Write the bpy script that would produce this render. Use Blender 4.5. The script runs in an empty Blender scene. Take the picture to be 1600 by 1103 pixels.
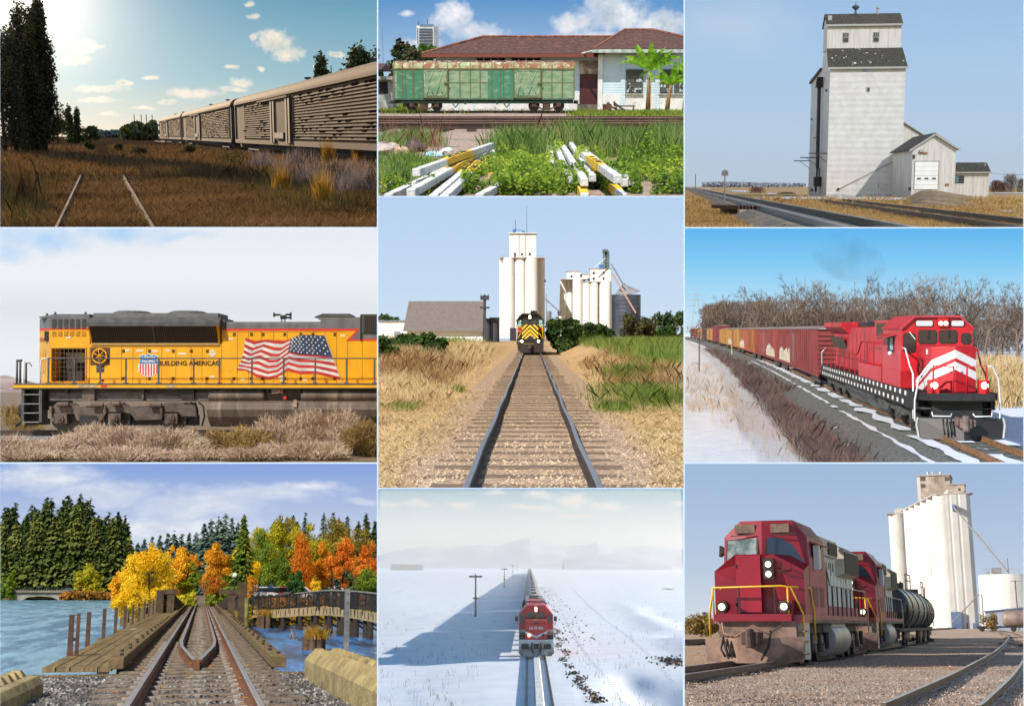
import bpy,bmesh,math,random
import numpy as np
from mathutils import Vector,Matrix,noise as mnoise
R=math.radians
sc=bpy.context.scene
# ------------------------------------------------------------------ camera, world, exposure
F,CX,CY=2000.0,800.0,551.5  # focal length and principal point in photo pixels (1600 wide)
cd=bpy.data.cameras.new("camera"); cam=bpy.data.objects.new("camera",cd)
sc.collection.objects.link(cam); sc.camera=cam
cam.location=(0,0,0); cam.rotation_euler=(R(90),0,0)
cd.sensor_fit='HORIZONTAL'; cd.sensor_width=36; cd.lens=36*F/1600
cd.clip_start=.5; cd.clip_end=20000
w=bpy.data.worlds.new("World"); sc.world=w; w.use_nodes= True
wt=w.node_tree; sk=wt.nodes.new("ShaderNodeTexSky"); sk.sky_type='NISHITA'; sk.sun_disc= False
sk.sun_elevation=R(38); sk.sun_rotation=R(215); sk.air_density=1.2; sk.dust_density=.3; sk.ozone_density=2
wt.links.new(sk.outputs[0],wt.nodes["Background"].inputs[0]); wt.nodes["Background"].inputs[1].default_value=.14
sc.view_settings.view_transform='Standard'; sc.view_settings.look='None'
sc.view_settings.exposure=.35; sc.view_settings.gamma=1; sc.view_settings.use_curve_mapping= False
cy=sc.cycles; cy.max_bounces=6; cy.diffuse_bounces=2; cy.glossy_bounces=2; cy.transmission_bounces=4
cy.volume_bounces=0; cy.transparent_max_bounces=8; cy.caustics_reflective= False ; cy.caustics_refractive= False
cy.sample_clamp_indirect=4; cy.use_denoising= True
# ------------------------------------------------------------------ helpers
def S(r,g,b):  # sRGB 0-255 to linear
 f= lambda c:(c/255/12.92) if c<=10 else ((c/255+.055)/1.055)**2.4
 return (f(r),f(g),f(b))
cur= None
KEEP=set()  # stands beside the view and only throws its shade into it
CELLS=[]
class Cell:
 """One of the nine places: its own ground plane under the common viewpoint. Local axes: x right, y away, z up, z=0 on the ground."""
 def __init__(s,name,x0,y0,x1,y1,yh,H,vx):
  global cur
  s.rect=(x0,y0,x1,y1); s.H=H; s.yh=yh; s.vx=vx
  zo=CY-yh; p=math.atan2(zo,F)
  ef=Vector((vx-CX,F,zo)).normalized(); n=Vector((0,-math.sin(p),math.cos(p))); er=ef.cross(n)
  s.Rm=Matrix((er,ef,n)).transposed()
  s.M=s.Rm.to_4x4(); s.M.translation=-H*n
  s.ef=ef
  s.col=bpy.data.collections.new(name); sc.collection.children.link(s.col)
  s.planes=[Vector((F,CX-x0,0)),Vector((-F,x1-CX,0)),Vector((0,CY-y0,-F)),Vector((0,y1-CY,F))]
  s.Mn=np.array(s.M); s.Pn=np.array([p.normalized() for p in s.planes])
  s.objs=[]
  cur=s; CELLS.append(s)
 def ray(s,px,py):
  return s.Rm.transposed()@Vector((px-CX,F,CY-py))
 def g(s,px,py,z=0):  # where a line of sight meets the level z
  d=s.ray(px,py); t=(z-s.H)/d.z
  return Vector((d.x*t,d.y*t,z))
 def at(s,px,py,y):  # point on a line of sight at distance y
  d=s.ray(px,py); t=y/d.y
  return Vector((d.x*t,y,s.H+d.z*t))
 def sun(s,az,el,strength,angle=.5,color=(1,.95,.87)):
  ld=bpy.data.lights.new("sun",'SUN'); ld.energy=strength; ld.angle=R(angle); ld.color=color
  o=bpy.data.objects.new("sun",ld); sc.collection.objects.link(o)
  d=s.Rm@Vector((math.sin(R(az))*math.cos(R(el)),math.cos(R(az))*math.cos(R(el)),math.sin(R(el))))
  o.rotation_euler=d.to_track_quat('Z','Y').to_euler(); o.location=(0,-20,30)
  o.light_linking.receiver_collection=s.col; o.light_linking.blocker_collection=s.col
 def inside(s,P,margin=0):  # numpy mask: local points inside this place's bounds
  Wd=P@s.Mn[:3,:3].T+s.Mn[:3,3]
  return ((Wd@s.Pn.T)>margin).all(axis=1)
def T(loc=(0,0,0),rz=0,rx=0,ry=0):
 return Matrix.Translation(loc)@Matrix.Rotation(rz,4,'Z')@Matrix.Rotation(ry,4,'Y')@Matrix.Rotation(rx,4,'X')
def tag(o,label= None ,cat= None ,group= None ,kind= None ):
 if label:o['label']=label
 if cat:o['category']=cat
 if group:o['group']=group
 if kind:o['kind']=kind
 return o
def _place(o,parent,m):
 cur.col.objects.link(o); cur.objs.append(o)
 if parent is None :o.matrix_basis=cur.M@m
 else :o.parent=parent; o.matrix_basis=m
def thing(name,label,cat,loc=(0,0,0),rz=0,group= None ,ry=0,rx=0):
 o=bpy.data.objects.new(name, None ); o.empty_display_size=.2
 _place(o, None ,T(loc,rz,rx,ry)); return tag(o,label,cat,group)
def node_at(o,loc,rz=0):o.matrix_basis=cur.M@T(loc,rz)
def dup(root,loc,rz=0,label= None ,group= None ,scale=1):
 r=root.copy(); cur.col.objects.link(r); cur.objs.append(r)
 r.matrix_basis=cur.M@T(loc,rz)@Matrix.Scale(scale,4)
 if label:r['label']=label
 if group:r['group']=group
 for ch in [o for o in cur.objs if o.parent==root]:
  c=ch.copy(); cur.col.objects.link(c); cur.objs.append(c); c.parent=r
  for g in [o for o in cur.objs if o.parent==ch]:
   d=g.copy(); cur.col.objects.link(d); cur.objs.append(d); d.parent=c
 return r
class MB:
 def __init__(s):s.v=[]; s.f=[]; s.uv= None
 def add(s,vs,fs,m= None ):
  k=len(s.v)
  s.v+=[tuple(m@Vector(p)) for p in vs] if m is not None else [tuple(p) for p in vs]
  s.f+=[tuple(i+k for i in f) for f in fs]; return s
 BF=[(0,3,2,1),(4,5,6,7),(0,1,5,4),(1,2,6,5),(2,3,7,6),(3,0,4,7)]
 def box(s,x0,y0,z0,x1,y1,z1,m= None ):
  return s.add([(x0,y0,z0),(x1,y0,z0),(x1,y1,z0),(x0,y1,z0),(x0,y0,z1),(x1,y0,z1),(x1,y1,z1),(x0,y1,z1)],s.BF,m)
 def cbox(s,c,d,rz=0,rx=0,ry=0):
  a,b,e=d[0]/2,d[1]/2,d[2]/2
  return s.box(-a,-b,-e,a,b,e,T(c,rz,rx,ry))
 def bar(s,p,q,w,h):
  p,q=Vector(p),Vector(q); d=q-p; L=d.length
  if L<1e-6: return s
  m=d.to_track_quat('Y','Z').to_matrix().to_4x4(); m.translation=p
  return s.box(-w/2,0,-h/2,w/2,L,h/2,m)
 def cyl(s,p,q,r0,r1= None ,n=10,cap= True ):
  p,q=Vector(p),Vector(q); r1=r0 if r1 is None else r1
  m=(q-p).to_track_quat('Z','Y').to_matrix().to_4x4(); m.translation=p; L=(q-p).length
  vs=[(r*math.cos(2*math.pi*i/n),r*math.sin(2*math.pi*i/n),z) for r,z in ((r0,0),(r1,L)) for i in range(n)]
  fs=[(i,(i+1)%n,n+(i+1)%n,n+i) for i in range(n)]
  if cap:fs+=[tuple(range(n-1,-1,-1)),tuple(range(n,2*n))]
  return s.add(vs,fs,m)
 def tube(s,pts,r,n=6):
  pts=[Vector(p) for p in pts]; rr=r if isinstance(r,(list,tuple)) else [r]*len(pts)
  vs=[]; fs=[]
  for i,p in enumerate(pts):
   d=(pts[min(i+1,len(pts)-1)]-pts[max(i-1,0)]).normalized()
   a=d.orthogonal().normalized() if i==0 else (a-d*a.dot(d)).normalized()
   b=d.cross(a)
   vs+=[p+(a*math.cos(2*math.pi*j/n)+b*math.sin(2*math.pi*j/n))*rr[i] for j in range(n)]
  for i in range(len(pts)-1):
   for j in range(n):
    fs.append((i*n+j,i*n+(j+1)%n,(i+1)*n+(j+1)%n,(i+1)*n+j))
  fs+=[tuple(range(n-1,-1,-1)),tuple((len(pts)-1)*n+j for j in range(n))]
  return s.add(vs,fs)
 def prism(s,poly,ax,a,b,m= None ):
  n=len(poly)
  P={'x': lambda u,v,t:(t,u,v),'y': lambda u,v,t:(u,t,v),'z': lambda u,v,t:(u,v,t)}[ax]
  vs=[P(u,v,a) for u,v in poly]+[P(u,v,b) for u,v in poly]
  fs=[tuple(range(n)),tuple(range(2*n-1,n-1,-1))]+[(i,i+n,(i+1)%n+n,(i+1)%n) for i in range(n)]
  return s.add(vs,fs,m)
 def lathe(s,prof,c=(0,0,0),n=16,m= None ):
  vs=[(c[0]+r*math.cos(2*math.pi*j/n),c[1]+r*math.sin(2*math.pi*j/n),c[2]+z) for r,z in prof for j in range(n)]
  fs=[(i*n+j,i*n+(j+1)%n,(i+1)*n+(j+1)%n,(i+1)*n+j) for i in range(len(prof)-1) for j in range(n)]
  fs+=[tuple(range(n-1,-1,-1)),tuple((len(prof)-1)*n+j for j in range(n))]
  return s.add(vs,fs,m)
 def sphere(s,c,r,n=10,k=6):
  r=r if isinstance(r,(tuple,list)) else (r,r,r)
  vs=[(c[0]+r[0]*math.sin(math.pi*(i+.02)/(k+.04))*math.cos(2*math.pi*j/n),c[1]+r[1]*math.sin(math.pi*(i+.02)/(k+.04))*math.sin(2*math.pi*j/n),c[2]+r[2]*math.cos(math.pi*(i+.02)/(k+.04))) for i in range(k+1) for j in range(n)]
  fs=[(i*n+j,(i+1)*n+j,(i+1)*n+(j+1)%n,i*n+(j+1)%n) for i in range(k) for j in range(n)]
  return s.add(vs,fs)
 def sweep(s,pts,prof):  # profile (sideways, up) along a polyline on the ground
  pts=[Vector(p) for p in pts]; n=len(prof); vs=[]; fs=[]
  for i,p in enumerate(pts):
   d=pts[min(i+1,len(pts)-1)]-pts[max(i-1,0)]; d.z=0; d.normalize()
   r=Vector((d.y,-d.x,0))
   vs+=[p+r*a+Vector((0,0,b)) for a,b in prof]
  for i in range(len(pts)-1):
   for j in range(n):
    fs.append((i*n+j,(i+1)*n+j,(i+1)*n+(j+1)%n,i*n+(j+1)%n))
  fs+=[tuple(range(n)),tuple((len(pts)-1)*n+j for j in range(n-1,-1,-1))]
  return s.add(vs,fs)
 def grid(s,fn,nu,nv):
  k=len(s.v)
  s.v+=[tuple(fn(i/nu,j/nv)) for j in range(nv+1) for i in range(nu+1)]
  s.f+=[(k+j*(nu+1)+i,k+j*(nu+1)+i+1,k+(j+1)*(nu+1)+i+1,k+(j+1)*(nu+1)+i) for j in range(nv) for i in range(nu)]
  return s
 def build(s,name,mat,parent= None ,loc=(0,0,0),rz=0,smooth= False ,bevel=0,rx=0,ry=0):
  me=bpy.data.meshes.new(name); me.from_pydata(s.v,[],s.f); me.update()
  if not smooth:
   pass
  else :
   me.polygons.foreach_set("use_smooth",[ True ]*len(me.polygons))
   if smooth!='all':
    try :me.set_sharp_from_angle(angle=R(40))
    except Exception: pass
  me.materials.append(mat)
  o=bpy.data.objects.new(name,me); _place(o,parent,T(loc,rz,rx,ry))
  if bevel:
   b=o.modifiers.new("bevel",'BEVEL'); b.width=bevel; b.segments=2; b.limit_method='ANGLE'; b.angle_limit=R(40)
  return o
def npmesh(name,V,Q,mat,parent= None ,loc=(0,0,0),rz=0,smooth= False ):
 """V (n,3), Q (m,k) arrays -> mesh object"""
 me=bpy.data.meshes.new(name); k=Q.shape[1] if len(Q) else 3
 me.vertices.add(len(V)); me.vertices.foreach_set("co",np.ascontiguousarray(V,dtype=np.float32).ravel())
 me.loops.add(Q.size); me.loops.foreach_set("vertex_index",np.ascontiguousarray(Q,dtype=np.int32).ravel())
 me.polygons.add(len(Q)); me.polygons.foreach_set("loop_start",np.arange(0,Q.size,k,dtype=np.int32))
 me.update(calc_edges= True ); me.validate()
 if smooth:me.polygons.foreach_set("use_smooth",np.ones(len(Q),dtype=bool))
 me.materials.append(mat)
 o=bpy.data.objects.new(name,me); _place(o,parent,T(loc,rz)); return o
 # ------------------------------------------------------------------ materials
_mats={}
def mat(name,c1,c2= None ,scale=4,lo=.35,hi=.65,detail=6,rough=.7,metal=0,bump=0,bscale=30,c3= None ,s3=1.2,lo3=.5,hi3=.7,
st=(1,1,1),st3=(1,1,1),coat=0,spec=.5,alpha=1,bst=(1,1,1),wave= None ):
 if name in _mats: return _mats[name]
 m=bpy.data.materials.new(name); m.use_nodes= True ; nt=m.node_tree; N=nt.nodes; L=nt.links
 b=N["Principled BSDF"]; b.inputs["Roughness"].default_value=rough; b.inputs["Metallic"].default_value=metal
 b.inputs["Coat Weight"].default_value=coat; b.inputs["Specular IOR Level"].default_value=spec; b.inputs["Alpha"].default_value=alpha
 tc=N.new("ShaderNodeTexCoord")
 def nz(scale,st,detail=detail):
  mp=N.new("ShaderNodeMapping"); mp.inputs["Scale"].default_value=st
  L.new(tc.outputs["Object"],mp.inputs[0]); t=N.new("ShaderNodeTexNoise"); t.inputs["Scale"].default_value=scale; t.inputs["Detail"].default_value=detail; t.inputs["Roughness"].default_value=.62
  L.new(mp.outputs[0],t.inputs["Vector"]); return t.outputs[0]
 def mr(src,lo,hi):
  r=N.new("ShaderNodeMapRange"); r.interpolation_type='SMOOTHSTEP'; r.inputs[1].default_value=lo; r.inputs[2].default_value=hi; L.new(src,r.inputs[0]); return r.outputs[0]
 def mix(f,a,c):
  x=N.new("ShaderNodeMix"); x.data_type='RGBA'
  L.new(f,x.inputs[0])
  for i,q in ((6,a),(7,c)):
   if isinstance(q,tuple):x.inputs[i].default_value=(*q,1)
   else :L.new(q,x.inputs[i])
  return x.outputs[2]
 out=c1
 if c2:out=mix(mr(nz(scale,st),lo,hi),c1,c2)
 if c3:out=mix(mr(nz(s3,st3),lo3,hi3),out,c3)
 if isinstance(out,tuple):b.inputs["Base Color"].default_value=(*out,1)
 else :L.new(out,b.inputs["Base Color"])
 if bump or wave:
  bp=N.new("ShaderNodeBump"); bp.inputs["Strength"].default_value=bump or wave[2]; bp.inputs["Distance"].default_value=.05
  if wave:
   wv=N.new("ShaderNodeTexWave"); wv.bands_direction=wave[0]; wv.inputs["Scale"].default_value=wave[1]; L.new(tc.outputs["Object"],wv.inputs[0]); L.new(wv.outputs["Fac"],bp.inputs["Height"])
  else :L.new(nz(bscale,bst,4),bp.inputs["Height"])
  L.new(bp.outputs[0],b.inputs["Normal"])
 _mats[name]=m; return m
def leafmat(name,cols,rough=.6,transl=.35,patch=.6,pc= None ):
 """leaf colours differ from leaf to leaf and in clumps"""
 if name in _mats: return _mats[name]
 m=bpy.data.materials.new(name); m.use_nodes= True ; nt=m.node_tree; N=nt.nodes; L=nt.links
 b=N["Principled BSDF"]; b.inputs["Roughness"].default_value=rough; b.inputs["Specular IOR Level"].default_value=.25
 ge=N.new("ShaderNodeNewGeometry"); tc=N.new("ShaderNodeTexCoord")
 nz=N.new("ShaderNodeTexNoise"); nz.inputs["Scale"].default_value=patch; nz.inputs["Detail"].default_value=3; L.new(tc.outputs["Object"],nz.inputs[0])
 ad=N.new("ShaderNodeMath"); ad.operation='MULTIPLY_ADD'; L.new(ge.outputs["Random Per Island"],ad.inputs[0]); ad.inputs[1].default_value=.6
 m2=N.new("ShaderNodeMath"); m2.operation='MULTIPLY_ADD'; L.new(nz.outputs[0],m2.inputs[0]); m2.inputs[1].default_value=1.6; m2.inputs[2].default_value=-.6
 L.new(m2.outputs[0],ad.inputs[2])
 r=N.new("ShaderNodeValToRGB"); L.new(ad.outputs[0],r.inputs[0]); e=r.color_ramp.elements
 while len(e)<len(cols):e.new(.5)
 for i,c in enumerate(cols):e[i].position=.1+.8*i/max(1,len(cols)-1); e[i].color=(*c,1)
 L.new(r.outputs[0],b.inputs["Base Color"])
 if transl:
  t=N.new("ShaderNodeBsdfTranslucent"); L.new(r.outputs[0],t.inputs[0]); mx=N.new("ShaderNodeMixShader"); mx.inputs[0].default_value=transl
  L.new(b.outputs[0],mx.inputs[1]); L.new(t.outputs[0],mx.inputs[2]); L.new(mx.outputs[0],N["Material Output"].inputs[0])
 _mats[name]=m; return m
def lampmat(name,col,s):
 if name in _mats: return _mats[name]
 m=bpy.data.materials.new(name); m.use_nodes= True ; b=m.node_tree.nodes["Principled BSDF"]
 b.inputs["Emission Color"].default_value=(*col,1); b.inputs["Emission Strength"].default_value=s; b.inputs["Base Color"].default_value=(.8,.8,.75,1)
 _mats[name]=m; return m
GLASS= lambda :mat("dark_glass",(.015,.02,.025),rough=.08,spec=.8)
def sky(D,stops,clouds=(),ccol=(S(255,255,255),S(215,220,228)),nscale=2.2,amp=1.1,soft=.35,haze= None ,glow= None ,warp=.35,stretch=1.0):
 """the sky of one place: a far upright sheet; units of its texture are 100 photo pixels from (left edge, horizon)"""
 x0,y0,x1,y1=cur.rect
 ps=[cur.at(px,py,D) for px,py in ((x0-12,cur.yh+8),(x1+12,cur.yh+8),(x1+12,y0-12),(x0-12,y0-12))]
 mb=MB(); mb.add(ps,[(0,1,2,3)])
 m=bpy.data.materials.new("sky"); m.use_nodes= True ; nt=m.node_tree; N=nt.nodes; L=nt.links
 N.remove(N["Principled BSDF"]); em=N.new("ShaderNodeEmission"); L.new(em.outputs[0],N["Material Output"].inputs[0])
 try :m.cycles.emission_sampling='NONE'
 except Exception: pass
 uv=N.new("ShaderNodeUVMap"); uv.uv_map="UVMap"
 P=uv.outputs[0]
 def math_(op,a,b= None ,c= None ):
  n=N.new("ShaderNodeMath"); n.operation=op
  for i,q in enumerate((a,b,c)):
   if q is None : continue
   if isinstance(q,(int,float)):n.inputs[i].default_value=q
   else :L.new(q,n.inputs[i])
  return n.outputs[0]
 def vm(op,a,b):
  n=N.new("ShaderNodeVectorMath"); n.operation=op
  for i,q in enumerate((a,b)):
   if isinstance(q,tuple):n.inputs[i].default_value=q
   else :L.new(q,n.inputs[i])
  return n
 def noise(vec,sc_,det=7,ro=.6):
  n=N.new("ShaderNodeTexNoise"); n.inputs["Scale"].default_value=sc_; n.inputs["Detail"].default_value=det; n.inputs["Roughness"].default_value=ro; L.new(vec,n.inputs["Vector"]); return n
 def smooth(x,a,b):
  n=N.new("ShaderNodeMapRange"); n.interpolation_type='SMOOTHSTEP'; n.inputs[1].default_value=a; n.inputs[2].default_value=b; L.new(x,n.inputs[0]); return n.outputs[0]
 def mix(f,a,b):
  x=N.new("ShaderNodeMix"); x.data_type='RGBA'
  if isinstance(f,float):x.inputs[0].default_value=f
  else :L.new(f,x.inputs[0])
  for i,q in ((6,a),(7,b)):
   if isinstance(q,tuple):x.inputs[i].default_value=(*q,1)
   else :L.new(q,x.inputs[i])
  return x.outputs[2]
 sep=N.new("ShaderNodeSeparateXYZ"); L.new(P,sep.inputs[0])
 top=(cur.yh-y0)/100
 r=N.new("ShaderNodeValToRGB"); L.new(math_('DIVIDE',sep.outputs[1],top),r.inputs[0]); e=r.color_ramp.elements
 while len(e)<len(stops):e.new(.5)
 for i,(p,c) in enumerate(stops):e[i].position=p; e[i].color=(*c,1)
 col=r.outputs[0]
 if clouds:
  PS=vm('MULTIPLY',P,(1,stretch,1)).outputs[0]
  wn=noise(PS,nscale*.6,3); wv=vm('SUBTRACT',wn.outputs["Color"],(.5,.5,.5)).outputs[0]
  P2=vm('ADD',P,vm('MULTIPLY',wv,(warp,warp,0)).outputs[0]).outputs[0]
  mk= None
  for (px,py,rx,ry) in clouds:
   d=vm('MULTIPLY',vm('SUBTRACT',P2,((px-x0)/100,(cur.yh-py)/100,0)).outputs[0],(100/rx,100/ry,0)).outputs[0]
   ln=N.new("ShaderNodeVectorMath"); ln.operation='LENGTH'; L.new(d,ln.inputs[0]); q=math_('SUBTRACT',1.0,ln.outputs["Value"])
   mk=q if mk is None else math_('MAXIMUM',mk,q)
  n1=noise(PS,nscale*2.2,8,.6)
  dens=math_('ADD',mk,math_('MULTIPLY',math_('SUBTRACT',n1.outputs[0],.5),amp))
  fac=smooth(dens,0.0,soft)
  n2=noise(vm('ADD',PS,(.06,.1,3)).outputs[0],nscale*.9,5)
  cc=mix(smooth(n2.outputs[0],.34,.66),ccol[1],ccol[0])
  cc=mix(smooth(dens,0.1,1.0),ccol[0],cc)
  col=mix(fac,col,cc)
 if glow:  # the sun itself in the sky
  (px,py,rad,gc)=glow
  d=vm('MULTIPLY',vm('SUBTRACT',P,((px-x0)/100,(cur.yh-py)/100,0)).outputs[0],(1,1,0)).outputs[0]
  ln=N.new("ShaderNodeVectorMath"); ln.operation='LENGTH'; L.new(d,ln.inputs[0])
  q=math_('POWER',2.718,math_('MULTIPLY',ln.outputs["Value"],-100/rad))
  mx=N.new("ShaderNodeMix"); mx.data_type='RGBA'; mx.blend_type='ADD'; mx.inputs[0].default_value=1
  L.new(col,mx.inputs[6]); L.new(mix(q,(0.,0.,0.),gc),mx.inputs[7]); col=mx.outputs[2]
 L.new(col,em.inputs[0]); em.inputs[1].default_value=2**-.35  # the sky keeps its own brightness at this exposure
 o=mb.build("sky",m); o['kind']='structure'
 me=o.data; ul=me.uv_layers.new(name="UVMap")
 for lp in me.loops:
  i=lp.vertex_index
  px,py=((x0-12,cur.yh+8),(x1+12,cur.yh+8),(x1+12,y0-12),(x0-12,y0-12))[i]
  ul.data[lp.index].uv=((px-x0)/100,(cur.yh-py)/100)
 return o
 # ------------------------------------------------------------------ ground, plants, track
def span(y):  # sideways reach of the place at distance y
 x0,y0,x1,y1=cur.rect
 return cur.at(x0,cur.yh,y).x,cur.at(x1,cur.yh,y).x
def ground(name,m,hf= None ,y0= None ,y1=1500,ny=60,nx=60,kind='structure',bump=0,bs=.5):
 if y0 is None :y0=cur.g(cur.vx,cur.rect[3]+6).y*.9
 ys=[y0*(y1/y0)**(i/ny) for i in range(ny+1)]
 V=[]
 for y in ys:
  a,b=span(y); e=(b-a)*.06
  for i in range(nx+1):
   x=a-e+(b-a+2*e)*i/nx
   z=hf(x,y) if hf else 0
   if bump:z+=bump*mnoise.noise(Vector((x*bs,y*bs,1.7)))
   V.append((x,y,z))
 Q=np.array([(j*(nx+1)+i,j*(nx+1)+i+1,(j+1)*(nx+1)+i+1,(j+1)*(nx+1)+i) for j in range(ny) for i in range(nx)])
 o=npmesh(name,np.array(V),Q,m,smooth= True ); o['kind']=kind; return o
def leafcloud(blobs,n,size,seed=1,shell=.55,flat=0.0,aspect=1.6):
 """n leaves spread through ellipsoids (cx,cy,cz,rx,ry,rz)"""
 rg=np.random.default_rng(seed); B=np.array(blobs,float)
 wgt=(B[:,3]*B[:,4]*B[:,5])**(2/3); idx=rg.choice(len(B),n,p=wgt/wgt.sum())
 d=rg.normal(size=(n,3)); d/=np.linalg.norm(d,axis=1)[:, None ]
 rad=shell+(1-shell)*rg.random(n)**.5; rad=np.where(rg.random(n)<.22,rad*rg.random(n),rad)*(1+.12*rg.normal(size=n))
 C=B[idx,:3]+d*rad[:, None ]*B[idx,3:6]
 nr=d*.7+rg.normal(size=(n,3))*.6; nr[:,2]+=.25
 if flat:nr[:,2]+=flat
 nr/=np.linalg.norm(nr,axis=1)[:, None ]
 a=np.cross(nr,rg.normal(size=(n,3))); a/=np.linalg.norm(a,axis=1)[:, None ]; b=np.cross(nr,a)
 sz=size*(.6+.8*rg.random(n))[:, None ]
 V=np.stack([C+a*sz*aspect*.5,C+b*sz*.5,C-a*sz*aspect*.5,C-b*sz*.5],1)
 return C,V
def quads_obj(name,C,V,m,parent= None ,loc=(0,0,0),base=(0,0,0),clip= True ):
 if clip:
  k=cur.inside(C+np.array(base)); V=V[k]
 if not len(V):V=np.zeros((0,4,3))
 n=len(V); kk=V.shape[1] if n else 4
 return npmesh(name,V.reshape(-1,3),np.arange(n*kk).reshape(n,kk),m,parent,loc)
def blades(name,pts,h,wd,m,seed=1,lean=.35,spread=.12,per=6,hv=.5,label= None ,clip= True ,parent= None ,base=(0,0,0),kind='stuff'):
 """grass: blades rising from the points pts (n,3); h, wd may be arrays per point"""
 rg=np.random.default_rng(seed); P=np.repeat(np.asarray(pts,float),per,0); n=len(P)
 hh=np.repeat(np.broadcast_to(np.asarray(h,float),(len(pts),)),per)*(1-hv+2*hv*rg.random(n)); ww=np.repeat(np.broadcast_to(np.asarray(wd,float),(len(pts),)),per)
 sp=np.repeat(np.broadcast_to(np.asarray(spread,float),(len(pts),)),per)
 P=P+rg.normal(size=(n,3))*np.stack([sp,sp,0*sp],1)
 an=rg.random(n)*2*np.pi; dx=np.stack([np.cos(an),np.sin(an),0*an],1)
 ln=(rg.normal(size=(n,2))*lean); tip=P+np.stack([ln[:,0]*hh,ln[:,1]*hh,hh],1)
 mid=P*.5+tip*.5+np.stack([-ln[:,0]*hh*.12,-ln[:,1]*hh*.12,hh*.08],1)
 V=np.stack([P-dx*ww[:, None ]*.5,P+dx*ww[:, None ]*.5,mid+dx*ww[:, None ]*.4,tip,mid-dx*ww[:, None ]*.4],1)
 if clip:k=cur.inside(mid+np.array(base)); V=V[k]
 n=len(V)
 o=npmesh(name,V.reshape(-1,3),np.arange(n*5).reshape(n,5),m,parent)
 if kind:o['kind']=kind
 if label:o['label']=label
 return o
def scatter(n,y0,y1,seed=1,hf= None ,keep= None ,bias=1.0,xr= None ):
 """n ground points in view between distances y0 and y1, about even in the picture for bias 1"""
 rg=np.random.default_rng(seed); u=rg.random(n)
 y=1/(1/y1+(1/y0-1/y1)*u**bias)
 a=np.array([span(q) for q in (y0,y1)]); ta=a[0,0]/y0; tb=a[0,1]/y0
 x=y*(ta+(tb-ta)*rg.random(n))
 if xr is not None :x=xr[0]+(xr[1]-xr[0])*rg.random(n)
 z=np.array([hf(p,q) for p,q in zip(x,y)]) if hf else 0*x
 P=np.stack([x,y,z],1)
 if keep is not None :P=P[np.array([bool(keep(p[0],p[1])) for p in P],bool)]
 return P
def trunk_mb(h,r,limbs,seed=1,lean=0):
 rg=random.Random(seed); mb=MB()
 pts=[(lean*h*(i/5)**1.5+rg.uniform(-.15,.15)*r,rg.uniform(-.15,.15)*r,h*i/5) for i in range(6)]
 mb.tube(pts,[r*(1.25 if i==0 else 1-.75*i/5) for i in range(6)],7)
 for (z,dx,dy,dz,rr) in limbs:
  k=min(4,int(z/h*5)); p=Vector(pts[k]); p.z=z
  mb.tube([p,p+Vector((dx*.5,dy*.5,dz*.4)),p+Vector((dx,dy,dz))],[rr,rr*.7,rr*.25],5)
 return mb
def tree(name,label,pos,blobs,nleaf,leaf,lm,bark,th,tr,seed=1,group= None ,cat='tree',shell=.5,aspect=1.5,limbs= None ):
 t=thing(name,label,cat,pos,0,group)
 C,V=leafcloud(blobs,nleaf,leaf,seed,shell,aspect=aspect); quads_obj('crown',C,V,lm,t,base=tuple(pos))
 if limbs is None :
  rg=random.Random(seed); limbs=[]
  for b in blobs[:8]:
   z=th*rg.uniform(.45,.9); limbs.append((z,b[0]*.8,b[1]*.8,max(.2,b[2]-z),tr*.4))
 trunk_mb(th,tr,limbs,seed).build('trunk',bark,t,smooth='all'); return t
def blobs_round(h0,h1,rx,n,seed,ry= None ,rb=.45,top=.6):
 """clumps filling an upright egg between heights h0 and h1"""
 rg=random.Random(seed); out=[]; ry=ry or rx
 for i in range(n):
  z=rg.uniform(0,1); a=rg.uniform(0,2*math.pi); w_=math.sin(math.pi*min(1,max(.04,z*.86+.1)))**top; q=rg.random()**.5
  s=rg.uniform(.7,1.25)*rb
  out.append((math.cos(a)*rx*w_*q*.75,math.sin(a)*ry*w_*q*.75,h0+(h1-h0)*(.08+z*.84),rx*s*max(.45,w_),ry*s*max(.45,w_),rx*s*.8))
 return out
def conifer_cloud(h,r,n,size,seed,h0=.08):
 rg=np.random.default_rng(seed); z=1-rg.random(n)**.62
 z=h0+(1-h0)*z; lay=.82+.18*np.sin(z*h*2*np.pi/(h/14.)); rr=r*(1-z)**.85*lay*(.25+.75*rg.random(n)**.5)*(1+.12*rg.normal(size=n))+.02*r
 a=rg.random(n)*2*np.pi; rr=rr*(1+.22*np.sin(a*3+z*23)); C=np.stack([np.cos(a)*rr,np.sin(a)*rr,z*h-rr*.3],1)
 out=np.stack([np.cos(a),np.sin(a),-.45+0*a],1); out/=np.linalg.norm(out,axis=1)[:, None ]
 sd=np.cross(out,rg.normal(size=(n,3))*.4+np.array([0,0,1])); sd/=np.linalg.norm(sd,axis=1)[:, None ]
 sz=size*(.6+.8*rg.random(n))[:, None ]*(.55+.45*(1-z))[:, None ]
 V=np.stack([C+out*sz*.9,C+sd*sz*.42,C-out*sz*.9,C-sd*sz*.42],1)
 return C,V
def conifer(name,label,pos,h,r,n,size,lm,bark,seed=1,group= None ):
 t=thing(name,label,'tree',pos,0,group)
 C,V=conifer_cloud(h,r,n,size,seed); quads_obj('crown',C,V,lm,t,base=tuple(pos))
 MB().cyl((0,0,0),(0,0,h*.9),r*.09,r*.02,6).build('trunk',bark,t); return t
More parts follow.
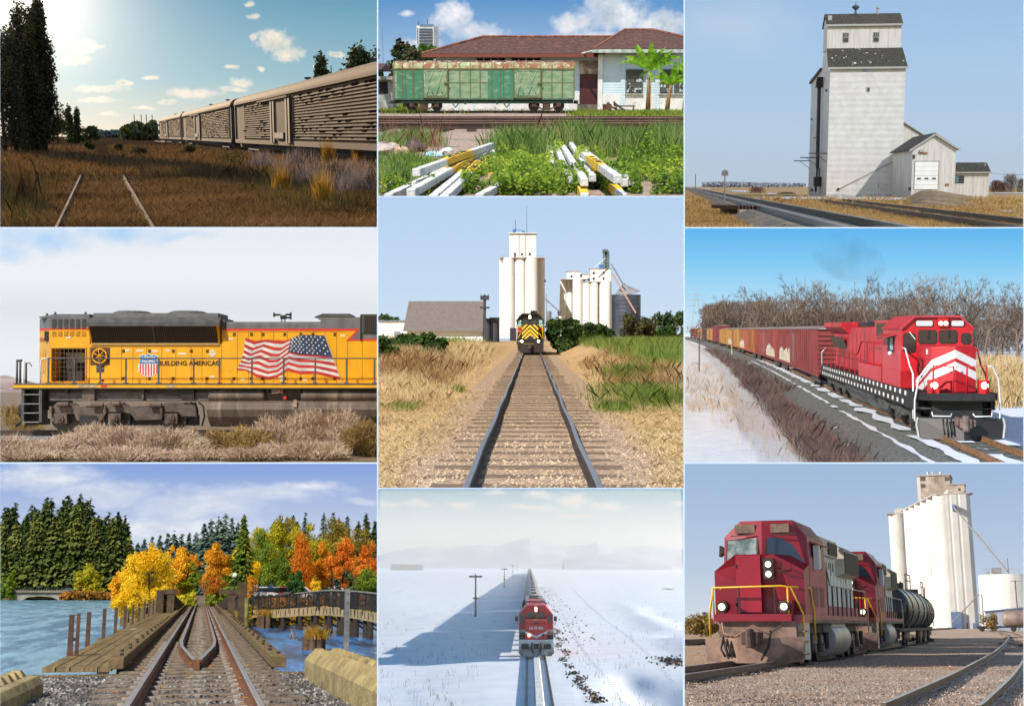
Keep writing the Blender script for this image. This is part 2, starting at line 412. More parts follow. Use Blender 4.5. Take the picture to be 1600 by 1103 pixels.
def bush(name,label,pos,blobs,n,leaf,lm,seed=1,group= None ,cat='bush',aspect=1.6,shell=.4):
 C,V=leafcloud(blobs,n,leaf,seed,shell,aspect=aspect)
 o=quads_obj(name,C,V,lm, None ,pos,base=tuple(pos)); return tag(o,label,cat,group)
RAILP=[(-.07,0),(.07,0),(.07,.02),(.02,.035),(.02,.12),(.036,.13),(.036,.17),(-.036,.17),(-.036,.13),(-.02,.12),(-.02,.035),(-.07,.02)]
def offset_line(pts,d):
 out=[]
 for i,p in enumerate(pts):
  a=Vector(pts[min(i+1,len(pts)-1)])-Vector(pts[max(i-1,0)]); a.z=0; a.normalize(); out.append(Vector(p)+Vector((a.y,-a.x,0))*d)
 return out
def resample(pts,step):
 pts=[Vector(p) for p in pts]; out=[]; acc=0; nxt=0
 for a,b in zip(pts,pts[1:]):
  L=(b-a).length; d=(b-a).normalized()
  while nxt<=acc+L:out.append((a+(b-a)*((nxt-acc)/L),d)); nxt+=step
  acc+=L
 return out
def curve_pts(ctrl,n=24):
 """smooth line through ground points"""
 c=[Vector(p) for p in ctrl]; c=[c[0]*2-c[1]]+c+[c[-1]*2-c[-2]]; out=[]
 for i in range(1,len(c)-2):
  for k in range(n):
   t=k/n; p0,p1,p2,p3=c[i-1:i+3]
   out.append(.5*((2*p1)+(-p0+p2)*t+(2*p0-5*p1+4*p2-p3)*t*t+(-p0+3*p1-3*p2+p3)*t**3))
 return out+[c[-2]]
def track(label,pts,z0,railm,woodm,step=.65,gauge=1.435,tl=2.5,tw=.24,near=70,rs=1.0,th=.16,seed=1,headm= None ,jit=.05):
 """a railway track: two rails, single sleepers (the nearest 'near' ones as parts, the rest together)"""
 t=thing('railway_track',label,'railway track')
 for s in (-1,1):
  ln=[p+Vector((0,0,z0)) for p in offset_line(pts,s*gauge/2)]
  r_=MB().sweep(ln,[(a*rs,b*rs) for a,b in RAILP]).build('rail',railm,t)
  if headm:MB().sweep(ln,[(-.037*rs,.17*rs),(-.03*rs,.178*rs),(.03*rs,.178*rs),(.037*rs,.17*rs)]).build('rail_head',headm,r_)
 rg=random.Random(seed); S_=resample(pts,step)
 S_=[(p,d) for p,d in S_ if cur.inside(np.array([list(p)]),-2.)[0]]
 S_.sort(key= lambda q:q[0].y)
 proto= None ; rest=MB()
 for i,(p,d) in enumerate(S_):
  rz=math.atan2(d.y,d.x)+rg.uniform(-jit,jit)-math.pi/2; off=rg.uniform(-.08,.08)
  if i<near:
   if proto is None :
    o=MB().box(-tl/2,-tw/2,-th,tl/2,tw/2,0).build('sleeper',woodm,t,bevel=.012); proto=o
   else :
    o=proto.copy(); cur.col.objects.link(o); cur.objs.append(o)
   o.matrix_basis=T((p.x+off,p.y,z0+rg.uniform(-.02,0)),rz)
  else :rest.box(-tl/2,-tw/2,-th,tl/2,tw/2,0,T((p.x+off,p.y,z0-.005),rz))
 if rest.v:rest.build('sleepers',woodm,t)['kind']='stuff'
 return t
def text_mesh(s,size,name,m,parent,mtx,bold=0.0,sx=1.0,depth=.004,sub= None ):
 cu=bpy.data.curves.new(name,'FONT'); cu.body=s; cu.size=size; cu.align_x='CENTER'; cu.align_y='CENTER'; cu.extrude=depth; cu.offset=bold; cu.resolution_u=3
 to=bpy.data.objects.new(name,cu); sc.collection.objects.link(to); bpy.context.view_layer.update()
 me=bpy.data.meshes.new_from_object(to.evaluated_get(bpy.context.evaluated_depsgraph_get())); bpy.data.objects.remove(to); bpy.data.curves.remove(cu)
 me.materials.clear(); me.materials.append(m); me.name=name
 for v in me.vertices:v.co.x*=sx
 o=bpy.data.objects.new(name,me); _place(o,parent,mtx); return o
FRONT=Matrix(((1,0,0,0),(0,0,-1,0),(0,1,0,0),(0,0,0,1)))  # letters stand upright and face -y
def handrail(name,pts,r,m,parent,n=5): return MB().tube(pts,r,n).build(name,m,parent,smooth='all')
def wheel(r,wd,m,parent,c,ax='x',name='wheel'):
 prof=[(r*.25,-wd*.5),(r*.8,-wd*.35),(r*.86,-wd*.5),(r,-wd*.5),(r,wd*.3),(r*1.07,wd*.35),(r*1.07,wd*.5),(r*.2,wd*.5)]
 q=Matrix.Rotation(R(90),4,'X' if ax=='y' else 'Y')
 return MB().lathe(prof,n=20,m=Matrix.Translation(c)@q).build(name,m,parent,smooth= True )
def finish():
 """keep every place inside its own bounds: what reaches past them is cut there"""
 bpy.context.view_layer.update()
 for c in CELLS:
  dead=[]
  for o in list(c.objs):
   if o.type!='MESH' or o in KEEP: continue
   me=o.data; n=len(me.vertices)
   if n==0:
    if not [k for k in c.objs if k.parent==o]:dead.append(o)
    continue
   co=np.empty(n*3,np.float32); me.vertices.foreach_get("co",co); co=co.reshape(-1,3)
   Mw=np.array(o.matrix_world); Wd=co@Mw[:3,:3].T+Mw[:3,3]; D=Wd@c.Pn.T
   if (D.max(0)<=0).any():dead.append(o); continue
   bad=[i for i in range(4) if D[:,i].min()<-1e-4]
   if not bad: continue
   if me.users>1:o.data=me=me.copy()
   bm=bmesh.new(); bm.from_mesh(me); inv=o.matrix_world.inverted()
   for i in bad:
    nw=c.planes[i].normalized(); co_l=inv@Vector((0,0,0)); no_l=(o.matrix_world.to_3x3().transposed()@nw).normalized()
    geo=bm.verts[:]+bm.edges[:]+bm.faces[:]
    r=bmesh.ops.bisect_plane(bm,geom=geo,dist=1e-5,plane_co=co_l,plane_no=no_l,clear_inner= True )
   bm.to_mesh(me); bm.free(); me.update()
   if len(me.polygons)==0:dead.append(o)
  deadset=set(dead)
  for o in reversed(c.objs):  # children come after parents
   kids=[k for k in c.objs if k.parent==o and k not in deadset]
   if o in deadset:
    if kids:
     if o.type=='MESH':deadset.discard(o)
   elif o.type=='EMPTY' and not kids:deadset.add(o)
  for o in deadset:bpy.data.objects.remove(o)
def mounting_board():
 """the pale wall far behind all nine places, seen only in the narrow gaps between them"""
 m=mat("board_paint",S(206,222,240),rough=.9); mb=MB(); mb.box(-1700,3300,-1200,1700,3310,1200)
 me=bpy.data.meshes.new("back_wall"); me.from_pydata(mb.v,[],mb.f); me.materials.append(m); o=bpy.data.objects.new("back_wall",me); CELLS[0].col.objects.link(o)
 o['label']='pale blue wall seen only as thin lines between the nine scenes'; o['category']='wall'
 # ================================================================== yellow locomotive in the desert (middle row, left)
Cell("desert_locomotive",0,357,589,722,607,2.2,800)
cur.sun(-150,48,3.4,3)
sky(1200,[(0,S(230,233,237)),(.2,S(238,240,243)),(.5,S(226,230,236)),(.7,S(240,242,246)),(1,S(232,236,243))],
[(60,372,130,34),(190,362,130,26),(10,395,60,22),(280,368,70,10)],(S(176,212,246),S(206,228,248)),nscale=1.3,amp=1.2,soft=1.1)
ground("desert_ground",mat("desert_soil",S(150,128,104),S(116,98,80),1.2,bump=.5,bscale=6),bump=.08,y1=1150)
_hm=mat("desert_hill",S(196,172,164),S(150,124,122),.03,bump=.5,bscale=.05)
def _hill(pts,y,dy,name='hill'):  # a long ridge: crest points (px,py)
 mb=MB(); n=len(pts); C=[cur.at(px,py,y) for px,py in pts]
 def fn(u,v):
  k=u*(n-1); i=min(n-2,int(k)); c=C[i].lerp(C[i+1],k-i); q=1-abs(v*2-1)
  r=mnoise.noise(Vector((c.x*.02+4,v*7,y)))*.3+mnoise.noise(Vector((c.x*.06,v*16,y)))*.14
  return (c.x,y+(v-.5)*2*dy+r*dy*.4,-2+(c.z+2)*max(0,q+r*q*(1-q)*2.2))
 mb.grid(fn,60,24); o=mb.build(name,_hm,smooth='all'); o['kind']='structure'; return o
_hill([(-30,588),(0,587),(8,586),(18,589),(32,592),(48,601),(75,607),(140,612)],900,120)
bal=mat("ballast_grey",S(150,146,142),S(92,86,84),9,.4,.6,bump=1,bscale=14,c3=S(196,192,188),s3=16,lo3=.55,hi3=.62)
MB().sweep([(-26,53.4,0),(-2,53.4,0)],[(-2.4,0),(-1.5,.27),(1.5,.27),(2.4,0)]).build("ballast",bal)['kind']='structure'
rust=mat("rail_rust",S(92,66,54),S(60,44,38),6,rough=.6)
wood=mat("sleeper_wood",S(104,88,76),S(64,54,48),5,st=(1,8,1),rough=.9,bump=.5)
track("rusty track under the yellow locomotive behind the sagebrush",[Vector((-26,53.4,0)),Vector((-2,53.4,0))],.28,rust,wood,near=40)
def yellow_loco():
 x= lambda px:(px-320)/38; z= lambda py:.45+(673-py)/38
 L=thing('locomotive','yellow and grey diesel locomotive with painted flag and shield emblem','locomotive',((320-800)/38,51.9,0))
 Y=mat("loco_yellow",S(244,178,16),S(232,164,16),1.5,st=(1,1,.4),rough=.42,c3=S(206,150,40),s3=2.2,lo3=.6,hi3=.8)
 Yt=mat("loco_tan",S(216,168,84),S(198,150,72),2,rough=.5)
 G=mat("loco_grey",S(118,118,122),S(98,98,102),2.5,st=(1,1,.3),rough=.5)
 Gd=mat("loco_dark_grey",S(88,88,90),S(70,70,72),3,rough=.6)
 Rd=mat("loco_red_stripe",S(214,54,48),rough=.5)
 Bk=mat("loco_black",S(40,36,34),S(28,26,24),4,rough=.6)
 Br=mat("loco_grime",S(104,88,78),S(74,62,55),2.5,rough=.75,c3=S(128,110,96),s3=1.4)
 Wt=mat("loco_white",S(225,225,222),rough=.5)
 hy=.7; by=2.6  # hood front and back
 # walkway and sill
 w_=MB().box(x(32),0,z(606),x(650),3.1,z(599.5)).build('walkway',Y,L)
 MB().box(x(32),-.012,z(607.5),x(650),3,z(605.4)).build('sill_edge',Bk,w_)
 MB().box(x(32),-.02,z(600.4),x(650),.3,z(598.6)).build('sill_top',Gd,w_)
 for (a,b,c) in ((130,160,Wt),(167,176,Rd),(268,281,Wt)):
  MB().box(x(a),-.014,z(604.4),x(b),-.004,z(601.2)).build('sill_plate',mat("faded_plate",S(206,190,150),S(160,140,110),8) if c is Wt else Rd,w_)
  # hoods
 pl=[(x(54),hy+.55),(x(77),hy),(x(140),hy),(x(140),by),(x(77),by),(x(54),by-.5)]
 b=MB(); wx0,wx1,wz0,wz1=x(81),x(134),z(595),z(543.7)
 b.box(x(77),hy,z(600),wx0,by,z(514.5)); b.box(wx1,hy,z(600),x(140),by,z(514.5)); b.box(wx0,hy,z(600),wx1,by,wz0); b.box(wx0,hy,wz1,wx1,by,z(514.5))
 rear=b.build('rear_hood',Y,L)
 MB().prism([(x(54),hy+.55),(x(77)-.002,hy+.005),(x(77)-.002,by),(x(54),by-.5)],'z',z(600),z(514.5)).build('hood_corner',Yt,L)
 MB().prism(pl,'z',z(515.5),z(512.2)).build('hood_stripe',Rd,L)
 gt=MB().prism([(q,hy if p==hy else p) for q,p in pl],'z',z(512.2),z(496)).build('hood_top',G,L)
 MB().prism([(x(60),z(496)),(x(138),z(496)),(x(138),z(490)),(x(84),z(490)),(x(58),z(494.5))],'y',hy+.1,by-.1).build('roof_slope',G,gt)
 lv=MB(); ly=MB()
 for i in range(6):
  for k in range(9):
   px=81+i*9.3; py=498+k*1.7
   lv.box(x(px),hy-.03,z(py+.9),x(px+6.6),hy,z(py))
  for k in range(5):
   px=81+i*9.3; py=516.5+k*1.7
   ly.box(x(px),hy-.03,z(py+.9),x(px+6.6),hy,z(py))
 lv.build('louvre_panel',Gd,gt); ly.build('louvre_panel',mat("loco_louvre_yellow",S(214,156,18)),rear)
 MB().box(x(69),hy+.02,z(532),x(76),hy+.3,z(517)).build('step_well',Bk,L)
 for px,py in ((66,489),(79,487),(127,487)):MB().cyl((x(px),1.2,z(py+3)),(x(px),1.2,z(py-1)),.05,n=6).build('lifting_lug',Gd,gt)
 # caged opening and what is inside it
 cg=MB().box(wx0,1.9,wz0,wx1,1.95,wz1).build('cage_back',Bk,L)
 MB().box(x(88),1.85,z(565),x(132),1.89,z(550)).build('cloth',mat("pale_cloth",S(226,232,232),S(180,190,190),5,st=(6,1,1)),cg)
 MB().box(x(89),1.82,z(582),x(100),1.88,z(565)).build('cloth',mat("pale_cloth",S(200,200,205)),cg)
 MB().box(x(92),1.4,z(595),x(120),1.8,z(577)).build('motor',mat("engine_dark",S(70,66,72)),cg)
 br=MB()
 for i in range(9):br.box(x(81+i*6.6)-.012,hy-.03,wz0,x(81+i*6.6)+.012,hy-.005,wz1)
 for k in range(8):br.box(wx0,hy-.04,z(543.7+k*7.3)-.01,wx1,hy-.015,z(543.7+k*7.3)+.01)
 br.build('cage_bar',mat("cage_steel",S(84,74,62)),cg)
 fr=MB()
 for a in ((79.5,596.5,135.5,594.5),(79.5,544.5,135.5,542.5),(79.5,595,81.2,544),(133.8,595,135.5,544)):fr.box(x(a[0]),hy-.035,z(a[1]),x(a[2]),hy,z(a[3]))
 fr.build('cage_frame',mat("loco_louvre_yellow",S(214,156,18)),cg)
 # handbrake
 hb=MB().box(x(141.5),hy-.01,z(570),x(172),hy+.1,z(542.5)).build('brake_recess',mat("recess",S(104,72,50),S(80,58,44),5),L)
 wh=MB(); c=Vector((x(157),hy-.1,z(556)))
 ring= lambda r:[c+Vector((r*math.cos(i*math.pi/12),0,r*math.sin(i*math.pi/12))) for i in range(25)]
 wh.tube(ring(.29),.035,6); wh.sphere(c,.07)
 for i in range(7):wh.bar(c,c+Vector((.28*math.cos(i*.9),0,.28*math.sin(i*.9))),.05,.03)
 wh.build('brake_wheel',Y,hb,smooth='all')
 MB().box(x(151),hy-.02,z(581),x(163),hy,z(570.5)).build('data_plate',mat("data_plate",S(50,48,46),S(130,128,124),30,.5,.6,st=(.3,1,3)),L)
 MB().cyl((x(161),hy-.02,z(594)),(x(161),hy+.02,z(594)),.055).build('drain_hole',Bk,L)
 # radiator section
 ym=MB().box(x(140),hy,z(600),x(346),by,z(537)).build('engine_hood',Y,L)
 MB().prism([(hy,z(537)),(hy-.42,z(510)),(by+.42,z(510)),(by,z(537))],'x',x(142),x(344)).build('radiator_flare',Y,L)
 gr=MB().prism([(hy-.03,z(535.5)),(hy-.45,z(510)),(hy-.4,z(510)),(hy+.02,z(535.5))],'x',x(144.5),x(341.5)).build('radiator_grille',Bk,L)
 sl=MB()
 for i in range(66):
  px=145.5+i*2.98
  sl.prism([(hy-.05,z(535)),(hy-.47,z(510.3)),(hy-.44,z(510.3)),(hy-.02,z(535))],'x',x(px),x(px+1.1))
 sl.prism([(hy-.06,z(535.5)),(hy-.48,z(510)),(hy-.44,z(510)),(hy,z(535.5))],'x',x(241),x(244.5))
 sl.build('grille_slat',mat("slat",S(66,56,50)),gr)
 MB().box(x(143),hy-.06,z(538.2),x(343),hy+.02,z(536)).build('grille_ledge',mat("ledge",S(190,160,110)),ym)
 rt=MB().prism([(hy-.47,z(510)),(hy-.47,z(504)),(hy-.25,z(496)),(by+.25,z(496)),(by+.47,z(504)),(by+.47,z(510))],'x',x(140),x(347)).build('radiator_top',Gd,L)
 MB().prism([(hy+.0,z(496)),(hy+.06,z(488.5)),(by,z(488.5)),(by,z(496))],'x',x(145),x(340)).build('fan_deck',Gd,rt)
 for (a,b_) in ((166,226),(254,315)):
  xm=(x(a)+x(b_))/2; rr=(x(b_)-x(a))/2
  MB().lathe([(rr,0),(rr,.06),(rr*.78,.12),(rr*.3,.12),(.02,.13)],(xm,1.65,z(488.5)),20).build('cooling_fan',G,rt)
 MB().box(x(346),hy-.1,z(514),x(351),by,z(499.5)).build('bulkhead',G,L)
 # long hood to the right
 lh=MB().box(x(346),hy,z(600),x(650),by,z(515)).build('long_hood',Y,L)
 MB().box(x(351),hy-.005,z(516.5),x(560),by,z(513)).build('hood_stripe',Rd,L)
 MB().prism([(hy+.02,z(513)),(hy+.02,z(506)),(hy+.16,z(502)),(by-.1,z(502)),(by,z(513))],'x',x(351),x(503)).build('hood_top',G,L)
 MB().prism([(x(503),z(513)),(x(503),z(503)),(x(494),z(495)),(x(563),z(495)),(x(563),z(513))],'y',hy+.015,by).build('dynamic_brake_box',G,L)
 MB().prism([(x(490),z(495)),(x(504),z(489.5)),(x(546),z(489.5)),(x(549),z(495))],'y',hy,by).build('vent_cap',Gd,L)
 gp=MB().prism([(x(560),z(513.2)),(x(543),z(529.5)),(x(650),z(529.5)),(x(650),z(500)),(x(560),z(500))],'y',hy-.004,by-.02).build('grey_panel',G,L)
 MB().prism([(x(561),z(513)),(x(541),z(532)),(x(545.5),z(532)),(x(559),z(518.5))],'y',hy-.008,hy+.02).build('hood_stripe',Rd,L)
 MB().box(x(545),hy-.009,z(532),x(650),hy+.02,z(529)).build('hood_stripe',Rd,L)
 MB().box(x(563),hy-.06,z(531),x(565.5),by,z(491)).build('panel_edge',Bk,L)
 MB().box(x(565),hy-.05,z(520),x(650),by,z(490.5)).build('intake_box',Gd,L)
 ig=MB().box(x(569),hy-.07,z(519),x(650),hy-.04,z(493)).build('intake_grille',Bk,L); sl=MB()
 for i in range(20):sl.box(x(569.5+i*3),hy-.085,z(519),x(570.6+i*3),hy-.06,z(493))
 sl.build('grille_slat',mat("slat",S(66,56,50)),ig)
 # door joints, latches and small plates
 gv=MB()
 for px,a,b_ in [(190,542,599),(208,542,599),(229.5,542,599),(253,542,599),(275,542,599),(299,542,599),(316,542,599),(346.3,500,600),(371,517,598),(388.5,517,598),(408,517,598),(427.5,517,598),(449,517,598),(470,517,598),(490,517,598),(508,517,598),(526,517,598),(543,532,598),(566,517,600),(140.2,542,600)]:
  gv.box(x(px)-.009,hy-.006,z(b_),x(px)+.009,hy+.01,z(a))
 gv.box(x(142),hy-.006,z(541.6),x(346),hy+.01,z(541)); gv.box(x(352),hy-.006,z(518.4),x(541),hy+.01,z(517.8)); gv.box(x(142),hy-.006,z(598.8),x(600),hy+.01,z(598))
 for px in (193,234,271,299,324,366,393,411,445,470,489,523):
  for py in ((548,591) if px<345 else (522,591)):MB().box(x(px)-.055,hy-.02,z(py+2.4),x(px)+.055,hy,z(py-2.4)).build('latch',mat("latch",S(110,70,20),S(60,40,20),8),lh)
 for px,py,a in ((199,547,7),(219,547.5,11),(241,548,11),(262,547,6),(285,552,12),(332,548,8),(332,552,11),(332,555,6),(332,588,7),(361,529,7),(536,524,7),(380,592,7),(440,588,9),(441,593,7),(477,593,7),(107,527,7)):
  MB().box(x(px-a/2),hy-.012,z(py+1.2),x(px+a/2),hy,z(py-1.2)).build('notice_plate',Wt,lh)
 gv.build('door_joint',mat("joint",S(150,100,20)),lh);
 hd=MB()
 for px in (66.5,):hd.tube([(x(px),hy+.18,z(582)),(x(px),hy+.1,z(580)),(x(px),hy+.1,z(548)),(x(px),hy+.18,z(546))],.02,5)
 hd.build('grab_iron',Y,L)
 # shield
 sh= lambda k:[(x(232.5+(a-232.5)*k),z(570+(b_-570)*k)) for a,b_ in ((218,556.5),(224,553.5),(229,555),(232.5,552),(236,555),(241,553.5),(247,556.5),(245,561),(248.5,572),(247.5,580),(242,585),(232.5,588),(223,585),(217.5,580),(216.5,572),(220,561))]
 s0=MB().prism(sh(1.04),'y',hy-.012,hy).build('shield_emblem',Wt,L)
 blue=mat("emblem_blue",S(30,120,190),rough=.45)
 MB().prism([(x(a),z(b_)) for a,b_ in ((218.6,557),(224,554),(229,555.5),(232.5,552.6),(236,555.5),(241,554),(246.4,557),(244.6,561),(247.2,567.6),(217.8,567.6),(220.4,561))],'y',hy-.018,hy-.002).build('emblem_field',blue,s0)
 for i in range(7):
  px=218.6+i*4.3; q=abs(px+1-232.5)/16; py=587-7.5*q**2.2
  MB().box(x(px),hy-.018,z(py),x(px+2.1),hy-.002,z(568.3)).build('emblem_stripe',Rd,s0)
 text_mesh("UNION",.145,'lettering',Wt,s0,T((x(232.5),hy-.022,z(558.6)))@FRONT,bold=.006,sx=1.15)
 text_mesh("PACIFIC",.135,'lettering',Wt,s0,T((x(232.5),hy-.022,z(564.4)))@FRONT,bold=.006,sx=1.15)
 text_mesh("BUILDING AMERICA\u00ae",.265,'lettering',mat("letter_black",S(52,46,30)),L,T((x(296),hy-.012,z(567.4)))@FRONT,bold=.006,sx=1.0)
 text_mesh("8566",.2,'road_number',mat("number_red",S(176,96,92)),L,T((x(61),hy+.34,z(529.5)),rz=-math.atan2(.55,23/38))@FRONT,bold=.004)
 # painted flag
 zx= lambda a:x(290+.2195*a); zz= lambda b_:z(480+.2195*b_)
 top=[(425,215),(495,238),(570,228),(640,233),(700,236),(760,218),(815,194),(900,196),(988,200)]
 bot=[(362,446),(430,448),(505,494),(590,512),(655,496),(725,450),(815,474),(930,470),(1108,515)]
 mid=[(405,345),(455,372),(530,352),(600,378),(660,380),(742,318),(815,330),(915,345),(1048,358)]
 def fp(u,v):
  k=u*8; i=min(7,int(k)); f=k-i; f2=f*f*(3-2*f)*.5+f*.5
  A,M_,B=(Vector(q[i]).lerp(Vector(q[i+1]),f2) for q in (top,mid,bot))
  p=A*(2*(v-.5)*(v-1))+M_*(4*v*(1-v))+B*(2*v*(v-.5))
  p.y+=9*math.sin(u*17+v*3)*v*(1-v)*2
  return p
 red=mat("flag_red",S(206,58,54),S(170,40,44),2.2,st=(1,1,.5)); wht=mat("flag_white",S(232,226,220),S(190,190,192),2.0); blu=mat("flag_blue",S(48,66,104),S(36,44,62),2.2)
 def fl(name,u0,u1,v0,v1,m,par,d,nu=32,nv=2):
  return MB().grid( lambda a,c:( lambda p:(zx(p.x),hy-d,zz(p.y)))(fp(u0+(u1-u0)*a,v0+(v1-v0)*c)),nu,nv).build(name,m,par)
 f0=fl('flag_painting',0,1,0,1,wht,L,.01,40,20)
 for i in range(0,13,2):fl('red_stripe',0,1,i/13,(i+1)/13,red,f0,.013)
 fl('star_field',.6,1,0,7/13*.92,blu,f0,.016)
 for r_ in range(7):
  for c_ in range(8):
   p=fp(.63+c_*.046+(r_%2)*.02,.04+r_*.066)
   c=Vector((zx(p.x),0,zz(p.y))); pts=[(c.x+(.045 if k%2==0 else .02)*math.sin(k*math.pi/5),c.z+(.045 if k%2==0 else .02)*math.cos(k*math.pi/5)) for k in range(10)]
   MB().prism(pts,'y',hy-.02,hy-.017).build('star',Wt,f0)
 MB().bar((zx(988),hy-.03,zz(192)),(zx(1118),hy-.03,zz(540)),.05,.02).build('flag_pole',mat("pole_paint",S(196,188,170)),f0)
 # railings
 post= None
 for px in (85,125,165,204.6,255,309,349,399,448,496.6,545,588,640):
  p=MB().bar((x(px),.05,z(600)),(x(px),.05,z(560)),.06,.06); p.box(x(px)-.09,.0,z(601),x(px)+.09,.1,z(597)); p.build('handrail_post',Gd,L)
 handrail('handrail',[(x(72),.05,z(638)),(x(73),.05,z(566)),(x(75),.05,z(560.6)),(x(84),.05,z(560))],.032,Wt,L)
 handrail('handrail',[(x(84),.05,z(560)),(x(650),.05,z(560))],.026,Gd,L)
 for px,a,b_,m in ((33,600,565,Gd),(38,600,562,Gd),(42.5,634,563,Wt),(47,600,567,Gd)):
  handrail('handrail',[(x(px),.3,z(a)),(x(px),.3,z(b_))],.045,m,L)
 handrail('handrail',[(x(32),.3,z(563.5)),(x(41),.3,z(563))],.05,Gd,L); handrail('handrail',[(x(46),.3,z(567)),(x(51),.4,z(567)),(x(53),.5,z(572))],.02,Gd,L)
 # steps, coupler and hoses
 for px in (46,73.5):MB().box(x(px)-.05,.02,z(658),x(px)+.06,.7,z(601)).build('step_side',Gd,L)
 for py in (615,629.5,643.5,657.5):MB().box(x(47),0,z(py+1.2),x(72),.5,z(py)).build('step',mat("step_tread",S(150,148,142)),L)
 MB().box(x(47),.55,z(658),x(74),.6,z(604)).build('step_back',Bk,L); MB().box(x(48),-.01,z(606),x(71),.02,z(602)).build('step_trim',Y,L)
 cp=MB(); cp.box(x(22),1.2,z(649),x(40),1.8,z(635)); cp.box(x(38),1.35,z(645),x(60),1.65,z(636)); cp.cyl((x(25),1.4,z(651)),(x(25),1.4,z(632)),.13); cp.build('coupler',Bk,L,bevel=.03)
 handrail('brake_hose',[(x(40),1,z(642)),(x(36),1,z(646)),(x(32),1,z(654)),(x(28),1,z(661)),(x(22),1,z(665))],.05,Bk,L)
 handrail('brake_hose',[(x(40),.8,z(632)),(x(40),.8,z(666))],.05,Bk,L)
 handrail('brake_hose',[(x(31),1,z(609)),(x(36),1,z(612)),(x(35),1,z(617)),(x(40),1,z(622))],.03,Wt,L)
 MB().box(x(44),.4,z(664),x(54),2.6,z(655)).build('snow_plough',Bk,L); MB().box(x(54),.5,z(640),x(90),2.6,z(606)).build('end_frame',Bk,L)
 # under-frame and bogie
 u=MB().box(x(80),.45,z(626),x(650),2.7,z(606)).build('underframe',Br,L)
 MB().box(x(84),.3,z(625),x(330),.45,z(613)).build('frame_beam',mat("beam_grey",S(118,112,108),S(92,84,78),3),u)
 for a,b_,c_,d in ((136,155,626,607),(110,113,614,606),(228,231,624,606),(288,309,622,608)):MB().box(x(a),.15,z(c_),x(b_),.5,z(d)).build('bracket',Br if a!=288 else Bk,u)
 handrail('air_pipe',[(x(150),.25,z(610)),(x(200),.25,z(612)),(x(300),.25,z(617))],.03,Br,u)
 bo=MB().prism([(x(a),z(b_)) for a,b_ in ((86,658),(86,640),(92,630),(120,629),(128,634),(165,633),(175,628),(196,628),(206,634),(255,632),(262,628),(308,628),(312,640),(312,650),(288,650),(283,643),(262,643),(256,655),(216,656),(210,646),(198,643),(172,643),(164,656),(126,657),(122,646),(92,646),(90,658))],'y',.35,.6).build('bogie_frame',Br,L,bevel=.02)
 for px in (102,185.5,273):
  wl=MB(); wl.lathe([(.02,-.07),(.42,-.07),(.44,-.1),(.53,-.1),(.53,.07)],n=28,m=T((x(px),.72,z(653)))@Matrix.Rotation(R(90),4,'X')); wo=wl.build('wheel',mat("wheel_steel",S(84,74,66),S(56,48,44),4,rough=.55),L,smooth= True )
  ab=MB(); ab.box(x(px)-.26,.2,z(661),x(px)+.26,.5,z(645)); ab.cyl((x(px),.1,z(653)),(x(px),.3,z(653)),.17,n=12); ab.cyl((x(px),.06,z(653)),(x(px),.12,z(653)),.09,n=8); ab.build('axle_box',Br,wo,bevel=.02)
  MB().cyl((x(px)-.4,.25,z(645)),(x(px)-.4,.25,z(634)),.07).build('shock_absorber',Br,bo)
 for a,b_,py in ((97,115,631),(150,168,632),(183,194,630),(240,258,632)):MB().cyl((x(a),.2,z(py)),(x(b_),.2,z(py)),.1).build('brake_cylinder',Br,bo)
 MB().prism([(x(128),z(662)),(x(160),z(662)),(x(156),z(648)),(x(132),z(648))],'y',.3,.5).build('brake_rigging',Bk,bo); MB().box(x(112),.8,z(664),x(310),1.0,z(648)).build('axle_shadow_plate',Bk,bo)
 for px in (310,322):handrail('sand_hose',[(x(px-8),.4,z(628)),(x(px),.3,z(634)),(x(px+2),.3,z(650)),(x(px-2),.3,z(664))],.04,Bk,L)
 # tanks
 tk=mat("tank_grime",S(118,100,88),S(90,76,66),1.6,st=(1.5,1,.3),rough=.6,c3=S(146,128,112),s3=1.1,st3=(2,1,.2))
 ft=MB().prism([(.25,z(627)),(.05,z(629)),(.0,z(639)),(.12,z(650)),(.7,z(666)),(2.3,z(666)),(2.9,z(650)),(3,z(630))],'x',x(329.5),x(650)).build('fuel_tank',tk,L,bevel=.03)
 MB().box(x(464),-.06,z(635),x(469),.05,z(624)).build('fuel_gauge',mat("gauge_red",S(150,60,50),S(190,180,170),12),ft)
 for a,b_ in ((330,418),(473,650)):
  MB().cyl((x(a+3),.35,z(617)),(x(b_-3),.35,z(617)),.24,n=16).build('air_reservoir',tk,L,smooth= True )
  MB().lathe([(.24,0),(.2,.06),(.02,.09)],n=14,m=T((x(b_-3),.35,z(617)))@Matrix.Rotation(R(90),4,'Y')).build('reservoir_end',tk,L,smooth= True )
  MB().lathe([(.24,0),(.2,.06),(.02,.09)],n=14,m=T((x(a+3),.35,z(617)))@Matrix.Rotation(R(-90),4,'Y')).build('reservoir_end',tk,L,smooth= True )
 cb=MB().box(x(429),.1,z(614),x(446),.4,z(606)).build('control_box',mat("box_grey",S(140,124,116)),L)
 MB().cyl((x(441),.06,z(610.5)),(x(441),.12,z(610.5)),.06).build('button',Rd,cb); MB().box(x(437),.06,z(605.5),x(445),.12,z(602.5)).build('button_plate',Rd,cb); MB().cyl((x(449.5),.1,z(621)),(x(449.5),.25,z(621)),.07).build('valve',Rd,L)
 for px in (421,470):MB().box(x(px),.1,z(613),x(px+4),.4,z(605)).build('bracket',Bk,L)
 # horn
 h=MB(); h.box(x(433),1.6,z(502),x(434.5),1.65,z(495)); h.box(x(438),1.6,z(502),x(439.5),1.65,z(495)); h.cyl((x(432),1.6,z(493)),(x(441),1.6,z(493)),.09);
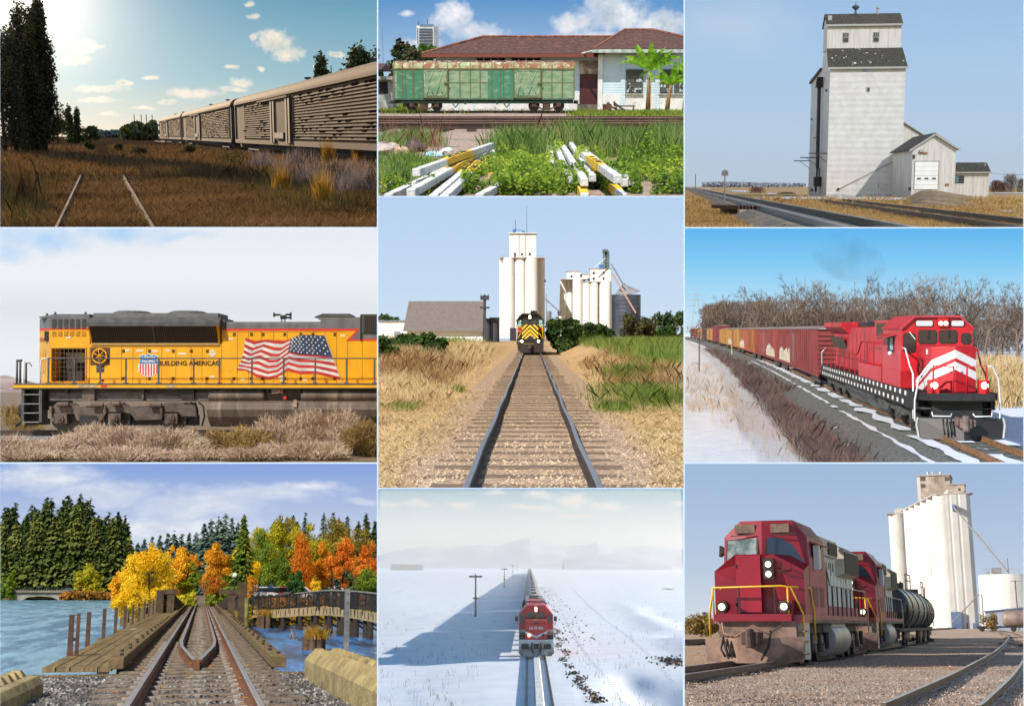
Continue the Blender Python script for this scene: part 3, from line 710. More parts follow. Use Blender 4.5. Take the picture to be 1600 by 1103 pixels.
 for a,b_,py,r_ in ((432,421,489.5,.12),(440,449,489,.12),(440,449,494,.1)):h.cyl((x(a),1.6,z(py)),(x(b_),1.6,z(py)),.04,.05); h.cyl((x(b_)+(.06 if b_>a else -.06)*-1,1.6,z(py)),(x(b_),1.6,z(py)),.05,r_)
 h.build('horn',Bk,L)
yellow_loco()
sage=leafmat("sagebrush",[S(166,134,112),S(208,178,154),S(226,202,182),S(200,180,144)],transl=.15,patch=1.1)
sageb=leafmat("sagebrush_olive",[S(120,96,60),S(176,146,90),S(190,166,110)],transl=.15,patch=1.1)
def sagebrush(px,top,wpx,y,seed,label,lm= None ,n=9500):
 s=2000/y; gx=(px-800)/s; h=1.08*(2.2-(top-607)/s); w_=wpx/s/2
 rg=np.random.default_rng(seed); b=[(rg.normal()*w_*.45,rg.normal()*.3,h*rg.uniform(.3,.72),w_*rg.uniform(.3,.5),.5,h*rg.uniform(.22,.36)) for _ in range(11)]+[(0,0,h*.35,w_*.9,.6,h*.4)]
 C,V=leafcloud(b,n,.06,seed,.45,aspect=1)
 up=C-np.array([0,0,-.3]); up/=np.linalg.norm(up,axis=1)[:, None ]; up=up+rg.normal(size=up.shape)*.55
 sd=np.cross(up,rg.normal(size=up.shape)); sd/=np.linalg.norm(sd,axis=1)[:, None ]; ln=(.05+.09*rg.random(len(C)))[:, None ]
 V=np.stack([C-up*ln,C+sd*.01,C+up*ln,C-sd*.01],1)
 tag(quads_obj('sagebrush',C,V,lm or sage, None ,(gx,y,0),base=(gx,y,0)),label,'bush','sagebrush in front of the track')
for i,a in enumerate([(20,683,120,42.5,"tan sagebrush at the lower left, below the locomotive steps"),(90,690,110,41,"sagebrush below the first bogie wheel of the yellow locomotive"),(150,664,120,43,"tan sagebrush rising before the middle of the bogie"),
(205,668,120,42.2,"sagebrush in front of the rear bogie wheel"),(265,672,110,41.5,"greyish sagebrush before the gap between bogie and tank"),(372,669,100,42.6,"rounded olive tan sagebrush below the left air reservoir"),(440,655,110,43,"sagebrush rising before the fuel tank below the flag"),
(512,645,130,43.4,"tallest grey tan sagebrush, in front of the right part of the fuel tank"),(560,664,90,42.4,"sagebrush near the right border of the locomotive picture"),(586,662,70,41.4,"golden sagebrush cut by the right border of the locomotive picture"),
(320,706,130,39.6,"low sagebrush on the near ground below the ballast gap"),(480,690,140,39.4,"low wide sagebrush nearest the viewer below the flag"),(50,705,120,39.2,"low grey sagebrush in the bottom left corner of the desert"),(200,700,140,39,"low sagebrush nearest the viewer below the bogie"),(400,702,110,39.1,"low sagebrush nearest the viewer below the reservoir")]):
 sagebrush(*a[:4],50+i,a[4],sageb if i in (5,9) else None )
sagebrush(14,634,60,70,91,"olive desert shrub behind the coupler on the left",sageb,3000); sagebrush(38,646,60,64,92,"yellowish low shrub beyond the track end on the left",sageb,2500)
# ================================================================== louvred refrigerator cars at sunset (top row, left)
Cell("evening_siding",0,0,589,355,211,1.6,156)
cur.sun(-7,8,5,.6,(1,.76,.5))
sky(1500,[(0,S(238,226,204)),(.12,S(212,216,206)),(.4,S(158,194,206)),(1,S(104,160,188))],
[(418,66,40,22),(440,84,34,16),(385,60,10,6),(384,28,16,6),(377,6,10,6),(125,75,28,16),(110,95,30,10),(150,142,50,9),(185,133,20,8),(145,160,40,6),(290,148,52,10),(225,122,16,5),(365,130,26,9),(350,140,30,6),(248,162,24,5),(215,173,22,4),(520,86,20,8),(350,108,14,5),(398,110,10,6),(160,180,26,4)],
(S(250,240,222),S(190,196,196)),nscale=3.4,amp=1.3,soft=.8,glow=(42,0,95,(1.9,1.5,1.05)),warp=.2)
ground("meadow",mat("meadow_soil",S(96,68,46),S(66,48,34),.7,rough=1,spec=0,bump=.6,bscale=8,c3=S(110,84,56),s3=.25),bump=.08,y1=1400)
r1=mat("rail_brown",S(150,122,100),S(110,88,72),3,rough=.95,spec=.02); s1=mat("hidden_sleeper",S(70,54,42),S(48,38,30),3,rough=1)
track("overgrown track whose two rails run towards the horizon on the left",[Vector((0,12+i*6,0)) for i in range(14)],.03,r1,s1,step=2.2,gauge=1.5,near=20,th=.04,rs=.62)
track("siding track under the louvred refrigerator cars",[Vector((13.5,30,0)),Vector((13.5,330,0))],.05,r1,s1,step=3,near=30)
def reefer(label,y0,y1,seed):
 X0=12.0; L=y1-y0; ze=4.35; zb=1.0
 t=thing('refrigerator_car',label,'railway car',(13.5,y0,0),0,'louvred cars standing on the siding'); xo=X0-13.5
 wm=mat("reefer_wall",S(128,106,88),S(106,86,70),.5,rough=.9,spec=.05,c3=S(120,96,80),s3=.35,lo3=.6,hi3=.75,st3=(1,.3,2)); rm=mat("reefer_roof",S(112,88,72),S(88,68,56),.25,rough=.85,spec=.08,st=(1,.25,1)); dk=mat("reefer_dark",S(60,48,42),S(40,34,30),1,rough=.8); dmg=mat("louvre_damage",S(40,30,24),S(26,20,16),3,rough=1,spec=0)
 MB().box(xo+.06,0,zb,-xo,L,ze).build('body',wm,t)
 arc=[(xo-.12,ze)]+[(xo-.12+1.5*(1-math.cos(a)),ze+.78*math.sin(a)) for a in [i*math.pi/16 for i in range(1,9)]]; arc+=[(-p,q) for p,q in reversed(arc[:-1])]
 MB().prism(arc,'y',-.2,L+.2).build('roof',rm,t,smooth= True )
 q=MB()
 for k in range(5):q.box(xo-.1,L*(.06+.22*k),ze+.1,xo+.2,L*(.06+.22*k)+.25,ze+.35)
 d0,d1=L*.52,L*.635; n=16
 for a,b in ((L*.035,d0-1),(d1+1,L*.9)):
  lv=MB()
  for k in range(n):
   z=zb+.32+(ze-zb-.6)*k/n; h=(ze-zb-.6)/n
   lv.prism([(xo+.06,z),(xo-.07,z+.02),(xo-.05,z+h*.5),(xo+.06,z+h*.8)],'y',a,b)
  lo=lv.build('louvre_panel',wm,t); dm=MB(); rg=random.Random(seed*10+int(a))
  for i in range(int(150*(b-a)/30)):
   k=rg.randrange(n); y=rg.uniform(a,b); z=zb+.32+(ze-zb-.6)*(k+.75)/n; w_=rg.uniform(.3,.9)*(1.6 if rg.random()<.15 else 1)
   if mnoise.noise(Vector((y*.09,z*.8,seed)))<-.2: continue
   dm.box(xo-.08,y,z-rg.uniform(.02,.08),xo+.05,y+w_,z+rg.uniform(.02,.07))
  dm.build('bent_louvre',dmg,lo)['kind']='stuff'
  fr=MB(); fr.box(xo-.03,a-.4,zb+.1,xo+.06,a,ze-.15); fr.box(xo-.03,b,zb+.1,xo+.06,b+.4,ze-.15); fr.build('panel_post',wm,lo)
 MB().box(xo-.09,0,zb-.12,xo+.1,L,zb+.2).build('sill',rm,t); MB().box(xo-.14,0,ze-.1,xo+.06,L,ze+.05).build('gutter',rm,t)
 dr=MB().box(xo-.12,d0+.6,zb+.2,xo+.06,d1-.6,ze-.3).build('door',mat("reefer_door",S(120,100,84),S(96,80,66),1,rough=.9,spec=.05),t)
 for a in (d0-.6,d0+.7,d1-1.4,d1):MB().box(xo-.22,a,zb+.05,xo-.02,a+.75,ze-.25).build('door_bar',dk,dr)
 MB().box(xo-.28,d0+2.2,zb+.35,xo-.1,d1-2,zb+.75).build('door_latch',dk,dr); MB().box(xo-.3,d0,ze-.32,xo-.02,d1+8,ze-.2).build('door_track',wm,dr)
 MB().box(xo+.3,1,.55,-xo-.3,L-1,zb).build('underframe',dk,t)
 for a in (L*.08,L*.8):
  b=MB().box(xo+.3,a,.35,xo+.5,a+8,.8).build('bogie_frame',dk,t)
  for d in (1.2,6.6):MB().cyl((xo+.45,a+d,.5),(xo+.6,a+d,.5),.42,n=14).build('wheel',dk,b)
 for a in (.55,.25):MB().lathe([(.1,0),(.1,.18),(.24,.2),(.24,.3),(.06,.34)],(0,L*a,ze+.74),8).build('roof_vent',dk,t)
 for a in (-.2,L-.1):MB().box(xo-.05,a,zb,-xo,a+.3,ze+.1).build('end_post',dk,t)
reefer("nearest louvred refrigerator car, cut by the right border",46,122,1); reefer("middle louvred refrigerator car behind the nearest one",126,202,2); reefer("farthest and smallest louvred refrigerator car",206,282,3)
bkd=mat("bark_dark",S(62,48,38),S(42,34,28),2,rough=1)
pop=leafmat("poplar_leaf",[S(40,38,22),S(64,58,32),S(88,76,40)],transl=.25,patch=.3); oakl=leafmat("evening_leaf",[S(44,50,24),S(70,76,36),S(96,96,48)],transl=.3,patch=.3)
def t1(label,px,base,top,wpx,y,seed,lm,n,leaf,slim= False ,nm='tree'):
 s=2000/y; p=cur.at(px,211,y).x; h=1.6-(top-211)/s; w_=wpx/s/2; rg=random.Random(seed)
 if slim:B=[(rg.uniform(-.45,.45)*w_*(1.05-z),rg.uniform(-.45,.45)*w_,h*(.06+.88*z),w_*rg.uniform(.5,.72)*(1.05-.6*z),w_*.6,h*rg.uniform(.07,.12)) for z in [(i+rg.random())/26 for i in range(26)]]
 else :B=[(rg.uniform(-.6,.6)*w_,rg.uniform(-.5,.5)*w_,h*rg.uniform(.15,.8),w_*rg.uniform(.3,.5),w_*.4,h*rg.uniform(.14,.24)) for _ in range(14)]
 tree(nm,label,(p,y,0),B,n,leaf,lm,bkd,h*.8,max(.12,w_*.09),seed)
t1("tallest dark poplar at the right of the poplar row",70,232,12,66,133,1,pop,16000,.17, True ,'poplar_tree'); t1("dark poplar left of the tallest, under the sun",40,232,26,72,138,2,pop,9000,.17, True ,'poplar_tree'); t1("dark poplar between the two tallest ones",56,234,34,60,130,13,pop,9000,.17, True ,'poplar_tree'); t1("short dark poplar in front of the row's left half",24,238,60,56,125,12,pop,4000,.16, True ,'poplar_tree')
t1("dark leafy tree cut by the left border",6,236,44,64,128,3,pop,11000,.2); t1("small dark tree right of the poplars",109,222,168,26,260,4,oakl,1500,.3, True ); t1("second small dark tree beyond the poplars",122,222,171,22,262,5,oakl,1400,.3, True )
t1("low bushy trees right of the small dark trees",140,218,196,34,300,6,oakl,1500,.35); t1("low dark scrub under the small trees",90,222,182,30,250,7,oakl,1500,.3)
t1("wide leafy tree behind the nearest refrigerator car",562,214,54,84,140,8,oakl,9000,.26); t1("low part of a leafy tree peeping over the car roof",520,214,74,60,146,9,oakl,5600,.26)
def shade_trees():  # unseen poplars added left of the view to lay shade over the rails
 rg=random.Random(5)
 for i in range(9):
  y=30+12*i; x=span(y)[0]-rg.uniform(4.2,5.2); t=thing('poplar_tree','unseen poplar added beyond the left border to cast shade','tree',(x,y,0),0,'added shade poplars beyond the left border'); B=[(rg.uniform(-.6,.6),rg.uniform(-.9,.9),9.5*(k+.5)/12,1.7*(1.1-.6*k/12),1.7,1.0) for k in range(12)]
  C,V=leafcloud(B,1500,.5,i); KEEP.add(quads_obj('crown',C,V,pop,t,clip= False )); KEEP.add(MB().cyl((0,0,0),(0,0,8),.2,n=6).build('trunk',bkd,t))
shade_trees()
def belt1(label,pts,y,m,n,leaf,seed):
 rg=np.random.default_rng(seed); C=[]
 for _ in range(n):
  k=rg.random()*(len(pts)-1); i=int(k); px=pts[i][0]+(pts[i+1][0]-pts[i][0])*(k-i); tp=pts[i][1]+(pts[i+1][1]-pts[i][1])*(k-i)
  q=cur.at(px,tp+rg.normal()*1.2,y); C.append((q.x,y+rg.normal()*8,q.z*rg.random()**.6))
 C=np.array(C); d=rg.normal(size=C.shape); d/=np.linalg.norm(d,axis=1)[:, None ]; a=np.cross(d,rg.normal(size=C.shape)); a/=np.linalg.norm(a,axis=1)[:, None ]; b=np.cross(d,a)
 o=quads_obj('far_wood',C,np.stack([C+a*leaf,C+b*leaf,C-a*leaf,C-b*leaf],1),m); o['kind']='stuff'; o['label']=label
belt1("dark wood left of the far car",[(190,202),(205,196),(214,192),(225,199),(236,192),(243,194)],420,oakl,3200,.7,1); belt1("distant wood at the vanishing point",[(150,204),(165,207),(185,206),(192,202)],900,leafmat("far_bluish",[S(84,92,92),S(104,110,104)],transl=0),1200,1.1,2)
for i,px in enumerate((211,222,230,239)):tag(MB().cyl((0,0,0),(0,0,7.2),.12,n=5).build('utility_pole',bkd, None ,(cur.at(px,211,380).x,380,0)),['leftmost of the four thin poles before the far wood','second thin pole from the left before the far wood','third thin pole from the left before the far wood','thin pole nearest the farthest refrigerator car'][i],'pole')
gw=leafmat("meadow_grass",[S(74,56,36),S(112,86,54),S(146,114,72)],transl=.45,patch=.25); gd1=leafmat("meadow_green",[S(52,50,28),S(82,76,38),S(116,106,52)],transl=.45,patch=.4); lav=leafmat("lavender_weed",[S(110,94,88),S(150,130,124),S(176,154,142)],transl=.3); yel=leafmat("goldenrod",[S(150,110,40),S(206,160,60)],transl=.4)
clr= lambda x,y:abs(abs(x)-.75)>.12
blades('meadow_grass',scatter(16000,20,60,1,keep=clr),.13,.007,gw,2,per=7,spread=.14,lean=.5); blades('meadow_grass',scatter(5000,50,200,3,keep= lambda x,y:x<11.6 and (y<95 or abs(x)>1)),.34,.02,gw,4,per=8,spread=.4,lean=.45)
blades('tall_weeds',scatter(1100,24,60,5,keep= lambda x,y:x<-1.3),.36,.007,gd1,6,per=11,spread=.12,lean=.25,hv=.3)
blades('tall_weeds',scatter(700,34,60,7,keep= lambda x,y:6<x<11.5),.55,.012,lav,8,per=11,spread=.16,lean=.3); blades('tall_weeds',scatter(420,26,60,9,keep= lambda x,y:3.6<x<11.5),.38,.007,gd1,10,per=11,spread=.2,lean=.22,hv=.3)
for i,(px,by,top,wp,m,lab) in enumerate([(370,263,231,42,gd1,"rounded green weed bush before the nearest car's left part"),(532,294,247,50,gd1,"dark weed bush at the lower right before the car"),(512,262,222,14,yel,"yellow flowering goldenrod before the right part of the nearest car"),(563,262,230,12,yel,"second yellow goldenrod near the right border"),(470,262,234,50,lav,"pale grey lavender weeds below the car door"),(412,268,236,40,lav,"pale weeds left of the car door"),(578,300,252,30,gd1,"dark weed bush cut by the right border"),(298,243,227,24,gd1,"dark bush in the meadow before the middle car"),(218,245,229,26,gd1,"grey green bush right of the rails' far end"),(186,236,225,16,gd1,"small bush between the far rails"),(142,236,222,20,gd1,"small leafy bush left of the rails' far end"),(440,300,262,22,yel,"thin golden weed in the middle of the right meadow"),(505,318,268,26,yel,"brownish gold weed at the lower right"),(40,320,258,40,gw,"tall pale grass tuft at lower left")]):
 g=cur.g(px,by); s=2000/g.y; h=(by-top)/s; w_=wp/s/2; rg=np.random.default_rng(i)
 if m in (lav,yel,gw):
  P=np.array([[g.x+rg.normal()*w_*.5,g.y+rg.normal()*w_*.5,0] for _ in range(40)]); tag(blades('weed_plant',P,h*.8,.5/s,m,i,per=9,spread=.06,lean=.16,kind= None ),lab,'plant')
 else :bush('weed_bush',lab,tuple(g),[(rg.normal()*w_*.4,rg.normal()*w_*.3,h*rg.uniform(.25,.75),w_*.5,w_*.4,h*.28) for _ in range(7)],900,.055*40/s*.7,m,i)
 # ================================================================== green boxcar by an old station (top row, middle)
Cell("old_station",591,0,1068,306.5,150,1.5,800)
cur.sun(-158,63,4.2,.5,(1,.97,.92))
sky(900,[(0,S(206,222,236)),(.35,S(160,192,222)),(1,S(100,152,206))],
[(705,30,42,36),(745,52,60,22),(660,70,40,14),(900,40,50,26),(960,20,80,40),(1030,40,60,36),(635,22,14,8),(930,62,90,16)],(S(250,250,252),S(168,184,204)),nscale=1.8,amp=1.5,soft=.9)
ground("gravel_ground",mat("station_gravel",S(186,160,140),S(128,104,90),7,.38,.62,bump=1,bscale=12,c3=S(98,104,50),s3=.35,lo3=.52,hi3=.66),bump=.06,y1=850)
_rust=mat("old_rail",S(74,48,38),S(46,32,28),4,st=(.3,1,2),rough=.6); _rh=mat("old_rail_head",S(150,112,88),S(120,84,64),3,st=(.3,1,1),rough=.5)
_wd=mat("old_sleeper",S(84,66,54),S(48,38,32),5,rough=.9)
for lab,d in (("rusty track nearest the white posts, in front of the green boxcar",57.5),("rusty second track just in front of the boxcar's own siding",70)):
 track(lab,[Vector((-16,d,0)),Vector((18,d,0))],.12,_rust,_wd,step=1.3,gauge=5,tl=5.8,tw=.4,near=40,rs=1.5,th=.12,headm=_rh)
track("overgrown siding track carrying the old green boxcar",[Vector((-16,113.2,0)),Vector((18,113.2,0))],.05,mat("siding_rail",S(72,54,46),S(46,36,32),4),_wd,step=.8,near=40,rs=1.0,th=.1)
def boxcar():
 x= lambda px:(px-757)/17.9; z= lambda py:.2+(177-py)/17.9
 B=thing('boxcar','weathered green boxcar with rusty roof and two sliding doors','boxcar',((757-800)/17.9,112,0))
 gm=mat("boxcar_green",S(104,138,102),S(146,162,130),1.9,st=(.6,1,1.6),rough=.75,c3=S(158,174,138),s3=1.6,lo3=.56,hi3=.74,st3=(.6,1,2),bump=.3,bscale=9)
 gd=mat("boxcar_panel",S(58,118,88),S(70,128,96),1.4,rough=.7,c3=S(120,158,128),s3=1.3,lo3=.5,hi3=.7,st3=(1,1,2.2),bump=.3)
 gr=mat("boxcar_rib",S(92,112,66),S(112,84,50),2.2,rough=.8)
 rr=mat("boxcar_roof",S(150,158,116),S(134,84,58),1.3,.42,.58,rough=.85,c3=S(196,182,160),s3=2,lo3=.55,hi3=.65,bump=.4)
 rt=mat("roof_rust",S(96,58,46),S(190,170,150),2.4,.5,.62,rough=.9,c3=S(76,44,38),s3=1.3)
 dk=mat("boxcar_dark",S(44,42,36),S(30,28,26),3,rough=.8)
 gt=mat("boxcar_frame_green",S(66,108,84),S(50,76,62),3,rough=.7)
 x0,x1=x(618),x(896); zb,ze=z(159.6),z(113)
 b=MB(); b.prism([(0,zb),(0,ze),(2.8,ze),(2.8,zb)],'x',x0,x1); body=b.build('body',gm,B)
 arc=[(0+.9-.9*math.cos(a),ze+.62*math.sin(a)) for a in [i*math.pi/2/6 for i in range(7)]]
 arc2=[(2.8-p,q) for p,q in reversed(arc)]
 roof=MB().prism([(-.02,ze-.02)]+arc+arc2+[(2.82,ze-.02)],'x',x0-.03,x1+.03).build('roof',rr,B,smooth= True )
 MB().prism([(arc[4][0],arc[4][1]+.015),(arc[5][0],arc[5][1]+.02),(arc[6][0],arc[6][1]+.05),(2.8-arc[6][0],arc[6][1]+.05),(2.8-arc[4][0],arc[4][1])],'x',x0-.02,x1+.02).build('roof_crown',rt,roof)
 for i,px in enumerate([619,632,648,664,683,701,720,736,751,769,787,803,823,844,861,877,895]):
  rb=MB(); pts=[(-.035,zb)]+[(p-.03*math.cos(i*math.pi/12),q+.03) for i,(p,q) in enumerate(arc)]
  rb.tube([(x(px),p,q) for p,q in pts],.04,4); rb.build('rib',gr,B)
 MB().box(x0,-.05,ze-.1,x1,0,ze+.02).build('eave_rail',gr,B); MB().box(x0,-.06,zb-.03,x1,.02,zb+.1).build('sill',gt,B)
 MB().box(x0,-.02,z(134.5),x1,.01,z(133.8)).build('belt_seam',gr,B)
 for a,b_ in ((624,663),(763,802)):
  p=MB().box(x(a),-.03,z(158),x(b_),-.005,z(115)).build('recessed_panel',gd,B); q=MB()
  for k in (1/3,2/3) if a<700 else (.5,):q.box(x(a+(b_-a)*k)-.03,-.06,z(158),x(a+(b_-a)*k)+.03,-.03,z(115))
  q.build('panel_strip',gr,p); MB().box(x(a)-.04,-.05,z(115.2),x(b_),-.01,z(113.6)).build('panel_lintel',gr,p)
 for a,b_ in ((664,701),(803,844)):
  d=MB().box(x(a),-.14,z(156.5),x(b_),-.04,z(113.8)).build('sliding_door',gm,B)
  m_=(a+b_)/2; e=MB()
  def loop(pts):e.tube([(x(p),-.15,z(q)) for p,q in pts],.04,5)
  loop([(a+2,120),(a+5,116),(b_-5,116),(b_-2,119),(b_-2,150),(b_-5,153.5),(a+5,153.5),(a+2,150),(a+2,120)])
  loop([(a+4,117),(a+9,135),(a+15,117)]); loop([(m_+1,117),(m_+7,135),(b_-7,117)]); loop([(a+6,152),(a+10,138),(a+15,152)]); loop([(m_+2,152),(m_+7,138),(b_-7,152)])
  e.build('door_rib',gm,d,smooth='all')
  f=MB(); f.box(x(a)-.05,-.18,z(157.5),x(a)+.04,-.12,z(112)); f.box(x(b_)-.04,-.18,z(157.5),x(b_)+.07,-.12,z(112)); f.box(x(a),-.18,z(114.5),x(b_),-.12,z(112.6)); f.box(x(a),-.18,z(157.5),x(b_),-.12,z(155.8)); f.build('door_frame',gr,d)
  MB().box(x(b_)-.3,-.26,z(135.6),x(b_)+.14,-.16,z(134)).build('door_latch',gr,d)
 MB().box(x0+.1,.15,z(165.5),x1-.1,2.6,z(159.6)).build('underframe',dk,B); MB().box(x(627),.05,z(164.4),x(893),.14,z(162.6)).build('side_rail',gt,B)
 for px in (713,792):MB().tube([(x(px-7),.1,z(162)),(x(px),.1,z(171.5)),(x(px+7),.1,z(162))],.07,5).build('brace',gt,B)
 for px in (728,777):MB().box(x(px)-.1,.05,z(167),x(px)+.1,.2,z(161)).build('bracket',gt,B)
 bm_=mat("bogie_rust",S(92,66,52),S(60,46,40),4,rough=.85)
 for a in (646,834):
  bg=MB(); bg.bar((x(a-4),.2,z(166)),(x(a+13),.2,z(174)),.14,.12); bg.bar((x(a+13),.2,z(174)),(x(a+25),.2,z(174)),.14,.16); bg.bar((x(a+25),.2,z(174)),(x(a+41),.2,z(166)),.14,.12); bg.box(x(a+13),.1,z(174),x(a+25),.35,z(164)); bg.bar((x(a-4),.2,z(165)),(x(a+41),.2,z(165)),.14,.1)
  bo=bg.build('bogie_frame',bm_,B)
  for k in (a,a+38):
   wl=wheel(.46,.14,mat("boxcar_wheel",S(62,52,46),S(42,36,34),4),B,(x(k),.55,.2+.47),'y'); MB().box(x(k)-.2,.05,.55,x(k)+.2,.3,.85).build('axle_box',bm_,wl,bevel=.04)
 MB().box(x(612),1,z(166),x0,1.6,z(161)).build('coupler',dk,B); MB().box(x1,1,z(166),x(903),1.6,z(161)).build('coupler',dk,B)
 handrail('brake_hose',[(x(897),.6,z(161)),(x(901),.6,z(163)),(x(902),.6,z(167)),(x(906),.6,z(168))],.05,gt,B)
boxcar()
# --- station building
rtile=mat("roof_tiles",S(92,60,48),S(62,42,36),3,rough=.9,c3=S(124,76,56),s3=2.5,lo3=.56,hi3=.68,st3=(.6,1,2),wave=('Z',2.2,.6))
wallm=mat("station_wall",S(206,222,228),S(192,212,220),.8,rough=.85,c3=S(150,158,158),s3=1.2,lo3=.62,hi3=.8,wave=('Z',1.3,.25))  # pale blue of the upper wall has the eave's shade in its colour
wallw=mat("station_sunlit_white",S(232,230,222),S(214,212,206),1.5,rough=.9,c3=S(120,110,98),s3=1.7,lo3=.6,hi3=.72)  # sunlit strip below the eave's shade put into the colour, with stains
trim=mat("station_trim",S(196,200,188),S(150,158,150),2,rough=.8)
fas=mat("station_fascia",S(128,66,50),rough=.8); dkm=mat("opening_dark",S(30,28,28),rough=.9)
def station():
 D=123; s=2000/D; H=1.5
 X= lambda px:(px-800)/s; Z= lambda py:H-(py-150)/s
 A=thing('station_building','long pale blue station building with brown tiled hip roof','building',(0,D,0))
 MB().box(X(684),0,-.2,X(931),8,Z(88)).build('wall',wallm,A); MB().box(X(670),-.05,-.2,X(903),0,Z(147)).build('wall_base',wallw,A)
 r=MB(); e=Z(88); t=Z(60)
 r.add([(X(664),-1.4,e),(X(940),-1.4,e),(X(985),4,t),(X(755),4,t),(X(664),9.5,e),(X(985),9.5,e)],[(0,1,2,3),(0,3,4),(3,2,5,4),(0,4,5,1)]); r.add([(X(664),-1.4,e-.12),(X(940),-1.4,e-.12),(X(940),9,e-.12),(X(664),9,e-.12)],[(0,1,2,3)])
 rf=r.build('roof',rtile,A); rdg=MB(); rdg.tube([(X(664),-1.4,e),(X(710),1.3,(e+t)/2+.05),(X(755),4,t+.05),(X(960),4,t+.05)],.14,6); rdg.build('ridge_tile',mat("ridge",S(150,92,68),S(96,66,54),3),rf)
 MB().box(X(664),-1.45,e-.32,X(924),-1.35,e-.02).build('gutter',fas,rf)
 for a,b in ((746,790),(799,844)):
  w_=MB().box(X(a),-.04,Z(98.5),X(b),0,Z(94)).build('clerestory',dkm,A); m=MB()
  for k in range(5):m.box(X(a+(b-a)*k/4)-.05,-.08,Z(99),X(a+(b-a)*k/4)+.05,-.04,Z(93.5))
  m.build('mullion',trim,w_)
 for px in (690,718,742,795,850,880):MB().box(X(px)-.1,-.06,0,X(px)+.1,0,Z(90)).build('wall_batten',wallm,A)
 # recess with the door
 MB().box(X(903),-.06,Z(92),X(932),-.02,Z(86)).build('dark_gap',dkm,A)
 MB().box(X(903),-.08,Z(117.5),X(931),-.02,Z(98.5)).build('concrete_panel',mat("lintel_panel",S(190,172,150),S(120,108,96),1.2,.42,.58),A)
 d=MB().box(X(903.5),-.12,Z(162.5),X(930.5),-.04,Z(117.5)).build('door',mat("door_maroon",S(84,34,34),S(66,28,28),1.5,st=(6,1,.3),rough=.55),A)
 MB().box(X(900),-1.1,0,X(936),-.1,Z(163)).build('door_step',mat("step_stone",S(120,110,96),S(80,76,66),2),A)
 # right wing
 f=-1.2; e2=Z(81.5); t2=Z(49)
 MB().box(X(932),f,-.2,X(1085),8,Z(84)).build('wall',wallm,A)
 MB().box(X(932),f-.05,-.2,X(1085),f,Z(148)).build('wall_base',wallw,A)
 r=MB(); r.add([(X(921),f-1.2,e2),(X(1100),f-1.2,e2),(X(1100),4,Z(59)-.5),(X(1021),4.2,t2),(X(977),4.2,t2),(X(921),10,e2),(X(1100),10,e2)],[(0,1,2,3,4),(0,4,5),(4,3,6,5)]); r.add([(X(921),f-1.2,e2-.12),(X(1100),f-1.2,e2-.12),(X(1100),10,e2-.12),(X(921),10,e2-.12)],[(0,1,2,3)])
 r2=r.build('roof',rtile,A); MB().tube([(X(921),f-1.2,e2),(X(977),4.2,t2+.04),(X(1021),4.2,t2+.04),(X(1100),4,Z(59)-.4)],.13,6).build('ridge_tile',mat("ridge",S(150,92,68)),r2)
 MB().box(X(920),f-1.25,e2-.35,X(1100),f-1.12,e2-.04).build('gutter',trim,r2); MB().tube([(X(921),f-1.2,e2-.2),(X(912),f-.6,Z(86.5)),(X(905),f,Z(88))],.1,5).build('rain_pipe',trim,r2)
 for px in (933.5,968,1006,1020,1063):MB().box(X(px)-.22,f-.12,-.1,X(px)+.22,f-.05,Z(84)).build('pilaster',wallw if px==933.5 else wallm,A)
 wf=mat("window_wood",S(120,122,116),S(84,86,82),4,rough=.9)
 for a,b in ((972,998),(1023,1043),(1045,1061)):
  w_=MB().box(X(a),f-.1,Z(147),X(b),f-.06,Z(111)).build('window',wf,A); q=MB(); p=MB(); c=(a+b)/2
  for k in range(4):q.box(X(a+1),f-.15,Z(112.5+k*2.3),X(b-1),f-.1,Z(111.2+k*2.3))
  rg=random.Random(a)
  for i in range(4):
   for k in range(3):
    u0=a+2+(b-a-3)*i/4
    (p if rg.random()<.55 else q).box(X(u0),f-.14,Z(130+k*7.5),X(u0+(b-a)/4-1.6),f-.11,Z(123.6+k*7.5))
  p.build('pane',mat("pane_pale",S(196,206,206),S(60,60,60),2.2,.45,.5),w_); q.build('shutter_slat',mat("slat_dark",S(84,82,76)),w_)
  MB().box(X(a-1),f-.2,Z(148.6),X(b+1),f-.04,Z(147)).build('window_sill',trim,w_)
station()
# --- background left
def tower():
 D=620; s=2000/D; X= lambda px:(px-800)/s; Z= lambda py:1.5-(py-150)/s
 t=thing('office_tower','white office tower with dark window bands far behind the trees','building',(0,D,0))
 wt=mat("tower_white",S(226,228,230),S(206,210,214),.2); wd_=mat("tower_glass",S(70,80,96),rough=.3)
 MB().prism([(X(655),0),(X(681),0),(X(686),4),(X(686),14),(X(655),14)],'z',0,Z(46)).build('wall',wt,t); MB().box(X(660),-.4,Z(46),X(680),10,Z(43.8)).build('roof',mat("tower_roof",S(90,130,160)),t)
 for k in range(9):MB().box(X(659),-.5,Z(52.5+k*4.3),X(679.5),-.05,Z(50.2+k*4.3)).build('window_band',wd_,t)
 for k in range(6):MB().box(X(656),-.5,Z(52+k*4),X(657.3),-.05,Z(49.5+k*4)).build('window',wd_,t)
 MB().cyl((X(671),4,Z(46)),(X(671),4,Z(35)),.15,n=5).build('antenna',dkm,t); MB().cyl((X(657),4,Z(46)),(X(657),4,Z(39)),.15,n=5).build('antenna',dkm,t)
tower()
bark=mat("bark_brown",S(86,70,56),S(60,48,40),4,rough=.95,bump=.5)
tl1=leafmat("dark_leaf",[S(34,50,26),S(54,74,38),S(84,66,46),S(64,92,44)],patch=.35)
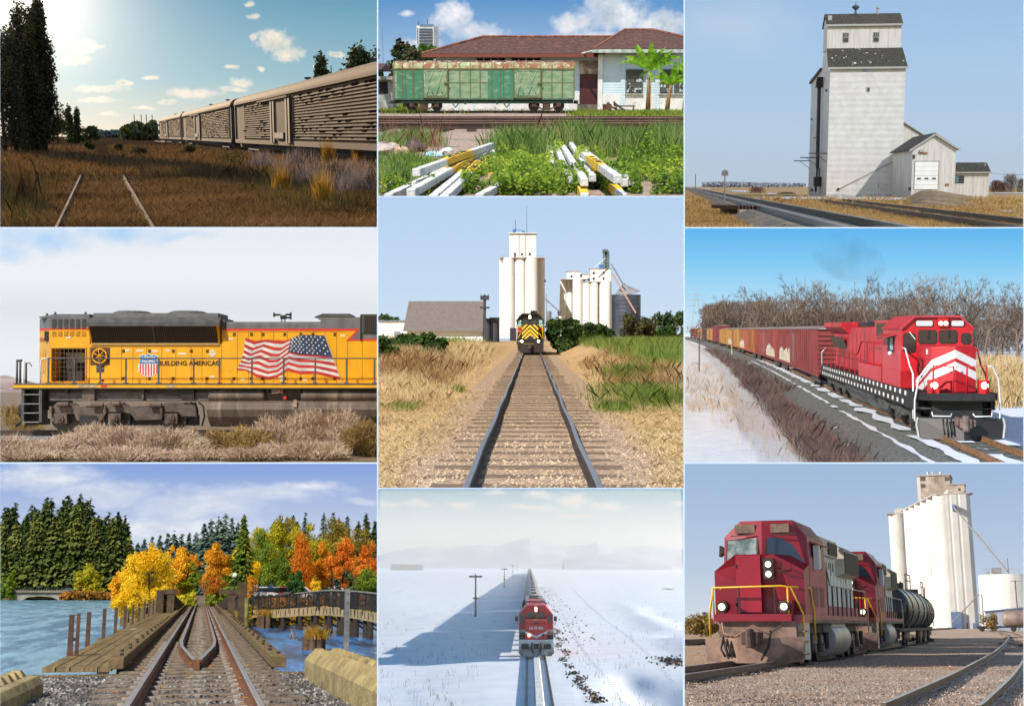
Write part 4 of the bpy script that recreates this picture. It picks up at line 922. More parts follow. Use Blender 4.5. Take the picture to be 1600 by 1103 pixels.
def _t2(px,base,top,wpx,y,seed,label,lm,n=2600,leaf=.42):
 s=2000/y; p=(px-800)/s; h=1.5-(top-150)/s
 tree('broadleaf_tree',label,(p,y,0),blobs_round(h*.25,h,wpx/s/2,13,seed),n,leaf,lm,bark,h*.6,h*.03,seed)
_t2(636,150,66,62,150,3,"large dark reddish green tree behind the left end of the boxcar",tl1)
_t2(672,150,72,46,158,4,"greener tree between the dark tree and the station roof",leafmat("mid_leaf",[S(44,70,28),S(78,112,44),S(104,136,60)],patch=.4),1800)
_t2(590,150,58,26,170,5,"dark tree cut by the left border of the station picture",tl1,1200)
def shed():
 s=2000/135; X= lambda px:(px-800)/s; Z= lambda py:1.5-(py-150)/s
 t=thing('shed','small pale shed with flat roof at the left border behind the boxcar','shed',(0,135,0))
 MB().box(X(580),0,0,X(617),5,Z(126)).build('wall',mat("shed_wall",S(170,172,164),S(120,122,116),1.5),t); MB().box(X(580),-.6,Z(126),X(618),5.3,Z(121)).build('roof',mat("shed_roof",S(186,184,176),S(130,126,118),1.6),t)
 MB().box(X(594),-.05,Z(147),X(610),0,Z(129)).build('opening',dkm,t)
 MB().prism([(-4,Z(112)),(2,Z(101)),(8,Z(112))],'x',X(575),X(606)).build('house_roof',rtile,t)
shed()
MB().cyl((0,0,0),(0,0,22),.12,.04,5).build('radio_mast',mat("mast",S(90,96,104)), None ,((603.5-800)*.2,400,0)); tag(cur.objs[-1],'thin radio mast rising above the dark tree at the left','mast')
# --- banana plants
bl=leafmat("banana_leaf",[S(62,106,20),S(110,158,34),S(156,196,56)],rough=.4,transl=.4,patch=.9); bst=mat("banana_stem",S(150,104,56),S(110,96,48),1.5,st=(2,2,.5),rough=.7,c3=S(86,60,40),s3=3)
def banana(label,base,topz,leaves,y,seed):
 s=2000/y; X= lambda q:(870+.136*q[0]-800)/s; Z= lambda q:1.5-(40+.136*q[1]-150)/s
 bx_,c=X(base),(X(topz),Z(topz)); rg=random.Random(seed)
 t=thing('banana_plant',label,'plant',(bx_,y,0),0,'banana plants')
 MB().tube([(0,0,0),((c[0]-bx_)*.5,0,c[1]*.5),(c[0]-bx_,0,c[1])],[.24,.17,.1],8).build('trunk',bst,t,smooth='all')
 leaves=leaves+[(a+rg.uniform(-75,75),b+rg.uniform(-50,90),c_*.8,-d+.2,e+.04) for a,b,c_,d,e in leaves[:6]]
 for i,(tx,tz,wd,dp,droop) in enumerate(leaves):
  p0=Vector((c[0]-bx_,0,c[1])); p1=Vector((X((tx,tz))-bx_,dp,Z((tx,tz)))); L=(p1-p0).length; n=12; mb=MB(); dirv=(p1-p0).normalized()
  sdv=dirv.cross(Vector((.2,-1,.1))).normalized(); up=sdv.cross(dirv) if i%2 else dirv.cross(sdv)
  rows=[]
  for k in range(n+1):
   u=k/n; q=p0.lerp(p1,u)+Vector((0,0,droop*L*math.sin(u*math.pi))); ww=wd*(.66+.16*math.sin(u*40+i))*math.sin(min(1,.05+u)*math.pi*.97)**.6*(0 if u<.14 else 1)*(1+rg.uniform(-.12,.12))+.02
   rows.append((q-sdv*ww-up*ww*.3,q,q+sdv*ww-up*ww*.3))
  for k in range(n):
   a,b=rows[k],rows[k+1]; mb.add([a[0],a[1],a[2],b[0],b[1],b[2]],[(0,1,4,3),(1,2,5,4)])
  mb.build('leaf',bl,t,smooth='all')
banana("tallest banana plant with green upright leaves, left of the three by the wall",(1020,985),(1025,540),[(748,378,.34,-.5,.12),(850,265,.3,-.3,.05),(1045,222,.42,-.2,0),(1105,300,.3,.5,0),(1275,322,.3,-.4,.06),(1335,372,.3,.3,.08),(1290,455,.3,-.6,.12),(1060,660,.24,-.5,.1),(930,600,.2,.5,.14)],117.5,1)
banana("middle banana plant with short reddish stem by the wall",(1232,1000),(1268,690),[(1072,590,.3,-.4,.1),(1180,540,.3,.3,.05),(1322,440,.38,-.2,0),(1385,590,.3,-.4,.08),(1470,640,.26,.3,.1)],117,2)
banana("banana plant cut by the right border of the station picture",(1432,985),(1448,640),[(1385,405,.3,-.2,0),(1470,560,.28,-.4,.1),(1310,680,.26,-.4,.1),(1520,600,.3,0,.1)],118,3)
# --- scrap and rubbish
def scrap():
 s=2000/112; X= lambda a:(870+.136*a-800)/s; Z= lambda b:1.5-(40+.136*b-150)/s
 m=mat("scrap_rust",S(104,72,52),S(62,46,38),3,rough=.9,bump=.6); t=thing('scrap_heap','rusty broken iron buffer with angled bars beside the siding','scrap',(0,111,0))
 MB().box(X(505),0,0,X(600),.7,Z(900)).box(X(548),.1,Z(900),X(580),.5,Z(880)).build('iron_block',m,t,bevel=.03)
 k=MB(); k.bar((X(625),.2,Z(885)),(X(775),.2,.1),.16,.16); k.bar((X(600),.5,Z(930)),(X(720),.5,.15),.14,.14); k.box(X(622),.1,Z(920),X(640),.3,Z(870)); k.build('angled_bar',mat("scrap_dark",S(56,46,42)),t)
 MB().box(X(350),-.3,.02,X(600),.6,.3).build('iron_plate',m,t,ry=0); MB().box(X(810),0,0,X(905),.5,.25).build('iron_block',m,t)
 b=thing('bench','old grey wooden bench by the white wall behind the banana plants','bench',(0,118,0))
 MB().box(X(700),0,.5,X(950),.4,.66).build('seat',mat("bench_wood",S(130,118,104),S(96,88,80),3),b)
 for a in (720,925):MB().box(X(a),.05,0,X(a+14),.35,.5).build('leg',mat("bench_wood",S(130,118,104)),b)
scrap()
def litter(name,lab,px,py,w_,h,m,seed):
 p=cur.g(px,py); rg=random.Random(seed); mb=MB(); mb.sphere((0,0,h*.4),(w_,w_*1.6,h),10,6); mb.v=[(a+rg.uniform(-.2,.2)*w_,b+rg.uniform(-.2,.2)*w_,max(0,c+rg.uniform(-.3,.3)*h)) for a,b,c in mb.v]
 tag(mb.build(name,m, None ,p),lab,'rubbish')
litter('rubbish_bag','black torn rubbish bag lying left of the white posts',649,237,.3,.22,mat("bag_black",S(52,48,46),S(80,74,70),6,rough=.5),1)
litter('rubbish_bag','pale crumpled sacks at the left border before the gravel',607,241,.45,.2,mat("sack",S(200,182,168),S(150,132,120),5),2)
litter('plastic_sheet','crumpled pale blue plastic sheet on the gravel left of the posts',679,244,.3,.08,mat("plastic_blue",S(120,190,214),S(214,226,228),6),3)
litter('plastic_bag','small white plastic scrap on the gravel beside the posts',699,238,.18,.08,mat("plastic_white",S(224,224,224)),4)
litter('cardboard','pink brown cardboard lump between the sacks and black bag',626,242,.25,.14,mat("card",S(206,170,142),S(170,136,112),6),5)
# --- concrete posts
wc=mat("post_white",S(222,220,214),S(196,194,188),3,rough=.85,c3=S(146,140,130),s3=4,lo3=.54,hi3=.7,bump=.5,bscale=20); yb=mat("post_yellow",S(240,194,40),S(216,168,36),4,rough=.7,c3=S(200,180,130),s3=7,lo3=.6,hi3=.7); ink=mat("post_ink",S(48,40,20))
def post(lab,a,b,z,ox,band= None ,txt='6-1-5',w_=.118,side= False ):
 q= lambda p:(ox+.15*p[0],180+.15*p[1])
 P,Q=cur.g(*q(a),z),cur.g(*q(b),z); d=Q-P; L=d.length
 rz=math.atan2(d.y,d.x)-math.pi/2
 t=thing('concrete_post',lab,'post',(P.x,P.y,z-w_),rz,'white posts stacked in the weeds')
 MB().box(-w_/2,0,0,w_/2,L,w_).build('shaft',wc,t,bevel=.012)
 if band:
  bb=MB().box(-w_/2-.004,L*band[0],.004,w_/2+.004,L*band[1],w_+.004).build('yellow_band',yb,t)
  n=L*(band[1]-band[0])
  if side:text_mesh(txt,w_*.9,'lettering',ink,bb,T((-w_/2-.006,L*sum(band)/2,w_/2))@Matrix(((0,0,-1,0),(-1,0,0,0),(0,1,0,0),(0,0,0,1))),sx=n/(w_*2.6),bold=.01)
  else :text_mesh(txt,w_*.85,'lettering',ink,bb,T((0,L*sum(band)/2,w_+.008))@Matrix.Rotation(R(90),4,'Z'),sx=n/(w_*2.6),bold=.008)
for a in [("white post on top of the left stack with an orange band on its side",(400,560),(1185,290),.42,590,(.28,.62),'6-1-5'),("lowest white post of the left stack reaching the bottom left weeds",(110,820),(1120,345),.16,590,(.3,.5),'5-1'),
("white post with blunt near end lying under the top left post",(345,770),(1150,330),.28,590,(.36,.7),'5-1-1-5'),("left one of the two twin posts with yellow bands in the left stack",(580,830),(1210,310),.2,590,(.3,.52),'5-1-1'),
("right one of the two twin posts with yellow bands in the left stack",(690,835),(1290,295),.2,590,(.3,.56),'5-1-5'),("white post tucked between the lowest and the blunt post on the left",(395,690),(1000,400),.22,590,(.4,.75),'5-1-5')]:post(*a)
for a in [("leftmost short white post of the right stack",(215,590),(200,320),.2,830),("second white post from the left in the right stack with worn blunt end",(400,640),(265,320),.24,830),("third white post of the right stack with big square end",(555,660),(330,310),.3,830),
("white post pointing up the middle of the right stack",(640,620),(405,270),.26,830),("raised white post with a yellow band on top of the right stack",(905,625),(550,385),.45,830,(.38,.8),'5 1 1'),("white post beneath the raised one at the right of the right stack",(975,670),(545,350),.22,830),
("yellow banded post low in the right stack nearest the viewer",(960,820),(600,480),.16,830,(.1,.8),'6-1-6'),("yellow ended post sunk in weeds at the bottom of the right stack",(560,820),(480,640),.14,830,(.05,.9),'5'),("rough round ended post at the right edge of the right stack",(1040,655),(800,520),.24,830)]:post(*a)
for lab,a,b in (("short white post with yellow end lying alone between the stacks",(1180,605),(1370,590)),("broken pale post half buried between the two stacks",(1060,820),(1300,690)),("small white post piece in the weeds between the stacks",(1260,530),(1370,520)),("pale post half hidden at far left in the grass",(60,720),(330,590))):post(lab,a,b,.14,590,(0,.16) if 'yellow' in lab else None ,'')
# --- weeds
gl=leafmat("weed_leaf",[S(50,74,18),S(88,118,30),S(128,154,40),S(176,186,66)],transl=.4,patch=.5)
gg=leafmat("tall_grass",[S(70,100,36),S(112,146,60),S(146,170,92),S(168,152,110)],transl=.35,patch=.6); gp=leafmat("grass_plume",[S(150,100,84),S(176,128,104)],transl=.3)
_open=[((860,290),20)]
def veg(px0,py0,px1,py1,n,seed):
 rg=np.random.default_rng(seed); return np.array([list(cur.g(px0+(px1-px0)*rg.random(),py0+(py1-py0)*rg.random())) for _ in range(n)])
def onpost(px,py):
 l=.30*(306-py)*5;
 return (640+(306-py)*1.45<px<715+(306-py)*.95 and py>222) or (850+(py-222)*.35<px<900+(py-222)*1.0 and 222<py<292)
def cover(px0,py0,px1,py1,n,hz,size,seed,name='ground_cover'):
 rg=np.random.default_rng(seed); Cc=[]
 while len(Cc)<n:
  px=px0+(px1-px0)*rg.random(); py=py0+(py1-py0)*rg.random()
  dens=mnoise.noise(Vector((px*.035,py*.06,seed)))
  if dens<-.12 or (onpost(px,py) and dens<.28): continue
  p=cur.g(px,py); p.z=hz*rg.random()*(1+1.5*max(0,dens)); Cc.append(list(p))
 C=np.array(Cc); nr=rg.normal(size=C.shape)*.5+np.array([0,-.3,1]); nr/=np.linalg.norm(nr,axis=1)[:, None ]; a=np.cross(nr,rg.normal(size=C.shape)); a/=np.linalg.norm(a,axis=1)[:, None ]; b=np.cross(nr,a); sz=size*(.5+rg.random(n))[:, None ]
 quads_obj(name,C,np.stack([C+a*sz,C+b*sz*.6,C-a*sz,C-b*sz*.6],1),gl if name=='ground_cover' else gl)['kind']='stuff'
cover(780,236,1068,306,22000,.26,.034,1); cover(591,266,690,306,2600,.2,.034,2); cover(690,256,860,306,8000,.22,.034,3); cover(1000,222,1068,260,3500,.4,.05,4)
for k,(a,b,c,d,n,h) in enumerate([(780,232,848,250,330,.55),(868,226,925,238,220,.62),(928,230,1035,248,480,.55),(591,226,614,238,110,.38),(624,222,680,230,150,.4),(591,252,660,300,300,.26),(1034,226,1068,256,240,.62)]):
 blades('tall_grass',veg(a,b,c,d,n,20+k),h,.016,gg,30+k,lean=.28,per=8,spread=.22)
for k,(a,b,c,d,n) in enumerate([(830,226,1068,236,60),(600,224,690,232,16),(640,238,690,246,16)]):blades('grass_plumes',veg(a,b,c,d,n,60+k),.8,.014,gp,70+k,lean=.25,per=3)
lg=leafmat("lawn_grass",[S(86,110,30),S(126,150,44),S(160,170,74)],patch=.4)
blades('lawn',np.concatenate([veg(591,160,660,178,700,81),veg(900,172,1068,186,1100,82),veg(618,170,900,178,400,83)]),.3,.06,lg,84,per=5,spread=.4)
# ================================================================== white grain elevator on the prairie (top row, right)
Cell("prairie_elevator",1070,0,1599,355,290,1.45,1330)
cur.sun(138,38,2.3,1.5,(1,.97,.93))
sky(1500,[(0,S(184,200,216)),(.3,S(182,204,226)),(.75,S(168,200,232)),(1,S(160,192,228))],[(1140,40,200,70)],(S(196,212,230),S(188,206,228)),nscale=.5,amp=.7,soft=1.6)
gold=mat("dry_field",S(196,160,100),S(160,126,78),.25,rough=.95,bump=.6,bscale=6,c3=S(128,104,72),s3=.9,lo3=.55,hi3=.7,st3=(1,.3,1))
ground("prairie_field",gold,bump=.05,y1=1400)
def elevator():
 p=cur.at(1291,307,170); th=R(8); t=thing('grain_elevator','tall white metal clad grain elevator with dark two step roof','grain elevator',(p.x,170,0),th)
 W=9.3; zz= lambda py:cur.at(1340,py,170.5).z
 cl=mat("cladding",S(214,210,202),S(200,196,188),.9,rough=.6,c3=S(198,190,174),s3=.5,lo3=.58,hi3=.78,st3=(1,1,3),wave=('Z',.42,.35)); cv=mat("cladding_ribbed",S(212,206,198),S(194,188,178),.9,rough=.55,st=(3,1,.3),wave=('X',.8,.35))
 rf=mat("shingle_dark",S(78,74,60),S(52,50,42),2.2,rough=.95,st=(4,1,.4),c3=S(206,204,196),s3=1.5,lo3=.625,hi3=.66,bump=.3); rp=mat("shingle_plain",S(84,78,64),S(58,54,46),2,rough=.95,st=(4,1,.4),c3=S(140,134,118),s3=1.1,lo3=.64,hi3=.74)
 edge=mat("roof_edge",S(168,166,158),rough=.7); dk=mat("spout_black",S(44,44,46),S(30,30,32),3,rough=.6); dark=mat("win_dark",S(62,64,66),rough=.3)
 ze,zc,zt,zr=zz(103),zz(72),zz(32.5),zz(13.5); a,b=3.2,7.4
 MB().prism([(0,-.3),(0,ze),(a,zc),(b,zc),(b+1.2,zz(98)),(21,zz(109)),(21,-.3)],'x',0,W).build('tower',cl,t)
 MB().box(-.1,a,zc-.1,W-.15,b,zt).build('cupola',cv,t)
 q=MB(); q.add([(-.3,-.35,ze-.25),(W+.2,-.35,ze-.25),(W+.05,a+.02,zc+.05),(-.15,a+.02,zc+.05)],[(0,1,2,3)]); q.add([(-.3,-.35,ze-.4),(W+.2,-.35,ze-.4)]+[(W+.2,-.35,ze-.25),(-.3,-.35,ze-.25)],[(0,1,2,3)])
 r1=q.build('lower_roof',rf,t); MB().box(-.32,-.42,ze-.45,W+.22,-.34,ze-.2).build('eave_board',edge,r1)
 q=MB(); m=(a+b)/2; q.add([(-.3,a-.3,zt-.15),(W,a-.3,zt-.15),(W,m,zr),(-.3,m,zr),(W,b+.3,zt-.15),(-.3,b+.3,zt-.15)],[(0,1,2,3),(3,2,4,5)])
 r2=q.build('cupola_roof',rp,t); MB().box(-.32,a-.38,zt-.35,W+.02,a-.28,zt-.1).build('eave_board',edge,r2); MB().prism([(a,zt),(m,zr-.1),(b,zt)],'x',-.12,-.08).build('gable',cl,r2)
 MB().prism([(8.6,zz(98)+.1),(21.3,zz(109)+.1),(21.3,zz(109)-.15),(8.6,zz(98)-.15)],'x',-.3,W+.2).build('annex_roof',dk,t)
 MB().box(-.1,19.6,zz(109),.8,21.2,zz(102)).build('vent_box',edge,t)
 s=12.1; X= lambda px:(px-1291)/s/math.cos(th)
 for px in (1317.5,1363):
  w_=MB().box(X(px-4.6),a-.06,zz(62.5),X(px+4.6),a,zz(46.5)).build('window',edge,t); MB().box(X(px-3.8),a-.1,zz(61.5),X(px+3.8),a-.05,zz(47.5)).build('pane',dark,w_); q=MB()
  q.box(X(px-3.8),a-.13,zz(55.3),X(px+3.8),a-.09,zz(54.3))
  for d in (-1.3,1.3):q.box(X(px+d)-.03,a-.13,zz(55),X(px+d)+.03,a-.09,zz(47.5))
  q.build('glazing_bar',edge,w_)
 MB().box(X(1337.5),-.06,zz(112.5),X(1346),0,zz(105.5)).build('patch_panel',mat("patch",S(160,172,174),rough=.4),t)
 v=MB().box(X(1346),-.1,zz(143.5),X(1350.5),0,zz(136)).build('small_window',edge,t); MB().box(X(1346.8),-.13,zz(143),X(1349.8),-.09,zz(138)).build('pane',dark,v)
 MB().box(X(1367.5),-.05,zz(294),X(1369.5),0,zz(288.5)).build('vent',edge,t)
 MB().lathe([(.25,0),(.12,.3),(.12,.5),(.42,.75),(.5,.9),(.3,1.1),(.05,1.2),(.04,1.6)],(X(1334.5),m,zr-.05),10).build('roof_vent',mat("vent_verdigris",S(80,96,94)),t,smooth= True )
 MB().lathe([(.16,0),(.16,.7),(.25,.75),(.05,1)],(X(1368),m,zr-.1),8).build('roof_vent',edge,t); MB().box(X(1291),m-1.4,zr-1.0,X(1297),m-.9,zr-.35).build('hatch',edge,t)
 # chute on the left wall
 Y= lambda px:(1291-px)/32*21; c=MB()
 c.prism([(6,zz(114)),(7.2,zz(120)),(8,zz(130)),(6.8,zz(130))],'x',-.9,-.1); c.tube([(-.45,7.4,zz(128)),(-.45,7,zz(225)),(-.45,6.6,zz(262))],.24,6); c.box(-.9,5.4,zz(292),-.1,7,zz(276)); c.tube([(-.4,5.0,zz(262)),(-.4,5.0,zz(284))],.1,5)
 ch=c.build('loading_chute',dk,t); MB().tube([(-.5,6.4,zz(262)),(-.6,6.0,zz(281)),(-.5,7.4,zz(300))],.13,6).build('spout',dk,ch)
 for y0,z0 in ((19.5,247),(11,243.5),(.8,239.5)):
  k=MB(); k.bar((0,y0,zz(z0)),(-2.3,y0,zz(z0)),.1,.12); k.bar((-1.5,y0,zz(z0)),(0,y0,zz(z0+14)),.06,.06); k.build('bracket_arm',dk,t)
 for y0,z0,d in ((2.2,140,.6),(18,176,.5),(14,210,.4),(10,288,.8),(9,283,.5),(15,300,1)):MB().box(-.2,y0,zz(z0),0,y0+d*1.6,zz(z0-4*d)).build('wall_fitting',dk,t)
 MB().box(-.06,-.06,-.2,W+.06,0,.35).build('foundation',mat("foundation",S(196,204,210),S(160,164,168),1.5),t)
 # guy wire and its eye
 MB().cyl((X(1309),-.1,zz(296)),(X(1401),-.5,zz(246)),.03,n=4).build('guy_wire',dk,t); MB().sphere((X(1308.5),-.1,zz(296)),.18,8,5).build('wire_eye',dk,t)
 # drive shed
 p=cur.at(1423.5,303,157); d=thing('drive_shed','white gabled drive shed with overhead door beside the elevator','shed',(p.x,157,0),th)
 s2=13.15; Xs= lambda px:(px-1423.5)/s2/math.cos(th); zs= lambda py:cur.at(1450,py,157).z
 w2=Xs(1487); hm=Xs(1455); ds=13
 MB().prism([(0,-.3),(0,zs(233)),(hm,zs(210)),(w2,zs(232)),(w2,-.3)],'y',0,ds).build('wall',cv,d)
 q=MB(); o=.3
 for k in (0,1):
  x0,z0,x1,z1=((-.35,zs(233)-.2,hm,zs(210)+.03),(hm,zs(210)+.03,w2+.35,zs(232)-.2))[k]; q.prism([(x0,z0),(x1,z1),(x1,z1+.14),(x0,z0+.14)],'y',-o,ds+.2)
 r=q.build('roof',rp,d); q=MB(); q.bar((-.4,-o-.03,zs(233)-.2),(hm,-o-.03,zs(210)),.06,.2); q.bar((hm,-o-.03,zs(210)),(w2+.4,-o-.03,zs(232)-.2),.06,.2); q.build('barge_board',edge,r)
 dr=MB().box(Xs(1427),-.05,zs(296),Xs(1463),0,zs(252)).build('door_frame',dark,d); dw=MB().box(Xs(1427.6),-.1,zs(296),Xs(1462),-.04,zs(253)).build('overhead_door',mat("door_white",S(238,236,230),S(230,228,222),1),dr)
 q=MB()
 for k in range(1,6):q.box(Xs(1427.6),-.115,zs(253+k*7.2)-.015,Xs(1462),-.09,zs(253+k*7.2)+.015)
 q.build('door_joint',edge,dw)
 for px in (1434,1445,1456):MB().box(Xs(px-2.8),-.12,zs(280.5),Xs(px+2.8),-.09,zs(278)).build('door_window',dark,dw)
 MB().box(Xs(1433),-.15,zs(240.5),Xs(1445),0,zs(238)).build('lamp_board',mat("rusty_board",S(150,106,76)),d); MB().box(Xs(1433.5),-.3,zs(238),Xs(1439),0,zs(234)).build('lamp_box',edge,d)
 MB().box(Xs(1473),-.1,zs(290.5),Xs(1478.5),0,zs(287)).build('wall_fitting',mat("rusty_board",S(150,106,76)),d); MB().box(-.1,.1,zs(298),0,1.2,zs(293)).build('wall_fitting',dk,d); MB().box(Xs(1423.6),-.12,zs(248),Xs(1427),0,zs(242)).build('wall_fitting',dk,d)
 # tall lean-to behind
 p=cur.at(1401,300,172); l=thing('lean_to','white lean to with sloping roof between elevator and drive shed','shed',(p.x,174,0),th); z3= lambda py:cur.at(1420,py,174).z
 MB().prism([(0,0),(0,z3(188)),(2.9,z3(212)),(2.9,0)],'y',0,6).build('wall',cv,l); MB().prism([(-.1,z3(188)+.1),(3.4,z3(214)),(3.4,z3(212)),(-.1,z3(186)+.1)],'y',-.3,6.2).build('roof',edge,l)
 # office
 p=cur.at(1480,313,158); f=thing('office','small white office with mottled dark roof and one wide window','building',(p.x,163,0),R(4)); s4=12.65; Xo= lambda px:(px-1480)/s4; zo= lambda py:cur.at(1510,py,163).z
 MB().box(0,0,-1,Xo(1543.5),6,zo(269.5)).build('wall',cv,f); q=MB(); q.prism([(-.35,zo(270)),(3,zo(253.5)),(6.4,zo(270))],'x',-.1,Xo(1545.5)); r=q.build('roof',rf,f); r.rotation_euler=r.rotation_euler
 MB().box(-.1,-.42,zo(271),Xo(1545.5),-.34,zo(269)).build('eave_board',edge,r)
 w_=MB().box(Xo(1486.5),-.06,zo(286.5),Xo(1507.5),0,zo(275)).build('window',dk,f)
 for x0,x1,m_ in ((1487.5,1491,edge),(1492,1500,mat("pane_teal",S(96,120,120),rough=.15)),(1501,1506.8,dark)):MB().box(Xo(x0),-.09,zo(285.8),Xo(x1),-.05,zo(275.8)).build('pane',m_,w_)
elevator()
dirt=mat("ramp_dirt",S(170,138,94),S(116,94,70),.8,rough=.95,bump=.6,st=(1,.4,1))
def ramp():
 a=cur.g(1443,309); mb=MB()
 def fn(u,v):
  px=1412+165*u; py=300+24*v; p=cur.g(px,py); k=max(0,1-abs(u-.2)/.22) if u<.2 else max(0,1-(u-.2)/.62)
  p.z=.95*(k*k*(3-2*k))*math.sin(math.pi*min(1,max(0,v*.9+.1)))**.7*(1+.12*mnoise.noise(Vector((u*22,v*9,0))))-.03; return p
 mb.grid(fn,50,16); o=mb.build('ramp',dirt,smooth='all'); o['kind']='structure'
ramp()
snow3=mat("old_snow",S(236,240,246),S(218,224,232),2,rough=.8)
def patch(name,pts,m,z,seed):
 rg=random.Random(seed); P=[]
 for i,(a,b) in enumerate(pts):
  c,d=pts[(i+1)%len(pts)]
  for k in range(6):
   q=cur.g(a+(c-a)*k/6+rg.uniform(-1.5,1.5),b+(d-b)*k/6+rg.uniform(-.25,.25)); P.append((q.x,q.y,z))
 mb=MB(); mb.add(P,[tuple(range(len(P)))]); o=mb.build(name,m); o['kind']='structure'; return o
for i,pts in enumerate([[(1178,309.5),(1250,308.6),(1350,309.2),(1445,310.6),(1448,312.4),(1380,313.6),(1290,312),(1200,312.6)],[(1135,298.4),(1165,298.8),(1172,300.6),(1150,300.4)],[(1090,294.6),(1112,295),(1108,296)],[(1560,331),(1586,331.4),(1582,333.2),(1562,332.6)],[(1200,303),(1214,303.4),(1212,304.4),(1200,304.2)],[(1545,302.3),(1599,302.2),(1599,303),(1545,303)]]):patch('snow_patch',pts,snow3,.07,i)
tar=mat("rail_dark",S(46,42,40),S(30,28,28),4,rough=.4); shine=mat("rail_shine",S(120,124,130),rough=.25,metal=.9); slp=mat("sleeper_grey",S(92,80,68),S(58,50,44),4,rough=.9)
A,B=cur.g(1090,296.0,.5),cur.g(1326,346,.5); A.z=B.z=0; dv=(B-A).normalized(); C0,C1=A-dv*500,B+dv*40
gb=mat("ballast_prairie",S(156,146,128),S(100,92,80),6,.4,.6,rough=.95,bump=1,bscale=9,c3=S(176,150,106),s3=.8,lo3=.5,hi3=.66)
MB().sweep([C0,C1],[(-2.1,.02),(-1.3,.3),(1.3,.3),(2.0,.02)]).build('ballast',gb)['kind']='structure'
track("main line of dark rails running diagonally past the grain elevator",[C0+dv*300,C1],.3,tar,slp,step=.9,gauge=1.5,tl=2.6,near=60,rs=1.3,headm=shine)
A,B=cur.g(1345,316.2,.3),cur.g(1597,346,.3); A.z=B.z=0; dv=(B-A).normalized()
track("rusty weed grown siding in front of the elevator and office",[A-dv*25,B+dv*10],.06,tar,slp,step=1.2,gauge=2.0,tl=3.0,near=40,rs=1.3)
def sign3():
 p=cur.g(1131.5,331); s=2000/p.y/.96; t=thing('sign','grey five sided sign on a thin post seen from behind','sign',tuple(p)); m=mat("galvanised",S(150,152,150),S(120,122,122),4,rough=.5,metal=.4)
 h=67/s; MB().cyl((0,0,0),(0,0,h),.035,n=6).build('post',m,t); w_=5.2/s
 MB().prism([(-w_,h-10/s),(w_,h-10/s),(w_,h-3.4/s),(0,h),(-w_,h-3.4/s)],'y',-.05,-.035).build('plate',m,t)
sign3()
def rails3():
 p=cur.g(1160,337); t=thing('rail_stack','stack of rusty spare rails resting on concrete blocks by the track','rail stack',tuple(p),R(22)); m=mat("stack_rust",S(106,70,54),S(62,46,40),4)
 for i in range(6):MB().sweep([(-.45+i*.17,-.9,.3),(-.5+i*.17,3.6,.3)],RAILP).build('rail',m,t)
 c=mat("block_concrete",S(164,150,130),S(130,118,104),3)
 for y in (-1.2,1.7):MB().box(-.55,y,0,.55,y+.3,.3).build('concrete_block',c,t,bevel=.02)
 u=thing('rail_piece','short dark rail pieces lying right of the rail stack','rail',tuple(cur.g(1184,338)),R(-55)); MB().sweep([(0,-.7,0),(0,1,0)],RAILP).build('rail',m,u); MB().sweep([(.25,-.6,0),(.3,1.1,0)],RAILP).build('rail',m,u)
rails3()
twg=leafmat("red_twigs",[S(96,70,66),S(140,104,96),S(160,130,118)],transl=.1); grt=leafmat("grey_twigs",[S(116,104,100),S(150,138,130),S(170,158,150)],transl=.1)
def twig(label,px,base,top,wpx,y,seed,lm,n=900,name='bush'):
 s=2000/y/.96; p=cur.at(px,base,y); h=(base-top)/s; w_=wpx/s/2; rg=np.random.default_rng(seed)
 C=np.stack([rg.normal(size=n)*w_*.42,rg.normal(size=n)*w_*.3,h*rg.random(n)**.8],1); C=C[(C[:,0]/w_)**2+((C[:,2]-h*.3)/(h*.75))**2<1]; n=len(C); up=C*np.array([.5,.5,0])+np.array([0,0,h*.35]); up/=np.linalg.norm(up,axis=1)[:, None ]; up+=rg.normal(size=(n,3))*.3
 sd=np.cross(up,rg.normal(size=(n,3))); sd/=np.linalg.norm(sd,axis=1)[:, None ]; ln=h*.11*(.5+rg.random(n))[:, None ]; ww=.35/s
 tag(quads_obj(name,C,np.stack([C-up*ln,C+sd*ww,C+up*ln,C-sd*ww],1),lm, None ,(p.x,y,0),base=(p.x,y,0)),label,'bush')
twig("reddish bare bush in the field left of the elevator",1183,300,290.5,30,250,1,twg,1200)
for i,(px,top,w_,m_) in enumerate([(1556,284,22,twg),(1578,275,26,grt),(1596,282,16,grt),(1566,287,20,twg)]):twig(["red brown bare shrubs next to the office","largest grey bare tree on the right horizon","grey bare bush at the right border of the prairie","low red shrubs below the bare tree on the right"][i],px,301,top,w_,300,5+i,m_,1100)
def belt(label,pts,y,m,n,leaf,seed):
 C=[]; rg=np.random.default_rng(seed)
 for _ in range(n):
  k=rg.random()*(len(pts)-1); i=int(k); px=pts[i][0]+(pts[i+1][0]-pts[i][0])*(k-i); tp=pts[i][1]+(pts[i+1][1]-pts[i][1])*(k-i)
  q=cur.at(px,tp,y); C.append((q.x,y+rg.normal()*8,q.z*rg.random()**.6))
 C=np.array(C); d=rg.normal(size=C.shape); d/=np.linalg.norm(d,axis=1)[:, None ]; a=np.cross(d,rg.normal(size=C.shape)); a/=np.linalg.norm(a,axis=1)[:, None ]; b=np.cross(d,a)
 o=quads_obj('far_wood',C,np.stack([C+a*leaf,C+b*leaf,C-a*leaf,C-b*leaf],1),m); o['kind']='stuff'; o['label']=label
belt("far grey blue wood on the horizon",[(1100,286),(1130,284.5),(1180,286.5),(1258,287.5)],1100,leafmat("far_trees",[S(140,146,156),S(156,162,172)],transl=0),2200,1.0,3)
